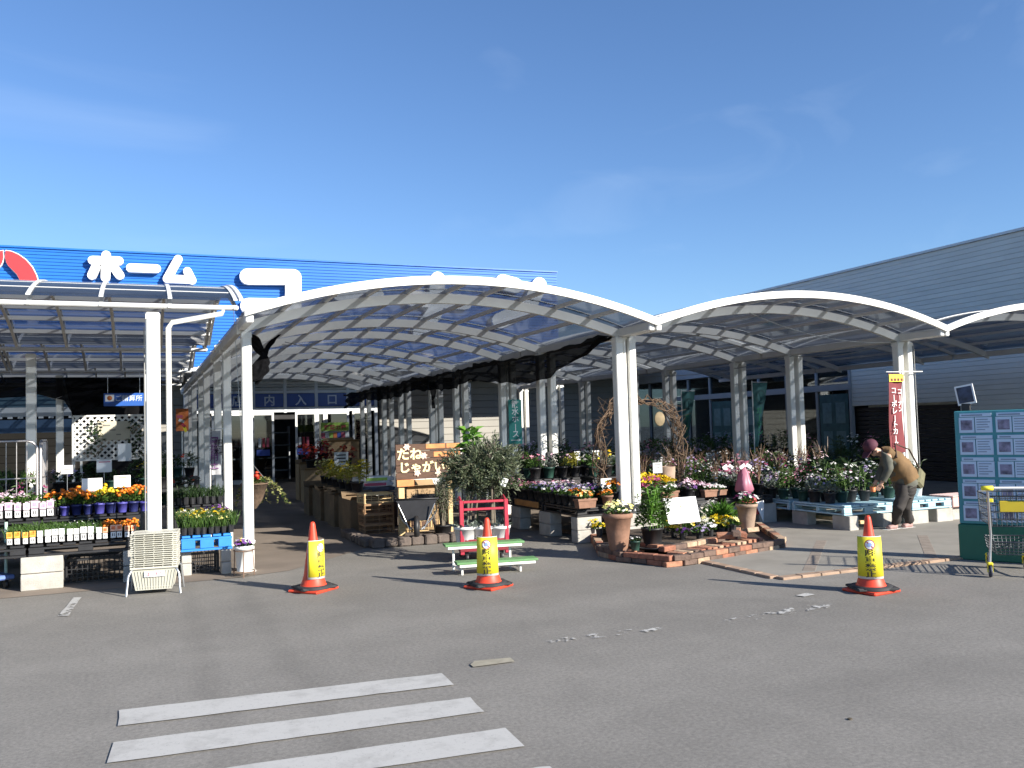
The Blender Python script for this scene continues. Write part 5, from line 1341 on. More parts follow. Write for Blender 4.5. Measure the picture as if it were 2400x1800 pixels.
def tree_in_pot(label, x, y, z, hgt, crown, seed, lf, nleaf, pot='black', trunk=.016, lsz=(.045, .011), group=None, potr=.13, poth=.2):
    rnd = random.Random(seed); o = thing('potted_tree', label, 'potted tree', (x, y, z), 0, group); RM.pop(o.name)
    m = MB(); m.lathe([(potr*.8, 0), (potr, poth), (potr*1.06, poth), (potr*1.06, poth+.02), (potr*.92, poth+.02), (potr*.9, poth-.02)], 16, cap=False); m.build('pot', M_BLACK if pot == 'black' else pot, o, False)
    m = MB(); m.lathe([(.001, poth-.01), (potr*.91, poth-.012)], 12, cap=False); m.build('soil', M_SOIL, o, False)
    m = MB(); tips = []
    (cx_, cy_, cz_), (rx, ry, rz_) = crown
    for s_ in range(5):
        bx, by = rnd.uniform(-.04, .04), rnd.uniform(-.04, .04); tx, ty = cx_+rnd.uniform(-rx, rx)*.5, cy_+rnd.uniform(-ry, ry)*.5
        p0, p1, p2_ = Vector((bx, by, poth-.02)), Vector((bx+tx*.3, by+ty*.3, cz_-rz_*.6)), Vector((tx, ty, cz_+rz_*rnd.uniform(.2, .8)))
        m.tube([p0, p1, p2_], [trunk, trunk*.75, trunk*.3], 6, caps=False)
        for k in range(26):
            t = rnd.uniform(.25, 1); q = p1.lerp(p2_, t); th = rnd.random()*6.283; rr_ = math.sqrt(rnd.random())
            tip = Vector((cx_+math.cos(th)*rx*rr_, cy_+math.sin(th)*ry*rr_, cz_+rz_*rnd.uniform(-1, 1)*math.sqrt(max(0, 1-rr_*rr_*.85))))
            m.tube([q, q.lerp(tip, .5)+Vector((0, 0, .03)), tip], [.005, .004, .002], 3, caps=False); tips.append((q, tip))
    m.build('trunk', pm('olive_bark', (.14, .12, .09), .9, .3, 20), o, False)
    m = MB()
    for k in range(nleaf):
        q, tip = rnd.choice(tips); t = rnd.uniform(.35, 1.08); p = q.lerp(tip, t)+Vector((rnd.uniform(-.03, .03), rnd.uniform(-.03, .03), rnd.uniform(-.03, .03)))
        d = (tip-q).normalized()+Vector((rnd.uniform(-.9, .9), rnd.uniform(-.9, .9), rnd.uniform(-.2, .9))); leaf(m, p, d, lsz[0]*rnd.uniform(.7, 1.3), lsz[1]*rnd.uniform(.8, 1.3), rnd)
    f = m.build('crown', LF[lf], o, False); f['kind'] = 'stuff'
    return o
ca, sa = math.cos(ang), math.sin(ang)
def oncart(x, y): return cxx+x*ca-y*sa, cyy+x*sa+y*ca
x, y = oncart(-.13, .06); c = PY(1110, 1105, y); t1 = tree_in_pot('grey green olive tree in a black pot on the left of the red cart', x, y, .187, 1.2, ((c.x-x, 0, c.z-.187), (.42, .34, .37)), 3, 'olive', 7000, lsz=(.06, .017))
x, y = oncart(.16, .1); c = PY(1155, 1095, y); t2 = tree_in_pot('bushy olive tree with a white tag on the right of the red cart', x, y, .187, 1.2, ((c.x-x, 0, c.z-.187), (.36, .34, .40)), 4, 'olive', 6500, lsz=(.06, .017))
tg = PY(1182, 1130, y-.33); m = MB(); m.cbox(tg, (.075, .003, .10), 0, .2, .4); tag(m.build('plant_tag', M_PAPER), 'white paper tag hanging on the right hand olive tree', 'tag')
x, y = oncart(.0, .3)
o = plant('black', 'broad', None, (x, y, .187), 'tall bright green broad leaved plant rising above the olive trees', None, 1, 'bright', .2, w=.1, nf=4, name='leafy_plant')
zc = PY(1105, 1035, y).z-.187
m = MB(); rnd = random.Random(21); m.tube([(0, 0, .1), (.02, .02, zc*.6), (PY(1100, 1035, y).x-x, 0, zc)], [.012, .01, .008], 6)
cc = Vector((PY(1103, 1030, y).x-x, 0, zc))
m2 = MB()
for k in range(46):
    th = rnd.random()*6.283; leaf(m2, cc+Vector((rnd.uniform(-.06, .06), rnd.uniform(-.06, .06), rnd.uniform(-.16, .15))), (math.cos(th), math.sin(th)*.8, rnd.uniform(-.3, .8)), rnd.uniform(.12, .2), rnd.uniform(.07, .1), rnd, .35)
bpy.data.objects.remove([c_ for c_ in o.children if c_.name.startswith('foliage')][0])
o.rotation_euler = (0, 0, 0); o.scale = (1, 1, 1)
m.build('stem', pm('green_stem', (.10, .13, .04), .6), o, False); f = m2.build('foliage', LF['bright'], o, False); f['kind'] = 'stuff'
for i, (u, col) in enumerate(((.0, None), (.26, None), (-.28, None))):
    x, y = oncart(u*.8, -.13); plant('white', 'dome', None, (x, y, .187), f'small white pot on the front edge of the red cart, {["middle", "right", "left"][i]}', 'small pots on the red cart', 1.7, 'grey', .09, nf=26)
# dark shrub with yellow flowers between barrow and cart
p = G(1040, 1265)
tree_in_pot('dark shrub with dry brown stems between the wheelbarrow and the red cart', p.x, p.y, 0, .9, ((.02, 0, .62), (.16, .16, .36)), 8, 'olive', 900, group=None, potr=.12, poth=.2)
p = PY(1065, 1048, 13.4); c_ = card('white paper card pinned right of the potato sign', (1048, 1040), (1082, 1063), 13.1, 0, legs=True)

# ------------------------------------------------------------------ green two-step flower bench
b0_, b1_ = G(1082, 1347), G(1218, 1338)
ang2 = math.atan2(b1_.y-b0_.y, b1_.x-b0_.x); lw_ = (b1_.xy-b0_.xy).length
o = thing('step_shelf', 'green two step plant bench with white legs behind the middle cone', 'bench', (b0_.x, b0_.y, 0), ang2); RM.pop(o.name)
z1_ = PY(1150, 1312, b0_.y).z; z2_ = PY(1140, 1270, b0_.y+.3).z
for nm_, y, z, off in (('lower_board', -.02, z1_, .06), ('upper_board', .28, z2_, -.02)):
    m = MB(); m.bbox((lw_/2+off, y, z), (lw_+.26, .2, .026), .005); m.build(nm_, M_GREEN, o, False)
    m = MB(); m.bbox((lw_/2+off, y-.085, z-.029), (lw_+.2, .02, .03), .004); m.build('apron', M_WHITE, o, False)
for x in (.0, lw_):
    m = MB(); m.bbox((x, -.04, z1_/2-.007), (.024, .024, z1_-.016), .003); m.build('leg', M_WHITE, o, False)
    m = MB(); m.bbox((x-.04, .3, z2_/2-.007), (.026, .026, z2_-.016), .003); m.build('leg', M_WHITE, o, False)
    m = MB(); m.bar((x-.02, -.02, .06), (x-.03, .3, .06), .02, .02); m.build('brace', M_WHITE, o, False)
m = MB(); m.bbox((lw_/2, .1, .06), (lw_-.03, .02, .03), .003); m.build('stretcher', M_WHITE, o, False)

# ================================================================== CENTRE FLOWER BENCH
TL = 'middle flower bench'
tz_ = .5
pall = [(5.5, 6.6, 10.9, 12.0), (5.5, 6.6, 12.05, 13.15), (5.5, 6.6, 13.2, 14.3), (6.65, 7.75, 11.1, 12.2), (6.65, 7.75, 12.25, 13.35)]
pn_ = ['front left corner', 'second along the walkway side', 'third along the walkway side', 'right of the corner, behind the brick bed', 'behind the right hand pallet']
for (a, b, c_, d), l_ in zip(pall, pn_): pallet(f'black plastic pallet of the {TL}, {l_}', a, b, c_, d, .36, .49, M_BLACK, 'black pallets of the middle flower bench', slats=6)
m = MB(); m.bbox((5.485, 12.6, .44), (.02, .9, .09), .004); tag(m.build('timber_strip', pm('orange_wood', (.42, .20, .06), .7, .25, 8)), 'orange wooden strip fixed along the side of the middle bench', 'timber')
for i, (x, y, rz) in enumerate([(5.68, 10.99, 0), (5.6, 12.0, math.pi/2), (5.6, 13.1, math.pi/2), (5.6, 14.2, math.pi/2), (6.5, 11.0, 0), (6.75, 11.2, 0), (7.6, 11.2, 0), (7.6, 12.3, 0)]):
    for k in range(2): block(f'grey concrete block under the {TL}, {["front corner", "second on walkway side", "third on walkway side", "last on walkway side", "front right", "behind brick bed left", "behind brick bed right", "rear right"][i]}, {"upper" if k else "lower"}', x, y, .002+k*.178, rz, s=(.38, .19, .177))
pallet('raised black pallet step of the middle flower bench, left', 5.75, 6.6, 12.9, 14.2, .66, .78, M_BLACK, 'black pallets of the middle flower bench', slats=5)
pallet('raised black pallet step of the middle flower bench, right', 6.65, 7.8, 12.6, 13.7, .66, .78, M_BLACK, 'black pallets of the middle flower bench', slats=5)
def at(u, v, z): q = G(u, v, z); return (q.x, q.y, z)
GB = 'potted flowers on the middle bench'
cn = {'palepink': 'pale pink', 'lilac': 'lilac', 'purple': 'dark purple', 'white': 'white', 'orange': 'orange', 'yellow': 'yellow', 'pink': 'pink', 'lemon': 'lemon yellow', 'magenta': 'magenta', 'red': 'red', None: 'green leafy'}
def bench_row(y, x0, x1, n, cols, z, rowname, pots=('black',), h=.13, sc1=1.1, fcol='mid', nb=20, br=.022):
    for i in range(n):
        x = x0+(x1-x0)*(i+.5)/n; c_ = cols[i % len(cols)]
        plant(pots[i % len(pots)], 'dome', c_, (x+R.uniform(-.012, .012), y+R.uniform(-.015, .015), z), f'{cn[c_]} primrose, {rowname} of the middle bench, {ORD[i]} from left', GB, sc1, fcol, h, w=.128, nb=nb, br=br, name='primrose', cat='primrose')
# side seen along the walkway: rows of x at increasing y
side_cols = [['orange', 'white', 'lemon'], ['white', 'lilac', 'purple'], ['purple', 'lilac', 'white'], ['lilac', 'purple', 'palepink'], ['white', 'palepink', 'lilac'], ['palepink', 'white', 'white'], ['palepink', 'lilac', 'white'], ['pink', 'palepink', 'palepink'], ['pink', 'palepink', None], [None, 'pink', 'palepink']]
for k in range(10):
    y = 11.2+k*.2
    bench_row(y, 5.5, 6.2 if k else 5.9, 4 if k else 2, side_cols[k], .495, f'{ORD[k]} row back on walkway side', h=.12)
for k in range(5): bench_row(13.25+k*.2, 5.52, 5.85, 2, [['pink', None], ['palepink', 'white'], [None, 'magenta'], ['pink', 'palepink'], [None, None]][k], .495, f'{["tenth", "eleventh", "twelfth", "thirteenth", "fourteenth"][k]} row back on walkway side', h=.14)
# terracotta planters along the front edge
def planter(u, v, z, col, label, fl='dome', sc1=1., h=.13, pot='terra', rz=.05, nb=28, br=.024, fcol='mid', ball=False):
    q = G(u, v, z); return plant(pot, fl, col, (q.x, q.y, z), label, 'planters on the middle bench', sc1, fcol, h, w=.16 if pot == 'terra' else .12, nb=nb, br=br, rz=rz, ball=ball, cat='planter', name='flower_planter')
planter(1372, 1190, .495, 'lemon+orange', 'terracotta planter of cream and orange flowers at the front corner of the middle bench')
planter(1424, 1186, .495, 'orange', 'orange pansies in a pot right of the corner terracotta planter', pot='clay', sc1=.7)
planter(1478, 1178, .495, 'white+palepink', 'terracotta planter of white and pink daisies behind the yellow flowered pot')
planter(1567, 1170, .495, 'white', 'terracotta planter of white flowers above the blank white sign')
planter(1662, 1164, .495, 'white+pink', 'small terracotta planter of white and pink flowers at the right end of the bench', sc1=.85)
planter(1689, 1160, .495, 'white', 'smallest terracotta planter of white flowers at the right end of the bench', sc1=.6)
sunny = [(1440, 1126, 'orange'), (1458, 1122, 'orange'), (1478, 1110, 'orange'), (1492, 1116, 'yellow'), (1507, 1118, 'yellow'), (1522, 1116, 'yellow'), (1537, 1115, 'yellow'), (1552, 1115, 'yellow'), (1565, 1117, 'yellow'), (1512, 1107, 'yellow'), (1532, 1106, 'yellow'), (1550, 1106, 'yellow'),
         (1508, 1132, 'magenta'), (1524, 1134, 'magenta'), (1540, 1133, 'magenta'), (1462, 1140, 'palepink'), (1480, 1138, 'palepink'), (1495, 1144, 'white'), (1562, 1140, 'white'), (1580, 1144, 'white'), (1612, 1122, 'palepink'), (1628, 1126, 'pink'), (1645, 1130, 'palepink'), (1662, 1136, 'white'), (1680, 1138, 'white'), (1412, 1156, 'orange'), (1428, 1158, 'orange'), (1446, 1157, 'orange'), (1620, 1140, 'purple'), (1600, 1132, 'palepink')]
for i, (u, v, c_) in enumerate(sunny):
    q = G(u, v+5, .80); s1_ = 1.25; ymin = 11.08 if u < 1500 else 11.28
    if q.y < ymin: q = PY(u, v, ymin+.1*(i % 2)); s1_ = max(.7, min(1.25, (q.z-.5)/.27))
    n_ = sum(1 for s_ in sunny[:i] if s_[2] == c_)
    plant('black', 'dome', c_, (q.x, q.y, .495), f'{cn[c_]} flower pot near the triple post, {ORD[n_]} {cn[c_]} one of the sunny group', 'sunny flower pots around the triple post', s1_, 'mid', .15, w=.12, nb=40, br=.028, name='pansy', cat='pansy')
for i in range(16):
    c_ = ['pink', None, 'palepink', None, 'white', 'yellow', None, 'lemon'][i % 8]; x = 5.85+(i % 8)*.24; y = 13.05+.28*(i//8)-.2*(x > 6.62)
    plant(R.choice(['black', 'green', 'black']), R.choice(['dome', 'tall', 'dome']), c_, (x, y, .785), f'{cn[c_]} plant on the raised middle step, {["front", "back"][i//8]} row, {ORD[i % 8]} from left', 'plants on the raised step', 1.2, ['mid', 'grey', 'dark', 'yel'][i % 4], .22, w=.13, nb=9, br=.03, nf=80)
card('framed price card with a picture standing among the middle bench flowers', (1408, 1122), (1434, 1152), 11.9, 2, pic=M_LIME)
card('white price card on a stake before the vine arch', (1530, 1085), (1552, 1108), 12.0, 2)
card('thin white price card on the raised step of the middle bench', (1346, 1058), (1360, 1078), 13.6, 0)
card('pale price card near the dark plants left of the vine arch', (1388, 1056), (1410, 1080), 13.9, 1)
sw = PY(1325, 1120, 13.0)
# ------------------------------------------------------------------ vine arch
M_VINE = pm('dry_vine', (.13, .085, .055), .9, .3, 20)
o = thing('vine_arch', 'dry twisted vine arch rising behind the triple corner post', 'vine arch', (7.35, 12.35, 0)); RM.pop(o.name)
vl, vr, vt = PY(1405, 1000, 12.35), PY(1590, 1000, 12.35), PY(1490, 935, 12.35)
rnd = random.Random(31); RX = (vr.x-vl.x)/2; cx_ = (vr.x+vl.x)/2-7.35; zc_ = vl.z-.12; RZ = vt.z-zc_
for k in range(9):
    pts = []; ph = rnd.random()*6.28; fq = rnd.uniform(2, 7); am = rnd.uniform(.03, .12)
    for i in range(30):
        t = i/29; s_ = t*(math.pi+1.6)-.8
        if s_ < 0: x, z = cx_-RX, zc_+s_*.9*1.1
        elif s_ > math.pi: x, z = cx_+RX, zc_-(s_-math.pi)*.9*1.1
        else: x, z = cx_-RX*math.cos(s_), zc_+RZ*math.sin(s_)
        pts.append((x+am*math.sin(fq*s_+ph), am*math.cos(fq*s_+ph*2)+rnd.uniform(-.015, .015), z+am*math.sin(fq*1.3*s_+ph*3)+rnd.uniform(-.015, .015)))
    m = MB(); m.tube(pts, rnd.uniform(.005, .010), 5); m.build('stem', M_VINE, o, False)
m = MB()
for k in range(190):
    side = rnd.choice((-1, 1)); z = rnd.uniform(.55, zc_+RZ*.8); x = cx_+side*RX*(1 if z < zc_ else math.sqrt(max(0, 1-((z-zc_)/RZ)**2))); p = Vector((x, rnd.uniform(-.06, .06), z))
    m.tube([p, p+Vector((rnd.uniform(-.1, .1), rnd.uniform(-.1, .1), rnd.uniform(.02, .14))), p+Vector((rnd.uniform(-.2, .2), rnd.uniform(-.14, .14), rnd.uniform(.0, .28)))], [.005, .004, .002], 4, caps=False)
f = m.build('twigs', M_VINE, o, False); f['kind'] = 'stuff'
for sd in (-1, 1):
    m = MB(); m.tube([(cx_+sd*RX, 0, .55), (cx_+sd*RX, 0, zc_)], .014, 6); m.build('upright', pm('dark_steel', (.07, .06, .05), .6, .2, 10), o, False)
q = PY(1560, 1120, 12.3)
bx_ = thing('plant_tub', 'tall beige tub at the foot of the vine arch', 'tub', (q.x, 12.25, .495)); RM.pop(bx_.name)
m = MB(); m.lathe([(.11, 0), (.135, .42), (.12, .425), (.11, .38)], 14, cap=False); m.build('tub', M_TERRAL, bx_, False)
m = MB(); m.lathe([(.001, .39), (.112, .389)], 12, cap=False); m.build('soil', M_SOIL, bx_, False)
q = PY(1546, 982, 12.1); m = MB(); m.lathe([(.001, -.012), (.09, -.01), (.1, 0), (.09, .01), (.001, .012)], 12, m=Matrix.Translation(q) @ Matrix.Rotation(math.pi/2, 4, 'X') @ Matrix.Scale(1.2, 4, (0, 1, 0))); tag(m.build('seed_pod', pm('tan_straw', (.22, .17, .10), .85, .2, 12)), 'round tan straw disc hanging from the right side of the vine arch', 'ornament')

# ================================================================== BRICK FLOWER BED
M_BR = [pm('red_brick', (.28, .115, .07), .9, .3, 14, .5, 60), pm('orange_brick', (.36, .17, .10), .9, .3, 14, .5, 60), pm('tan_brick', (.40, .28, .185), .9, .3, 14, .5, 60), pm('brown_brick', (.13, .085, .065), .9, .3, 14, .5, 60)]
bed = thing('brick_planter', 'low curved two step planter of loose bricks in front of the middle bench', 'planter', (6.3, 9.7, 0)); RM.pop(bed.name)
bm_me = []
for i, mm_ in enumerate(M_BR):
    m = MB(); m.bbox((0, 0, 0), (.208, .098, .06), .006); bm_me.append(m.mesh('brick', mm_))
def brick(x, y, z, rz, rx=0):
    c = bpy.data.objects.new('brick', R.choices(bm_me, (3, 3, 4, 4))[0]); C.objects.link(c); c.parent = bed
    c.location = (x-6.3, y-9.7, z); c.rotation_euler = (rx, R.uniform(-.03, .03), rz+R.uniform(-.06, .06))
def course(path, z, off=0, step=.215):
    P = [Vector((p[0], p[1])) for p in path]; acc = off; 
    for a, b in zip(P, P[1:]):
        ln = (b-a).length; d = (b-a)/ln
        while acc < ln:
            q = a+d*acc; brick(q.x, q.y, z+R.uniform(-.003, .003), math.atan2(d.y, d.x)); acc += step
        acc -= ln
b1, b2, b3, b4, b5 = G(1375, 1240, .13), G(1480, 1296, .13), G(1585, 1300, .13), G(1838, 1262, .13), G(1775, 1222, .13)
outer = [(b1.x, b1.y), (b1.x-.18, b1.y-.6), (b2.x+.02, b2.y+.75), (b2.x, b2.y+.2), (b2.x+.12, b2.y), (b3.x-.08, b3.y+.02), (b3.x+.1, b3.y), (b4.x-.05, b4.y), (b4.x+.06, b4.y+.12), (b5.x, b5.y)]
course(outer, .032); course(outer, .095, .107)
inner = [(b1.x+.3, b1.y-.2), (b2.x+.34, b2.y+.9), (b2.x+.36, b2.y+.5), (b3.x+.1, b3.y+.36), (b4.x-.45, b4.y+.42), (b5.x-.5, b5.y-.25)]
course(inner, .15, .05)
# tread of bricks laid crosswise between the rings
for k in range(14):
    t = k/13; a = Vector((b3.x+.12, b3.y+.17)).lerp(Vector((b4.x-.3, b4.y+.22)), t); dv = math.atan2(b4.y-b3.y, b4.x-b3.x); brick(a.x, a.y, .108+R.uniform(-.008, .004), dv+math.pi/2+.25)
for k in range(6):
    t = k/5; a = Vector((b2.x+.17, b2.y+.2)).lerp(Vector((b2.x+.17, b2.y+.95)), t); brick(a.x, a.y, .10, .1)
for (u, v, z) in ((1708, 1262, .13), (1740, 1252, .2), (1760, 1243, .2), (1725, 1250, .26), (1700, 1255, .23)):
    q = G(u, v, z); brick(q.x, q.y, z, R.uniform(-1, 1), R.uniform(-.3, .3))
m = MB(); m.add([(x-6.3, y-9.7, .14) for x, y in inner+[(b1.x+.6, b1.y)]], [tuple(range(len(inner)+1))]); m.add([(x-6.3, y-9.7, .06) for x, y in outer], [tuple(range(len(outer)))]); m.build('soil', M_SOIL, bed, False)
GP = 'flowers in the brick bed'
for i, (u, v, c_, h, f_) in enumerate([(1560, 1240, 'yellow', .1, 'dome'), (1580, 1250, 'yellow', .08, 'dome'), (1605, 1246, 'lemon', .1, 'dome'), (1628, 1242, 'yellow', .1, 'dome'), (1655, 1240, 'mixviola', .1, 'dome'), (1678, 1236, 'yellow', .11, 'dome'), (1700, 1236, 'yellow', .11, 'dome'), (1665, 1247, 'white', .08, 'dome'), (1690, 1245, 'yellow', .09, 'dome'), (1718, 1238, 'lemon', .09, 'dome'), (1655, 1215, 'white', .2, 'dome'), (1672, 1205, 'white', .2, 'dome'), (1388, 1238, 'yellow', .1, 'dome'), (1405, 1246, 'yellow', .08, 'dome'), (1600, 1255, 'purple', .07, 'dome'), (1640, 1255, 'lilac', .07, 'dome')]):
    q = G(u, v+8, .15); plant('seed', f_, c_, (q.x, q.y, .13), f'{cn.get(c_, "cream")} flower pot set in the brick bed, {ORD[i]} of the planting', GP, 1.25, 'mid', h, w=.085, nb=15, br=.026, cat='bedding plant', name='bedding_plant')
q = G(1690, 1232, .16); o = plant('black', 'feather', None, (q.x, q.y, .1), 'feathery bright green bush in the brick bed left of the pale tub', None, 1.0, 'bright', .27, w=.3, nf=420, cat='shrub', name='feathery_bush')
# urn with pale yellow flowers
def big_pot(label, u, v, z0, zt_px, halfpx, mat, col, fcol, name='flower_pot', nb=30, br=.03, fh=.16, prof=None):
    q = G(u, v, z0); top = PY(u, zt_px, q.y).z; r = abs(PY(u+halfpx, v, q.y).x-PY(u, v, q.y).x)*.95; h = top-z0
    o = thing(name, label, 'flower pot', (q.x, q.y, z0)); RM.pop(o.name)
    m = MB(); m.lathe(prof and [(r*a, h*b) for a, b in prof] or [(r*.62, 0), (r*.8, h*.45), (r*.94, h*.86), (r*1.04, h*.87), (r*1.06, h*.98), (r*.96, h), (r*.86, h*.97), (r*.82, h*.88)], 22, cap=False); m.build('pot', mat, o, False)
    m = MB(); m.lathe([(.001, h*.91), (r*.84, h*.905)], 14, cap=False); m.build('soil', M_SOIL, o, False)
    rr = random.Random(u); f = foliage('dome', r*1.1, fh, rr, 130).build('foliage', LF[fcol], o, False); f.location.z = h*.93; f['kind'] = 'stuff'
    for c_ in col.split('+'): b = blooms(r*1.15, fh*1.1, nb, br, rr).build('flower', BL[c_], o, False); b.location.z = h*.93; b['kind'] = 'stuff'
    return o
big_pot('tall terracotta urn of pale yellow flowers on the left of the brick bed', 1450, 1288, .12, 1202, 31, M_TERRA, 'lemon', 'mid')
big_pot('pale terracotta tub of white and magenta flowers at the right of the brick bed', 1752, 1238, .16, 1180, 21, M_TERRAL, 'white+magenta', 'mid', nb=16)
m = MB(); q = G(1450, 1290, .12)
# black pot with the tall leafy shrub on a black tray
q = G(1532, 1283, .13)
o = thing('plant_tray', 'round black tray on the bricks under the tall leafy shrub', 'tray', (q.x, q.y, .128)); RM.pop(o.name)
m = MB(); m.lathe([(.25, 0), (.29, .03), (.30, .032), (.28, .012), (.001, .01)], 24, cap=False); m.build('tray', M_BLACK, o, False)
o = thing('potted_shrub', 'tall bushy green shrub with a magenta head in a black pot on the bricks', 'shrub', (q.x, q.y+.02, .142)); RM.pop(o.name)
m = MB(); m.lathe([(.10, 0), (.13, .2), (.138, .2), (.138, .225), (.122, .225), (.12, .2)], 16, cap=False); m.build('pot', M_BLACK, o, False)
rnd = random.Random(17); f = foliage('tall', .26, .62, rnd, 620).build('foliage', LF['mid'], o, False); f.location.z = .2; f['kind'] = 'stuff'
f = foliage('tall', .22, .55, rnd, 320).build('foliage', LF['bright'], o, False); f.location.z = .2; f['kind'] = 'stuff'
f = foliage('dome', .27, .62, rnd, 520).build('foliage', LF['mid'], o, False); f.location.z = .18; f['kind'] = 'stuff'
b = blooms(.13, .10, 40, .02, rnd).build('flower', BL['magenta'], o, False); b.location.z = .74; b['kind'] = 'stuff'
q = G(1510, 1290, .13); o = plant('green', 'dome', 'white', (q.x-.12, q.y, .14), 'small teal potted plant at the left foot of the leafy shrub', None, .8, 'dark', .08)
# blank white signboard
a, b, c_, d = (1553, 1169), (1630, 1163), (1642, 1222), (1568, 1229)
Yq = 9.62
P_ = [PY(*a, Yq+.1), PY(*b, Yq+.04), PY(*c_, Yq-.14), PY(*d, Yq-.08)]
o = thing('blank_board', 'blank white signboard leaning in the brick bed', 'signboard', (P_[3].x, Yq, .15)); RM.pop(o.name)
n_ = (P_[1]-P_[0]).cross(P_[3]-P_[0]).normalized()
m = MB(); m.prism([p-o.location for p in P_], -n_*.012 if n_.y < 0 else n_*.012); m.build('panel', pm('bright_white_board', (.88, .88, .87), .6, .01, 3), o, False)
mid = (P_[0]+P_[1]+P_[2]+P_[3])/4-o.location
m = MB(); m.tube([mid+Vector((.0, .03, .05)), Vector((mid.x, .03, -.08))], .014, 6); m.build('stake', M_WOOD, o, False)

# ================================================================== RIGHT FLOWER BENCHES
GR = 'plants on the right hand benches'
pz0, pz1 = .225, .37
pallet('pale blue plastic pallet at the front right, left of the bending person', 9.22, 10.16, 9.86, 10.96, pz0, pz1, M_PBLUE, 'pale blue pallets', slats=6)
pallet('pale blue plastic pallet behind the front one, left of the bending person', 9.22, 10.16, 11.02, 12.12, pz0, pz1, M_PBLUE, 'pale blue pallets', slats=6)
pallet('pale blue plastic pallet right of the bending person', 10.5, 11.3, 9.84, 10.94, pz0, pz1, M_PBLUE, 'pale blue pallets', slats=6)
pallet('pale blue pallet farther back right of the bending person', 10.2, 11.3, 11.02, 12.12, pz0, pz1, M_PBLUE, 'pale blue pallets', slats=6)
for i, (x, y, rz, l_) in enumerate([(9.33, 9.96, math.pi/2, 'front left corner, left pallet'), (9.98, 9.98, math.pi/2, 'front right corner, left pallet'), (9.36, 10.86, math.pi/2, 'rear left corner, left pallet'), (9.36, 11.9, math.pi/2, 'far left corner of the rear pallet'), (10.68, 9.95, 0, 'front left corner, right pallet'), (11.18, 9.95, 0, 'front right corner, right pallet')]):
    block(f'concrete block under the pale blue pallets, {l_}', x, y, .003, rz, 'blocks under the pale blue pallets', s=(.34, .17, .218))
m = MB(); m.bbox((9.6, 10.4, .11), (.1, 1.0, .05), .004); tag(m.build('timber_batten', M_WOOD), 'pale timber batten lying under the left pale blue pallet', 'timber')
o = thing('pink_box', 'pink paper covered box at the end of the right pale blue pallet', 'box', (11.62, 10.05, .222)); RM.pop(o.name)
m = MB(); m.bbox((0, 0, .08), (.56, .4, .16), .006); m.build('body', pm('pink_paper', (.78, .40, .36), .8, .12, 5), o, False)
m = MB(); m.bbox((0, 0, .164), (.6, .44, .012), .003); m.build('lid', pm('pale_pink_paper', (.80, .56, .52), .8, .1, 5), o, False)
block('concrete block under the pink paper box', 11.62, 10.03, .003, 0, 'blocks under the pale blue pallets', s=(.39, .19, .218))
# dark benches farther left/back
for (a, b, c_, d, l_) in [(8.25, 9.15, 11.3, 12.4, 'beside the bricks, front'), (8.25, 9.15, 12.45, 13.55, 'second back'), (8.25, 9.15, 13.6, 14.7, 'third back'), (9.3, 10.4, 12.3, 13.4, 'behind the pale blue pallets'), (10.5, 11.5, 12.3, 13.4, 'behind the pale blue pallets, right'), (9.3, 11.4, 13.5, 14.5, 'farthest')]:
    pallet(f'black pallet of the right hand benches, {l_}', a, b, c_, d, .32, .45, M_BLACK, 'black pallets of the right benches', slats=6)
for i, (x, y) in enumerate([(8.35, 11.4), (9.05, 11.4), (8.35, 12.5), (8.35, 13.6), (9.4, 12.4), (10.6, 12.4), (11.4, 12.4)]):
    block(f'dark shaded concrete block under the right hand black pallets, {ORD[i]} from the left', x, y, .003, 0, 'blocks under the right black pallets', s=(.34, .17, .315))
cols = ['white', 'palepink', 'pink', 'white', None, 'lilac', 'magenta', 'white']
def grid(x0, x1, y0, y1, nx, ny, z, title, h=(.16, .3), sc1=1.25, cs=cols, fls=('dome', 'dome', 'dome', 'tall', 'twig'), fc=('dark', 'mid', 'dry', 'grey'), nb=15):
    for j in range(ny):
        for i in range(nx):
            c_ = R.choice(cs); k = R.randrange(len(fls)); fl = fls[k]
            x = x0+(x1-x0)*(i+.5)/nx+R.uniform(-.03, .03); y = y0+(y1-y0)*(j+.5)/ny+R.uniform(-.03, .03)
            hh = {'dome': .2, 'twig': .36, 'tall': .34, 'broad': .34, 'feather': .3}[fl]
            fcol = {'dome': R.choice(['dark', 'mid', 'grey']), 'twig': 'dry', 'tall': R.choice(['dark', 'mid']), 'broad': 'dark', 'feather': 'grey'}[fl]
            nm = {'dome': 'cyclamen', 'twig': 'rose bush', 'tall': 'shrub', 'broad': 'foliage plant', 'feather': 'grassy plant'}[fl]
            plant(R.choice(['black', 'green', 'black', 'green', 'black', 'white']), fl, c_, (x, y, z), f'{cn[c_]} {nm} on the {title}, {ORD[j]} row, {ORD[i]} from left', GR, sc1, fcol, hh, name=nm.replace(' ', '_'), cat=nm, w={'dome': .155, 'twig': .12, 'tall': .15, 'broad': .13, 'feather': .16}[fl], nb=nb, br=.022, nf={'dome': 120, 'twig': 10, 'tall': 90, 'broad': 22, 'feather': 90}[fl])
grid(9.22, 10.12, 10.15, 10.95, 4, 3, .372, 'front pale blue pallet', fls=('dome', 'dome', 'tall', 'broad'))
grid(9.22, 10.16, 11.05, 12.1, 4, 3, .372, 'rear pale blue pallet', fls=('dome', 'dome', 'tall', 'dome'))
grid(10.5, 11.3, 10.2, 10.95, 3, 2, .372, 'pallet right of the person', fls=('tall', 'broad', 'tall'), cs=[None, None, 'white'])
grid(10.2, 11.3, 11.05, 12.1, 4, 3, .372, 'pallet behind the person', fls=('tall', 'broad', 'tall'), cs=[None, 'white', None])
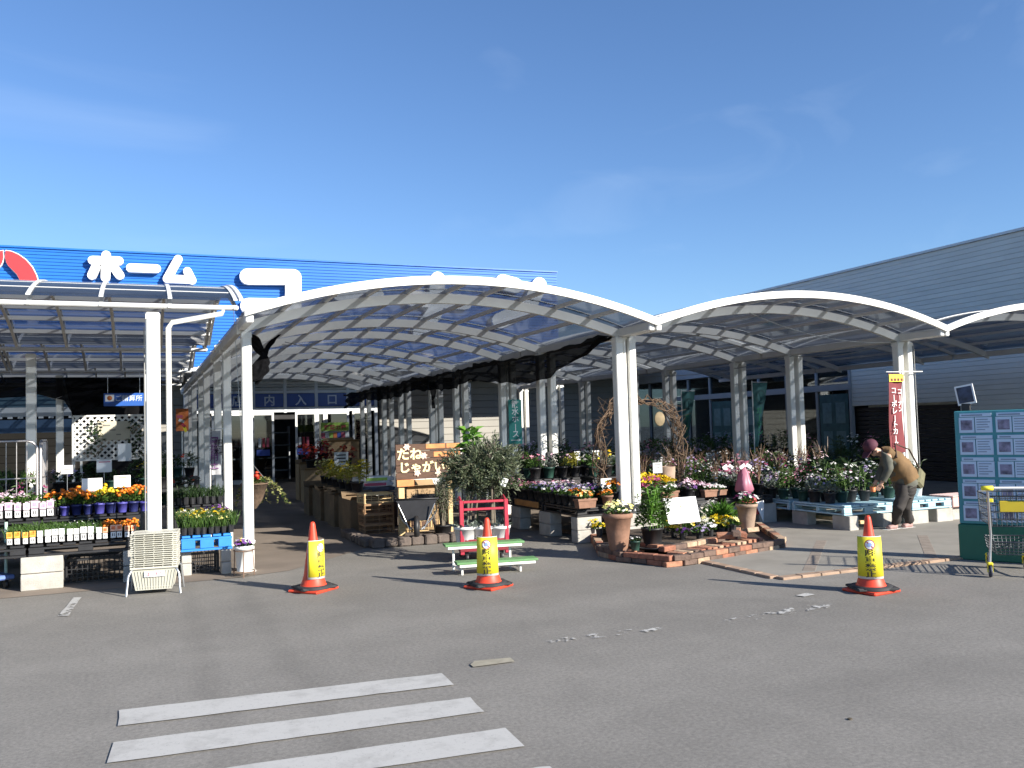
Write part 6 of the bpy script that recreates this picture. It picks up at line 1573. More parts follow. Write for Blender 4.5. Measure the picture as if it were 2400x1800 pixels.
grid(8.25, 9.12, 11.35, 12.4, 4, 4, .452, 'dark bench beside the bricks')
grid(8.25, 9.12, 12.5, 13.5, 4, 3, .452, 'second dark bench back')
grid(8.25, 9.12, 13.65, 14.65, 4, 2, .452, 'third dark bench back', fls=('dome', 'tall', 'dome', 'twig'))
grid(9.35, 10.4, 12.35, 13.35, 4, 3, .452, 'bench behind the pale pallets', fls=('dome', 'dome', 'tall', 'twig'))
grid(10.5, 11.45, 12.35, 13.35, 4, 2, .452, 'dark bench behind the person', fls=('dome', 'dome', 'tall', 'twig'))
grid(9.35, 11.4, 13.55, 14.4, 7, 2, .452, 'farthest black pallet', fls=('dome', 'tall', 'dome', 'twig'))
# deeper tables in the shade of the canopy
def table(label, x, y, w_, d_, h_):
    o = thing('display_table', label, 'table', (x, y, 0), 0, 'dark tables under the right canopy'); RM.pop(o.name)
    m = MB(); m.bbox((0, 0, h_-.02), (w_, d_, .04), .005); m.build('tabletop', M_BLACK, o, False)
    for a in (-1, 1):
        for b in (-1, 1): m = MB(); m.bbox((a*(w_/2-.05), b*(d_/2-.05), (h_-.04)/2), (.05, .05, h_-.042), .004); m.build('leg', M_GREYM, o, False)
for i, (x, y, w_) in enumerate([(7.5, 16.2, 2.2), (10.2, 16.4, 2.6), (8.6, 19.5, 3.2), (12.6, 18.0, 3.0), (15.6, 20.5, 3.0), (13.5, 14.2, 2.2)]):
    table(f'dark plant table under the right canopy, {["behind the vine arch", "behind the right benches", "deep behind the vine arch", "deep on the right", "nearest the shopfront", "right of the corner post"][i]}', x, y, w_, .9, .6)
    grid(x-w_/2, x+w_/2, y-.4, y+.4, int(w_*2.4), 2, .602, ['table behind the vine arch', 'table behind the right benches', 'deep middle table', 'deep right table', 'shopfront table', 'table right of the post'][i], cs=['white', 'palepink', None, None, 'pink', 'lilac'], fls=('dome', 'tall', 'dome', 'tall'), sc1=1.5)
# dark plants between the walkway posts and the vine arch
table('dark plant table behind the raised step of the middle bench', 6.7, 15.6, 1.8, .8, .7)
grid(5.8, 7.6, 15.25, 15.95, 6, 2, .702, 'table behind the raised step', cs=['pink', None, 'white', None, 'palepink'], fls=('dome', 'tall'), sc1=1.4)
# pink wrapped gift plants
M_WRAP = leafm('pink_wrap', (.36, .09, .15), (.54, .22, .30), .3, .4)
def wrapped(label, u, v0, v1, Y, col):
    b_, t_ = PY(u, v1, Y), PY(u, v0, Y); h = t_.z-b_.z; o = thing('wrapped_plant', label, 'wrapped plant', b_, 0, 'pink wrapped gift plants'); RM.pop(o.name)
    m = MB(); pr = [(.12, 0), (.14, .08), (.115, .3), (.075, .6), (.035, .78), (.03, .82), (.06, .93), (.075, 1.0)]
    n = 16; vs = []
    for r, z in pr:
        for j in range(n): a = 6.2832*j/n; rr_ = r*(1+.16*math.sin(a*5+z*3)+.09*math.sin(a*9-z*7)); vs.append((rr_*math.cos(a), rr_*math.sin(a), z*h))
    m.add(vs, [(i*n+j, i*n+(j+1) % n, (i+1)*n+(j+1) % n, (i+1)*n+j) for i in range(len(pr)-1) for j in range(n)], True); m.build('wrapping', M_WRAP, o, False)
    m = MB(); m.lathe([(.045, .8*h), (.06, .82*h), (.045, .84*h)], 10, cap=False)
    for q in (-1, 1): m.cbox((q*.06, -.05, .83*h), (.1, .01, .05), 0, 0, q*.5)
    m.build('ribbon', M_PAPER, o, False)
    m = MB(); m.lathe([(.09, -.12), (.12, .01), (.11, .01)], 12, cap=False); m.build('pot', M_BLACK, o, False)
wrapped('larger pink wrapped gift plant standing behind the pale tub', 1745, 1080, 1152, 11.2, 'pink')
wrapped('smaller pink wrapped gift plant left of the large wrapped one', 1703, 1086, 1130, 12.4, 'pink')
# leaning red and white sign by the bench
q = G(1822, 1226, .02)
o = thing('sandwich_sign', 'small red and white sign leaning on the dark right hand bench', 'sign', (8.62, 11.18, 0), .3); RM.pop(o.name)
m = MB(); m.cbox((0, 0, .3), (.36, .012, .26), 0, -.25); m.build('panel', pm('red_print', (.50, .06, .06), .6, .25, 12), o, False)
m = MB(); m.prism([(.05, -.05, .36), (.28, -.05, .38), (.2, -.08, .06)], (0, .01, 0)); m.build('paper_flap', M_PAPER, o, False)
for i, (a, b, Y) in enumerate([((1905, 1100), (1925, 1118), 12.5), ((1866, 1108), (1878, 1120), 12.6), ((1655, 1062), (1675, 1074), 15.8), ((2135, 1170), (2155, 1188), 10.3)]):
    card(f'white price card among the right hand plants, {["before the lit post", "left of the lit post", "behind the planters", "right of the person"][i]}', a, b, Y, 1)

# ================================================================== BANNERS AND SIGNS ON THE POSTS
py_ = 10.99+L1-.11
a, b = PY(1191, 937, py_), PY(1224, 1040, py_)
o = thing('hose_sign', 'green vertical sign with white characters and an arrow on the twin posts', 'sign', ((a.x+b.x)/2, py_, b.z)); RM.pop(o.name)
wd, ht = b.x-a.x, a.z-b.z
m = MB(); m.bbox((0, 0, ht/2), (wd, .02, ht), .004); pn = m.build('panel', M_TEAL, o, False)
me = text_mesh(vtext('散水ホース'), .148, .001, .002); me.materials.clear(); me.materials.append(M_WHITEL); me.transform(Matrix.Translation((0, -.0125, ht*.57)) @ Matrix.Rotation(math.pi/2, 4, 'X')); attach('lettering', me, pn, False)
m = MB(); m.box(-.1, .06, -.0135, -.011, .065, .08); m.prism([(.05, -.011, .045), (.05, -.011, .1), (.11, -.011, .0725)], (0, -.0025, 0)); m.build('arrow', M_WHITEL, pn, False)
banner('pale grey banner with white characters hanging left of the green hose sign', (1080, 898), (1106, 992), 18.6, pm('blue_grey_cloth', (.24, .28, .33), .8, .08, 4), [('園芸売場', .19, .5, .5, M_WHITEL)], M_WHITEL, 1, .01, pole=False)
def teal_flag(label, u0, u1, v0, v1, Y, group='teal banners on the canopy posts'):
    a, b = PY(u0, v0, Y), PY(u1, v1, Y); wd, ht = b.x-a.x, a.z-b.z
    o = thing('banner', label, 'banner', (a.x, Y, b.z), 0, group); RM.pop(o.name); m = MB(); vs = []
    n = 12
    for i in range(n+1):
        t = i/n; w_ = wd*(.25+.75*t**.8)
        for j in range(6): vs.append((w_*j/5, .04*math.sin(j*1.5+t*3), ht*t))
    m.add(vs, [(i*6+j, i*6+j+1, (i+1)*6+j+1, (i+1)*6+j) for i in range(n) for j in range(5)], True); c_ = m.build('cloth', pm('teal_cloth', (.06, .17, .17), .8, .2, 5), o, False)
    m = MB(); m.lathe([(.085, 0), (.12, 0), (.12, .002), (.085, .002), (.085, 0)], 18, smooth=False, cap=False, m=Matrix.Translation((wd*.45, -.055, ht*.78)) @ Matrix.Rotation(math.pi/2, 4, 'X') @ Matrix.Scale(1.3, 4, (0, 1, 0))); m.build('emblem', pm('dark_teal_print', (.02, .08, .08), .7), c_, False)
    me = text_mesh(vtext('ガーデン'), .16, .001, .002); me.materials.clear(); me.materials.append(pm('green_print', (.03, .22, .10), .7)); me.transform(Matrix.Translation((wd*.27, -.06, ht*.4)) @ Matrix.Rotation(math.pi/2, 4, 'X')); attach('lettering', me, c_, False)
    m = MB(); m.tube([(-.02, 0, ht+.02), (wd+.02, 0, ht+.02)], .01, 6); m.build('crossbar', M_OFFW, o, False)
    m = MB(); m.tube([(-.02, 0, ht+.05), (-.02, 0, -b.z+.01)], .012, 6); m.build('pole', M_OFFW, o, False)
teal_flag('teal banner hanging beside the post left of the sunlit post', 1764, 1802, 898, 1045, 15.2)
teal_flag('darker teal banner farther back, right of the vine arch', 1598, 1632, 918, 1050, 19.4)
a, b = PY(2078, 873, 10.75), PY(2122, 1048, 10.75)
M_CRIM = pm('crimson_cloth', (.17, .03, .035), .8, .2, 5)
o = banner('dark red vertical banner with white characters and yellow head by the corner post', (2080, 876), (2121, 1060), 10.75, M_CRIM, [('コーポレートカード', .115, .3, .44, M_WHITEL), ('コーナン', .10, .74, .66, M_WHITEL)], M_WHITEL, 1, .02, pole=True)
cl_ = [c_ for c_ in o.children if c_.name.startswith('cloth')][0]
wd = b.x-a.x; zt_ = PY(2080, 876, 10.75).z
m = MB(); m.box(.0, wd*.97, -.032, -.026, zt_-.13, zt_-.015); yh = m.build('header', M_YELLOW, cl_, False)
m = MB()
for k in range(4): m.box(wd*(.08+.22*k), wd*(.08+.22*k+.15), -.035, -.0325, zt_-.12, zt_-.075)
m.build('print_line', M_CRIM, cl_, False)
ft = thing('banner_clip', 'short white crossbar clipped across the corner post above the red banner', 'bracket', (11.65, 10.85, 0)); RM.pop(ft.name)
m = MB(); m.tube([(-.26, -.02, zt_+.04), (.28, -.02, zt_+.04)], .01, 6); m.build('bar', M_WHITE, ft, False)

# ================================================================== NOTICE BOARD, TABLET, SHOPPING CART
bp_ = G(2253, 1311); bdir = Vector((.46, -.888, 0)).normalized(); bw_ = 1.5
rzb = math.atan2(bdir.y, bdir.x)
o = thing('advert_board', 'teal freestanding board covered with rows of white advert sheets', 'notice board', bp_, rzb); RM.pop(o.name)
bt = 1.66
m = MB(); m.bbox((bw_/2, .06, (.40+bt)/2), (bw_, .1, bt-.40), .008); pn = m.build('panel', pm('teal_board', (.07, .29, .32), .5, .08, 5), o, False)
m = MB(); m.bbox((bw_/2, .06, .198), (bw_+.03, .13, .396), .01); m.build('base', pm('green_board', (.02, .14, .085), .5, .1, 5), o, False)
M_SHEET = pm('pale_sheet', (.58, .69, .82), .6, .05, 7); M_SHEETP = pm('sheet_picture', (.22, .20, .28), .6, .6, 16); M_SHEETT = pm('sheet_text', (.26, .32, .42), .7)
for r_ in range(5):
    for c_ in range(4):
        x0 = .05+c_*.37; z1 = bt-.03-r_*.245; z0 = z1-.215
        m = MB(); m.box(x0, x0+.155, -.004, .0095, z0, z1-.045); s1 = m.build('advert_sheet', M_SHEET, pn, False)
        m = MB(); m.box(x0+.165, x0+.335, -.004, .0095, z0, z1-.045); s2 = m.build('advert_sheet', M_SHEET, pn, False)
        m = MB(); m.box(x0+.01, x0+.33, -.004, .0095, z1-.038, z1); s3 = m.build('title_strip', M_SHEET, pn, False)
        m = MB(); m.box(x0+.02, x0+.135, -.0065, -.0045, z0+.03, z1-.075); share(m.mesh('picture', M_SHEETP), 'picture', s1)
        m = MB()
        for k in range(5): m.box(x0+.18, x0+.18+R.uniform(.08, .14), -.0065, -.0045, z1-.075-k*.028, z1-.065-k*.028)
        share(m.mesh('text_lines', M_SHEETT), 'text_lines', s2)
        m = MB(); m.box(x0+.03, x0+.06+R.uniform(.05, .2), -.0065, -.0045, z1-.028, z1-.012); share(m.mesh('title', M_SHEETT), 'title', s3)
tb = thing('picture_panel', 'small tilted picture panel on a black bracket above the teal advert board', 'panel', bp_+bdir*.12+Vector((0, 0, bt+.002)), rzb); RM.pop(tb.name)
m = MB(); m.bbox((0, .06, .04), (.09, .05, .08), .005); m.build('bracket', M_BLACK, tb, False)
m = MB(); m.cbox((0, .05, .18), (.19, .02, .22), 0, 0, -.16); f_ = m.build('frame', M_PAPER, tb, False)
m = MB(); m.cbox((0, .037, .18), (.155, .003, .18), 0, 0, -.16); p_ = m.build('picture', pm('dark_picture', (.03, .04, .08), .4, .6, 14), f_, False)
# shopping cart
rw = G(2322, 1353); rr2 = G(2445, 1356); fm = G(2340, 1312)
cc_ = (rw+rr2)/2; hd_ = math.atan2(fm.y-cc_.y, fm.x-cc_.x)-math.pi/2
# turn so the rear axle points the way the two rear wheels lie
ax = rr2-rw; rzc = math.atan2(ax.y, ax.x); W2_ = .52
cpos = rw+ax.normalized()*(W2_/2)
o = thing('shopping_cart', 'wire shopping cart with yellow fittings in front of the advert board', 'shopping cart', cpos, rzc); RM.pop(o.name)
M_DWIRE = pm('dark_cart_wire', (.10, .11, .12), .4, .1, 10, metal=.6)
for q in (-1, 1):
    m = MB(); m.tube([(q*.26, 0, .14), (q*.235, .03, .42), (q*.25, -.03, .74), (q*.26, -.07, .88)], .013, 7); m.build('upright', M_STEEL if q < 0 else M_STEEL, o, False)
    m = MB(); m.tube([(q*.26, 0, .15), (q*.22, .3, .17), (q*.17, .62, .15)], .012, 6); m.build('chassis_rail', M_STEEL, o, False)
    m = MB(); m.lathe([(.012, -.055), (.024, -.05), (.024, .05), (.012, .055)], 10, m=Matrix.Translation((q*.26, -.07, .885)) @ Matrix.Rotation(math.pi/2, 4, 'Y')); m.build('handle_end', M_YELLOW, o, False)
m = MB(); m.tube([(-.2, -.07, .885), (.2, -.07, .885)], .014, 8); m.build('handle', pm('white_grip', (.75, .75, .75), .4, .04, 5), o, False)
def wire_basket(nm_, z0, z1, y0, y1, w0, w1):
    m = MB()
    for i in range(11):
        t = i/10
        for q in (-1, 1): m.tube([(q*(w1+(w0-w1)*0)*1, y0+(y1-y0)*t, z1), (q*w0*.92, y0+(y1-y0)*t*.94+.02, z0)], .003, 4, caps=False)
        x = -w1+2*w1*t; m.tube([(x, y0, z1), (x*.92, y0+.02, z0), (x*.92, y1*.94, z0), (x, y1, z1)], .003, 4, caps=False)
    for k in range(5):
        z = z0+(z1-z0)*k/4; e = .92+.08*k/4
        m.tube([(-w1*e, y0+.02*(1-k/4), z), (w1*e, y0+.02*(1-k/4), z), (w1*e, y1*(.94+.06*k/4), z), (-w1*e, y1*(.94+.06*k/4), z)], .0045 if k < 4 else .008, 5, closed=True)
    m.build(nm_, M_DWIRE, o, False)
wire_basket('basket', .50, .80, .0, .66, .24, .235)
wire_basket('lower_basket', .22, .34, .02, .6, .2, .2)
m = MB(); m.bbox((-.02, -.012, .70), (.26, .012, .11), .004); m.build('plate', pm('ochre_plate', (.50, .38, .02), .5, .1, 6), o, False)
for q in (-1, 1): m = MB(); m.bbox((q*.235, -.015, .76), (.06, .03, .04), .006); m.build('corner_cap', M_YELLOW, o, False)
def caster(x, y):
    m = MB(); m.lathe([(.038, -.016), (.058, -.012), (.06, 0), (.058, .012), (.038, .016)], 14, m=Matrix.Translation((x, y, .061)) @ Matrix.Rotation(math.pi/2, 4, 'Y')); w_ = m.build('caster', pm('rubber_tyre', (.03, .035, .06), .6), o, False)
    m = MB(); m.lathe([(.01, -.018), (.036, -.0165), (.036, .0165), (.01, .018)], 12, m=Matrix.Translation((x, y, .061)) @ Matrix.Rotation(math.pi/2, 4, 'Y')); m.build('hub', M_STEEL, w_, False)
    m = MB(); m.bbox((x, y+.005, .135), (.05, .07, .03), .008); m.box(x-.024, x-.019, y-.02, y+.02, .05, .122); m.box(x+.019, x+.024, y-.02, y+.02, .05, .122); m.build('fork', M_YELLOW, w_, False)
caster(-.26, 0); caster(.26, 0); caster(-.17, .62); caster(.17, .62)

# ================================================================== TRAFFIC CONES
M_CONE = pm('orange_red_cone', (.68, .06, .025), .5, .1, 9, stain=.3)
M_CONEB = pm('black_rubber', (.025, .026, .028), .75, .2, 12, stain=.2)
def bend(me, off, z0):                                        # wrap a flat XZ print round the tapering sleeve
    for v in me.vertices:
        z = v.co.z+z0; rad = .1205-.010*(z-.13)/.39+off; a = v.co.x/rad
        v.co = Vector((math.sin(a)*rad, -math.cos(a)*rad, z))
    me.update()
def cone(label, p, rz, brz, tilt=0):
    o = thing('traffic_cone', label, 'traffic cone', p, rz, 'traffic cones on the asphalt'); RM.pop(o.name)
    m = MB(); m.lathe([(.001, .705), (.018, .70), (.026, .685), (.030, .66), (.098, .16), (.128, .07), (.14, .055)], 26, cap=False); m.build('cone', M_CONE, o, False)
    m = MB(); m.bbox((0, 0, .014), (.37, .37, .028), .01, brz+.5); m.build('base', M_CONE, o, False)
    m = MB(); m.bbox((.01, -.005, .042), (.40, .30, .026), .02, brz, .02); m.lathe([(.19, .03), (.19, .056), (.135, .06)], 24, cap=False); m.build('weight', M_CONEB, o, False)
    n, h0, h1, A = 16, .13, .52, 1.25
    def panel(nm_, r, g, mat, z0_, z1_, th=.004):
        m = MB(); vs = []
        for j in range(2):
            for i in range(n+1):
                a = -A*g+2*A*g*i/n; r0 = r+.012*(1-2*j)*0; z = z0_ if j == 0 else z1_
                rb = (.118 if j == 0 else .108)+r; vs += [(math.sin(a)*rb, -math.cos(a)*rb, z), (math.sin(a)*(rb-th), -math.cos(a)*(rb-th), z)]
        k = 2*(n+1); fs = []
        for i in range(n):
            a = 2*i; fs += [(a, a+2, a+2+k, a+k), (a+1, a+1+k, a+3+k, a+3), (a, a+1, a+3, a+2), (a+k, a+k+2, a+k+3, a+k+1)]
        fs += [(0, k, k+1, 1), (2*n, 2*n+1, 2*n+1+k, 2*n+k)]
        m.add(vs, fs, True); return m.build(nm_, mat, o, False)
    s_ = panel('sleeve', 0, 1.0, M_PAPER, h0, h1); y_ = panel('sleeve_print', .0025, .95, M_YELLOW, h0+.022, h1-.004, .002)
    def disc(rad, th, mat, z, off, n_=20):
        mm = MB(); mm.lathe([(.0005, 0), (rad, 0)], n_, m=Matrix.Rotation(math.pi/2, 4, 'X'), cap=False); me = mm.mesh('emblem', mat); 
        for v in me.vertices: v.co.y = 0
        bend(me, off, z); attach('emblem', me, y_, False)
    disc(.048, 0, M_RED, .445, .001); disc(.040, 0, M_PAPER, .445, .0022); disc(.018, 0, pm('pale_blue_print', (.30, .40, .68), .6), .445, .0034); 
    mm = MB(); mm.cbox((0, 0, 0), (.075, .0005, .010), 0, 0, .78); me = mm.mesh('slash', M_RED); bend(me, .0045, .445); attach('slash', me, y_, False)
    me = text_mesh('駐\n車\n禁\n止', .068, .0, .0012); me.materials.clear(); me.materials.append(M_INK); me.transform(Matrix.Rotation(math.pi/2, 4, 'X') @ Matrix.Scale(1.45, 4, (1, 0, 0))); bend(me, .0016, .275); attach('lettering', me, y_, False)
    return o
def facing(p, off): return math.atan2(p.x, -p.y)*0 + math.atan2(-(0-p.x), (0-p.y))*0 + off
pc = [G(735, 1384), G(1145, 1376), G(2042, 1386)]
for p, off, lab in zip(pc, (.75, -.1, .05), ('left traffic cone in front of the walkway, its yellow sleeve turned to the right', 'middle traffic cone in front of the green plant bench, yellow sleeve facing the road', 'right traffic cone beside the paved slab, wide yellow sleeve facing forward')):
    base = math.atan2(-p.x, p.y)                                # sleeve looks at the road
    cone(lab, p, base*1.0+off, -off+.4)

# platform trolley at the left edge
q = G(18, 1372)
o = thing('platform_trolley', 'blue platform trolley with a pale green post at the left picture edge', 'trolley', (q.x-.3, q.y-.05, 0), .5); RM.pop(o.name)
m = MB(); m.bbox((0, 0, .13), (.5, .8, .05), .015); m.build('deck', pm('pale_blue_deck', (.14, .22, .52), .5, .15, 6, stain=.2), o, False)
m = MB(); m.tube([(.23, -.2, .15), (.23, -.2, .72)], .018, 8); m.build('post', pm('pale_green_tube', (.45, .62, .52), .4), o, False)
for x in (-.18, .18):
    for y in (-.32, .32): m = MB(); m.lathe([(.04, -.015), (.05, 0), (.04, .015)], 12, m=Matrix.Translation((x, y, .052)) @ Matrix.Rotation(math.pi/2, 4, 'Y')); m.box(x-.02, x+.02, y-.02, y+.02, .09, .106); m.build('caster', M_BLACK, o, False)

# ================================================================== PERSON bending over the plants
def skin(name, J, E, mat, parent, sub=2, origin=Vector((0, 0, 0)), root=0):
    me = bpy.data.meshes.new(name); me.from_pydata([Vector(j[0])-origin for j in J], E, []); me.update()
    ob = bpy.data.objects.new(name, me); C.objects.link(ob)
    md = ob.modifiers.new('s', 'SKIN'); md.use_smooth_shade = True; md.branch_smoothing = .5
    sv = me.skin_vertices[0].data if me.skin_vertices else None
    if sv is None:
        bpy.context.view_layer.objects.active = ob; bpy.ops.mesh.customdata_skin_add(); sv = me.skin_vertices[0].data
    for i, j in enumerate(J):
        r = j[1] if isinstance(j[1], (tuple, list)) else (j[1], j[1]); sv[i].radius = r; sv[i].use_root = i == root
    ms = ob.modifiers.new('u', 'SUBSURF'); ms.levels = sub; ms.render_levels = sub
    dg = bpy.context.evaluated_depsgraph_get(); dg.update(); nm = bpy.data.meshes.new_from_object(ob.evaluated_get(dg))
    bpy.data.objects.remove(ob); nm.materials.clear(); nm.materials.append(mat)
    for p_ in nm.polygons: p_.use_smooth = True
    o = bpy.data.objects.new(name, nm); C.objects.link(o); o.parent = parent; return o
def PD(u, v, d): r = ray(u, v); return Vector((0, 0, CH))+r*(d/r.dot(_F))
D0 = 12.45
org = G(2112, 1243)
def pj(u, v, dd=0.): return PD(u, v, D0+dd)-org
pr_ = thing('person', 'person in a mustard vest and dark trousers bending over the plants', 'person', org); RM.pop(pr_.name)
ftn, ftf = G(2096, 1243)-org, G(2131, 1239)-org
ftn.z = ftf.z = .06
M_SKIN = pm('skin', (.50, .30, .21), .5, .08, 10)
hip = pj(2122, 1136); low = pj(2112, 1112); ches = pj(2090, 1080); nek = pj(2066, 1060); hdb = pj(2053, 1058); hd = pj(2042, 1058)
hn, hf = pj(2116, 1144, -.08), pj(2126, 1144, .08); kn, kf = pj(2104, 1192, -.12), pj(2121, 1192, .1)
an_, af_ = ftn+Vector((.03, -.01, .03)), ftf+Vector((.02, -.01, .03))
dirL = Vector((-.92, -.1, 0))
sn, sf = pj(2078, 1068, -.16), pj(2076, 1062, .16); en, ef = pj(2083, 1100, -.2), pj(2070, 1096, .16); wn, wf = pj(2069, 1128, -.16), pj(2055, 1126, .1)
hnn, hff = pj(2063, 1137, -.15), pj(2049, 1136, .1)
J = [(hip, .08), (low, .09), (ches, .11), (nek, .055), (hdb, .06), (hd, (.085, .095)), (hn, .06), (kn, .045), (an_, .035), (ftn, .035), (ftn+dirL*.12, .03), (hf, .06), (kf, .045), (af_, .04), (ftf, .035), (ftf+dirL*.12, .03),
     (sn, .06), (en, .042), (wn, .028), (hnn, (.034, .022)), (sf, .06), (ef, .042), (wf, .028), (hff, (.034, .022))]
Ed = [(0, 1), (1, 2), (2, 3), (3, 4), (4, 5), (0, 6), (6, 7), (7, 8), (8, 9), (9, 10), (0, 11), (11, 12), (12, 13), (13, 14), (14, 15), (2, 16), (16, 17), (17, 18), (18, 19), (2, 20), (20, 21), (21, 22), (22, 23)]
for hnd, wr in ((19, wn), (23, wf)):
    base_ = J[hnd][0]; fd = (base_-wr).normalized(); sd = fd.cross(Vector((.4, .9, 0))).normalized()
    for k in range(4):
        a_ = base_+sd*(.026*(k-1.5)/1.5)+fd*.02; b_ = a_+fd*(.034+.008*(k in (1, 2))); c_ = b_+(fd+Vector((-.3, .1, -.5))).normalized()*.03
        i = len(J); J += [(a_, .010), (b_, .0085), (c_, .007)]; Ed += [(hnd, i), (i, i+1), (i+1, i+2)]
    a_ = base_-fd*.01+sd*.04; b_ = a_+(fd*.6+sd*.5).normalized()*.04; i = len(J); J += [(a_, .010), (b_, .008)]; Ed += [(hnd, i), (i, i+1)]
skin('body', J, Ed, M_SKIN, pr_)
M_TROU = pm('dark_trousers', (.035, .030, .028), .85, .2, 12); M_VEST = pm('mustard_vest', (.175, .102, .042), .85, .2, 9, .4, 25); M_SLEE = pm('olive_sleeve', (.095, .095, .075), .85, .15, 12)
up = Vector((0, 0, 1))
def wrap(mb, pts, n=18, wob=.05, seed=1):                      # cloth tube of elliptical rings (point, half width, half depth) with soft folds
    rnd = random.Random(seed); ph = [rnd.random()*6.28 for _ in range(6)]; N = 26; vs = []; k_ = len(pts)-1
    side = Vector((_F.x, _F.y, 0)).normalized()
    for i in range(N+1):
        t = i/N*k_; k = min(int(t), k_-1); f = t-k; f = f*f*(3-2*f)
        p = pts[k][0].lerp(pts[k+1][0], t-k); w1 = pts[k][1]+(pts[k+1][1]-pts[k][1])*f; w2 = pts[k][2]+(pts[k+1][2]-pts[k][2])*f
        k2 = min(k+1, k_); d = (pts[k2][0]-pts[max(k2-1, 0)][0]).normalized()
        d0 = (pts[k][0]-pts[max(k-1, 0)][0]); d = (d0.normalized()*(1-f)+d*f).normalized() if d0.length > 0 else d
        x = d.cross(side).normalized()
        for j in range(n):
            a = 6.2832*j/n; r = 1+wob*(math.sin(4*a+ph[0]+i*.7)*.5+math.sin(7*a+ph[1]-i*.45)*.35+math.sin(i*1.1+ph[2]+2*a)*.5)
            vs.append(p+x*(w1*r*math.cos(a))+side*(w2*r*math.sin(a)))
    mb.add(vs, [(i*n+j, i*n+(j+1) % n, (i+1)*n+(j+1) % n, (i+1)*n+j) for i in range(N) for j in range(n)], True); mb.add(vs[:n], [tuple(range(n-1, -1, -1))]); mb.add(vs[-n:], [tuple(range(n))]); return mb
m = MB()
wrap(m, [(hip+Vector((.03, 0, .10)), .11, .15), (hip, .145, .175), (hip+Vector((.0, 0, -.10)), .13, .165), (hip+Vector((-.02, 0, -.17)), .10, .14)], seed=2)
wrap(m, [(hn+Vector((0, 0, .06)), .10, .09), (hn+Vector((-.01, 0, -.12)), .095, .085), (kn, .075, .072), (kn.lerp(an_, .6), .066, .064), (an_+Vector((0, 0, -.0)), .07, .066)], wob=.09, seed=3)
wrap(m, [(hf+Vector((0, 0, .06)), .10, .09), (hf+Vector((-.01, 0, -.12)), .095, .085), (kf, .075, .072), (kf.lerp(af_, .6), .066, .064), (af_+Vector((0, 0, -.0)), .07, .066)], wob=.09, seed=4)
m.build('trousers', M_TROU, pr_, False)
shn = pj(2071, 1061)
m = MB()
wrap(m, [(hip+Vector((.02, 0, -.03)), .165, .185), (low, .15, .18), (ches, .135, .17), (shn, .09, .15), (nek, .06, .07)], wob=.05, seed=5)
for s_, e_, w_ in ((sn, en, wn), (sf, ef, wf)): wrap(m, [(shn.lerp(s_, .6), .085, .085), (s_, .082, .08), (e_, .062, .06), (w_, .046, .044)], wob=.08, seed=int(s_.x*100) % 50)
m.build('jacket', M_SLEE, pr_, False)
m = MB()
bk_ = Vector((.022, 0, .026))
wrap(m, [(hip+Vector((-.0, 0, .03))+bk_, .178, .215), (low+bk_*.9, .178, .212), (low.lerp(ches, .5)+bk_*.9, .17, .204), (ches+bk_*.8, .155, .192), (shn+bk_*.5, .098, .16), (nek+bk_*.2, .066, .078)], wob=.05, seed=6)
m.build('vest', M_VEST, pr_, False)
M_SHOE = pm('pinkish_sneaker', (.36, .22, .20), .7, .15, 12)
for f_ in (ftn, ftf):
    s_ = skin('shoe', [(f_+Vector((.05, .0, -.005)), (.05, .045)), (f_+dirL*.06, (.05, .042)), (f_+dirL*.15+Vector((0, 0, -.018)), (.045, .03))], [(0, 1), (1, 2)], M_SHOE, pr_)
    m = MB(); m.cbox(f_+dirL*.06+Vector((0, 0, -.048)), (.27, .10, .022), math.atan2(dirL.y, dirL.x)); m.build('sole', M_PAPER, s_, False)
# head details: hair, cap, face (looking down to the left)
skin('hair', [(hdb+Vector((.0, .0, .02)), .075), (hd+Vector((.02, .02, .03)), (.098, .102))], [(0, 1)], pm('dark_hair', (.015, .012, .012), .6, .3, 40), pr_)
cp = hd+Vector((-.01, .0, .075))
mt = Matrix.Translation(cp) @ Matrix.Rotation(-.75, 4, 'Y')
m = MB(); m.lathe([(.104, -.02), (.106, .02), (.09, .06), (.05, .09), (.001, .1)], 16, m=mt, cap=False); cap_ = m.build('cap', pm('maroon_cap', (.08, .02, .035), .8, .15, 14), pr_, False)
m = MB(); m.add([mt @ Vector(p) for p in [(-.09, -.07, -.012), (-.09, .07, -.012), (-.2, .05, -.03), (-.2, -.05, -.03), (-.09, -.07, -.02), (-.09, .07, -.02), (-.2, .05, -.038), (-.2, -.05, -.038)]], [(0, 1, 2, 3), (7, 6, 5, 4), (0, 3, 7, 4), (1, 5, 6, 2), (3, 2, 6, 7)]); m.build('brim', _mats['maroon_cap'], cap_, False)
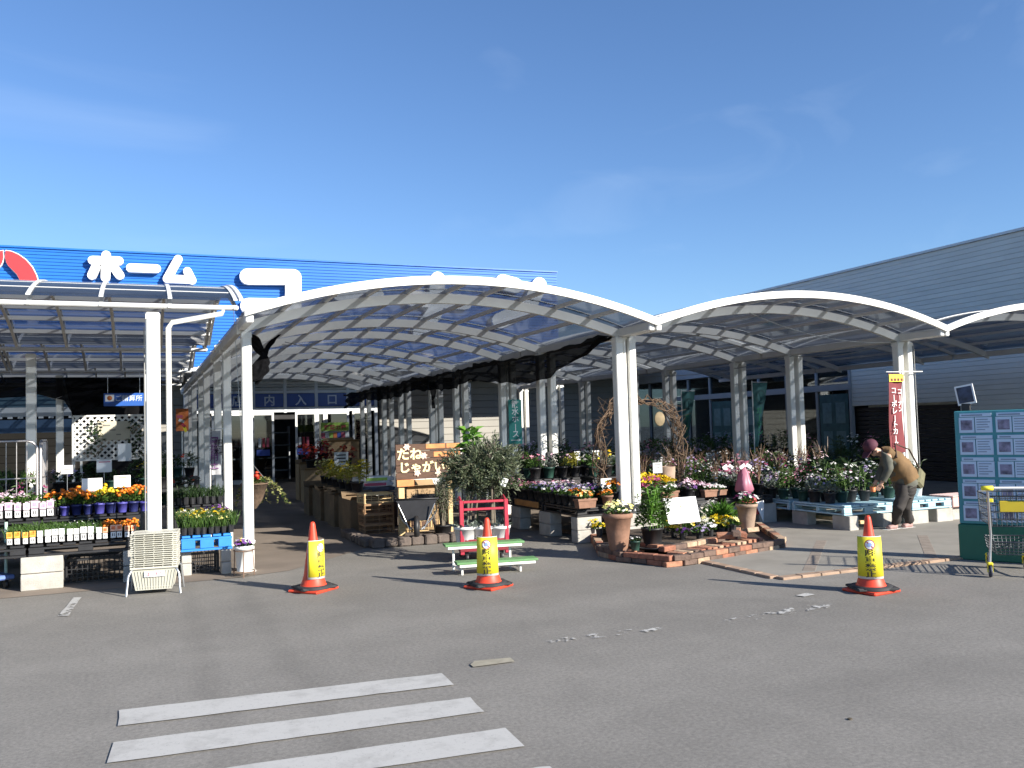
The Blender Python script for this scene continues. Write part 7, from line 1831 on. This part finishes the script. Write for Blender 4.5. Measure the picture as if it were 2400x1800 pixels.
fdv = Vector((-.86, -.1, -.5)).normalized(); sdv = fdv.cross(up).normalized(); udv = sdv.cross(fdv)
m = MB(); m.lathe([(.018, 0), (.012, .02), (.001, .03)], 8, m=Matrix.Translation(hd+fdv*.082) @ fdv.to_track_quat('Z', 'Y').to_matrix().to_4x4()); m.build('nose', M_SKIN, pr_, False)
for q in (-1, 1):
    m = MB(); m.lathe([(.001, -.008), (.008, 0), (.001, .008)], 8, hd+fdv*.08+sdv*.034*q+udv*.02, cap=False); m.build('eye', M_INK, pr_, False)
    m = MB(); m.lathe([(.001, -.028), (.018, -.01), (.018, .012), (.001, .028)], 8, hd+sdv*.094*q, cap=False); m.build('ear', M_SKIN, pr_, False)
m = MB(); m.cbox(hd+fdv*.082-udv*.04, (.01, .04, .008), math.atan2(fdv.y, fdv.x)); m.build('mouth', pm('lips', (.30, .10, .09), .5), pr_, False)
bg_ = thing('shoulder_bag', 'olive shoulder bag hanging at the back of the bending person', 'bag', org+pj(2152, 1112)); RM.pop(bg_.name)
m = MB(); m.bbox((0, 0, -.05), (.2, .12, .26), .03, .4, 0, .5); m.build('body', pm('olive_bag', (.15, .14, .08), .85, .25, 9), bg_, False)
m = MB(); v0 = -pj(2152, 1112); m.tube([Vector((0, -.03, .08)), pj(2118, 1082)+v0+Vector((.05, -.06, .17)), pj(2082, 1060)+v0+Vector((.05, -.08, .12)), pj(2078, 1072)+v0+Vector((-.02, -.2, .0))], .012, 6); m.build('strap', pm('dark_strap', (.05, .03, .02), .8), bg_, False)
ob_ = pj(2046, 1146, .0)+org
o = thing('plant_pot', 'small orange pot held in the hand of the bending person', 'plant pot', ob_-Vector((0, 0, .04))); RM.pop(o.name)
m = MB(); m.lathe([(.03, 0), (.045, .07), (.04, .07)], 12, cap=False); m.lathe([(.001, .065), (.04, .064)], 10, cap=False); m.build('pot', pm('orange_pot', (.70, .22, .08), .5), o, False)
f = foliage('dome', .06, .06, random.Random(3), 30).build('foliage', LF['mid'], o, False); f.location.z = .06; f['kind'] = 'stuff'
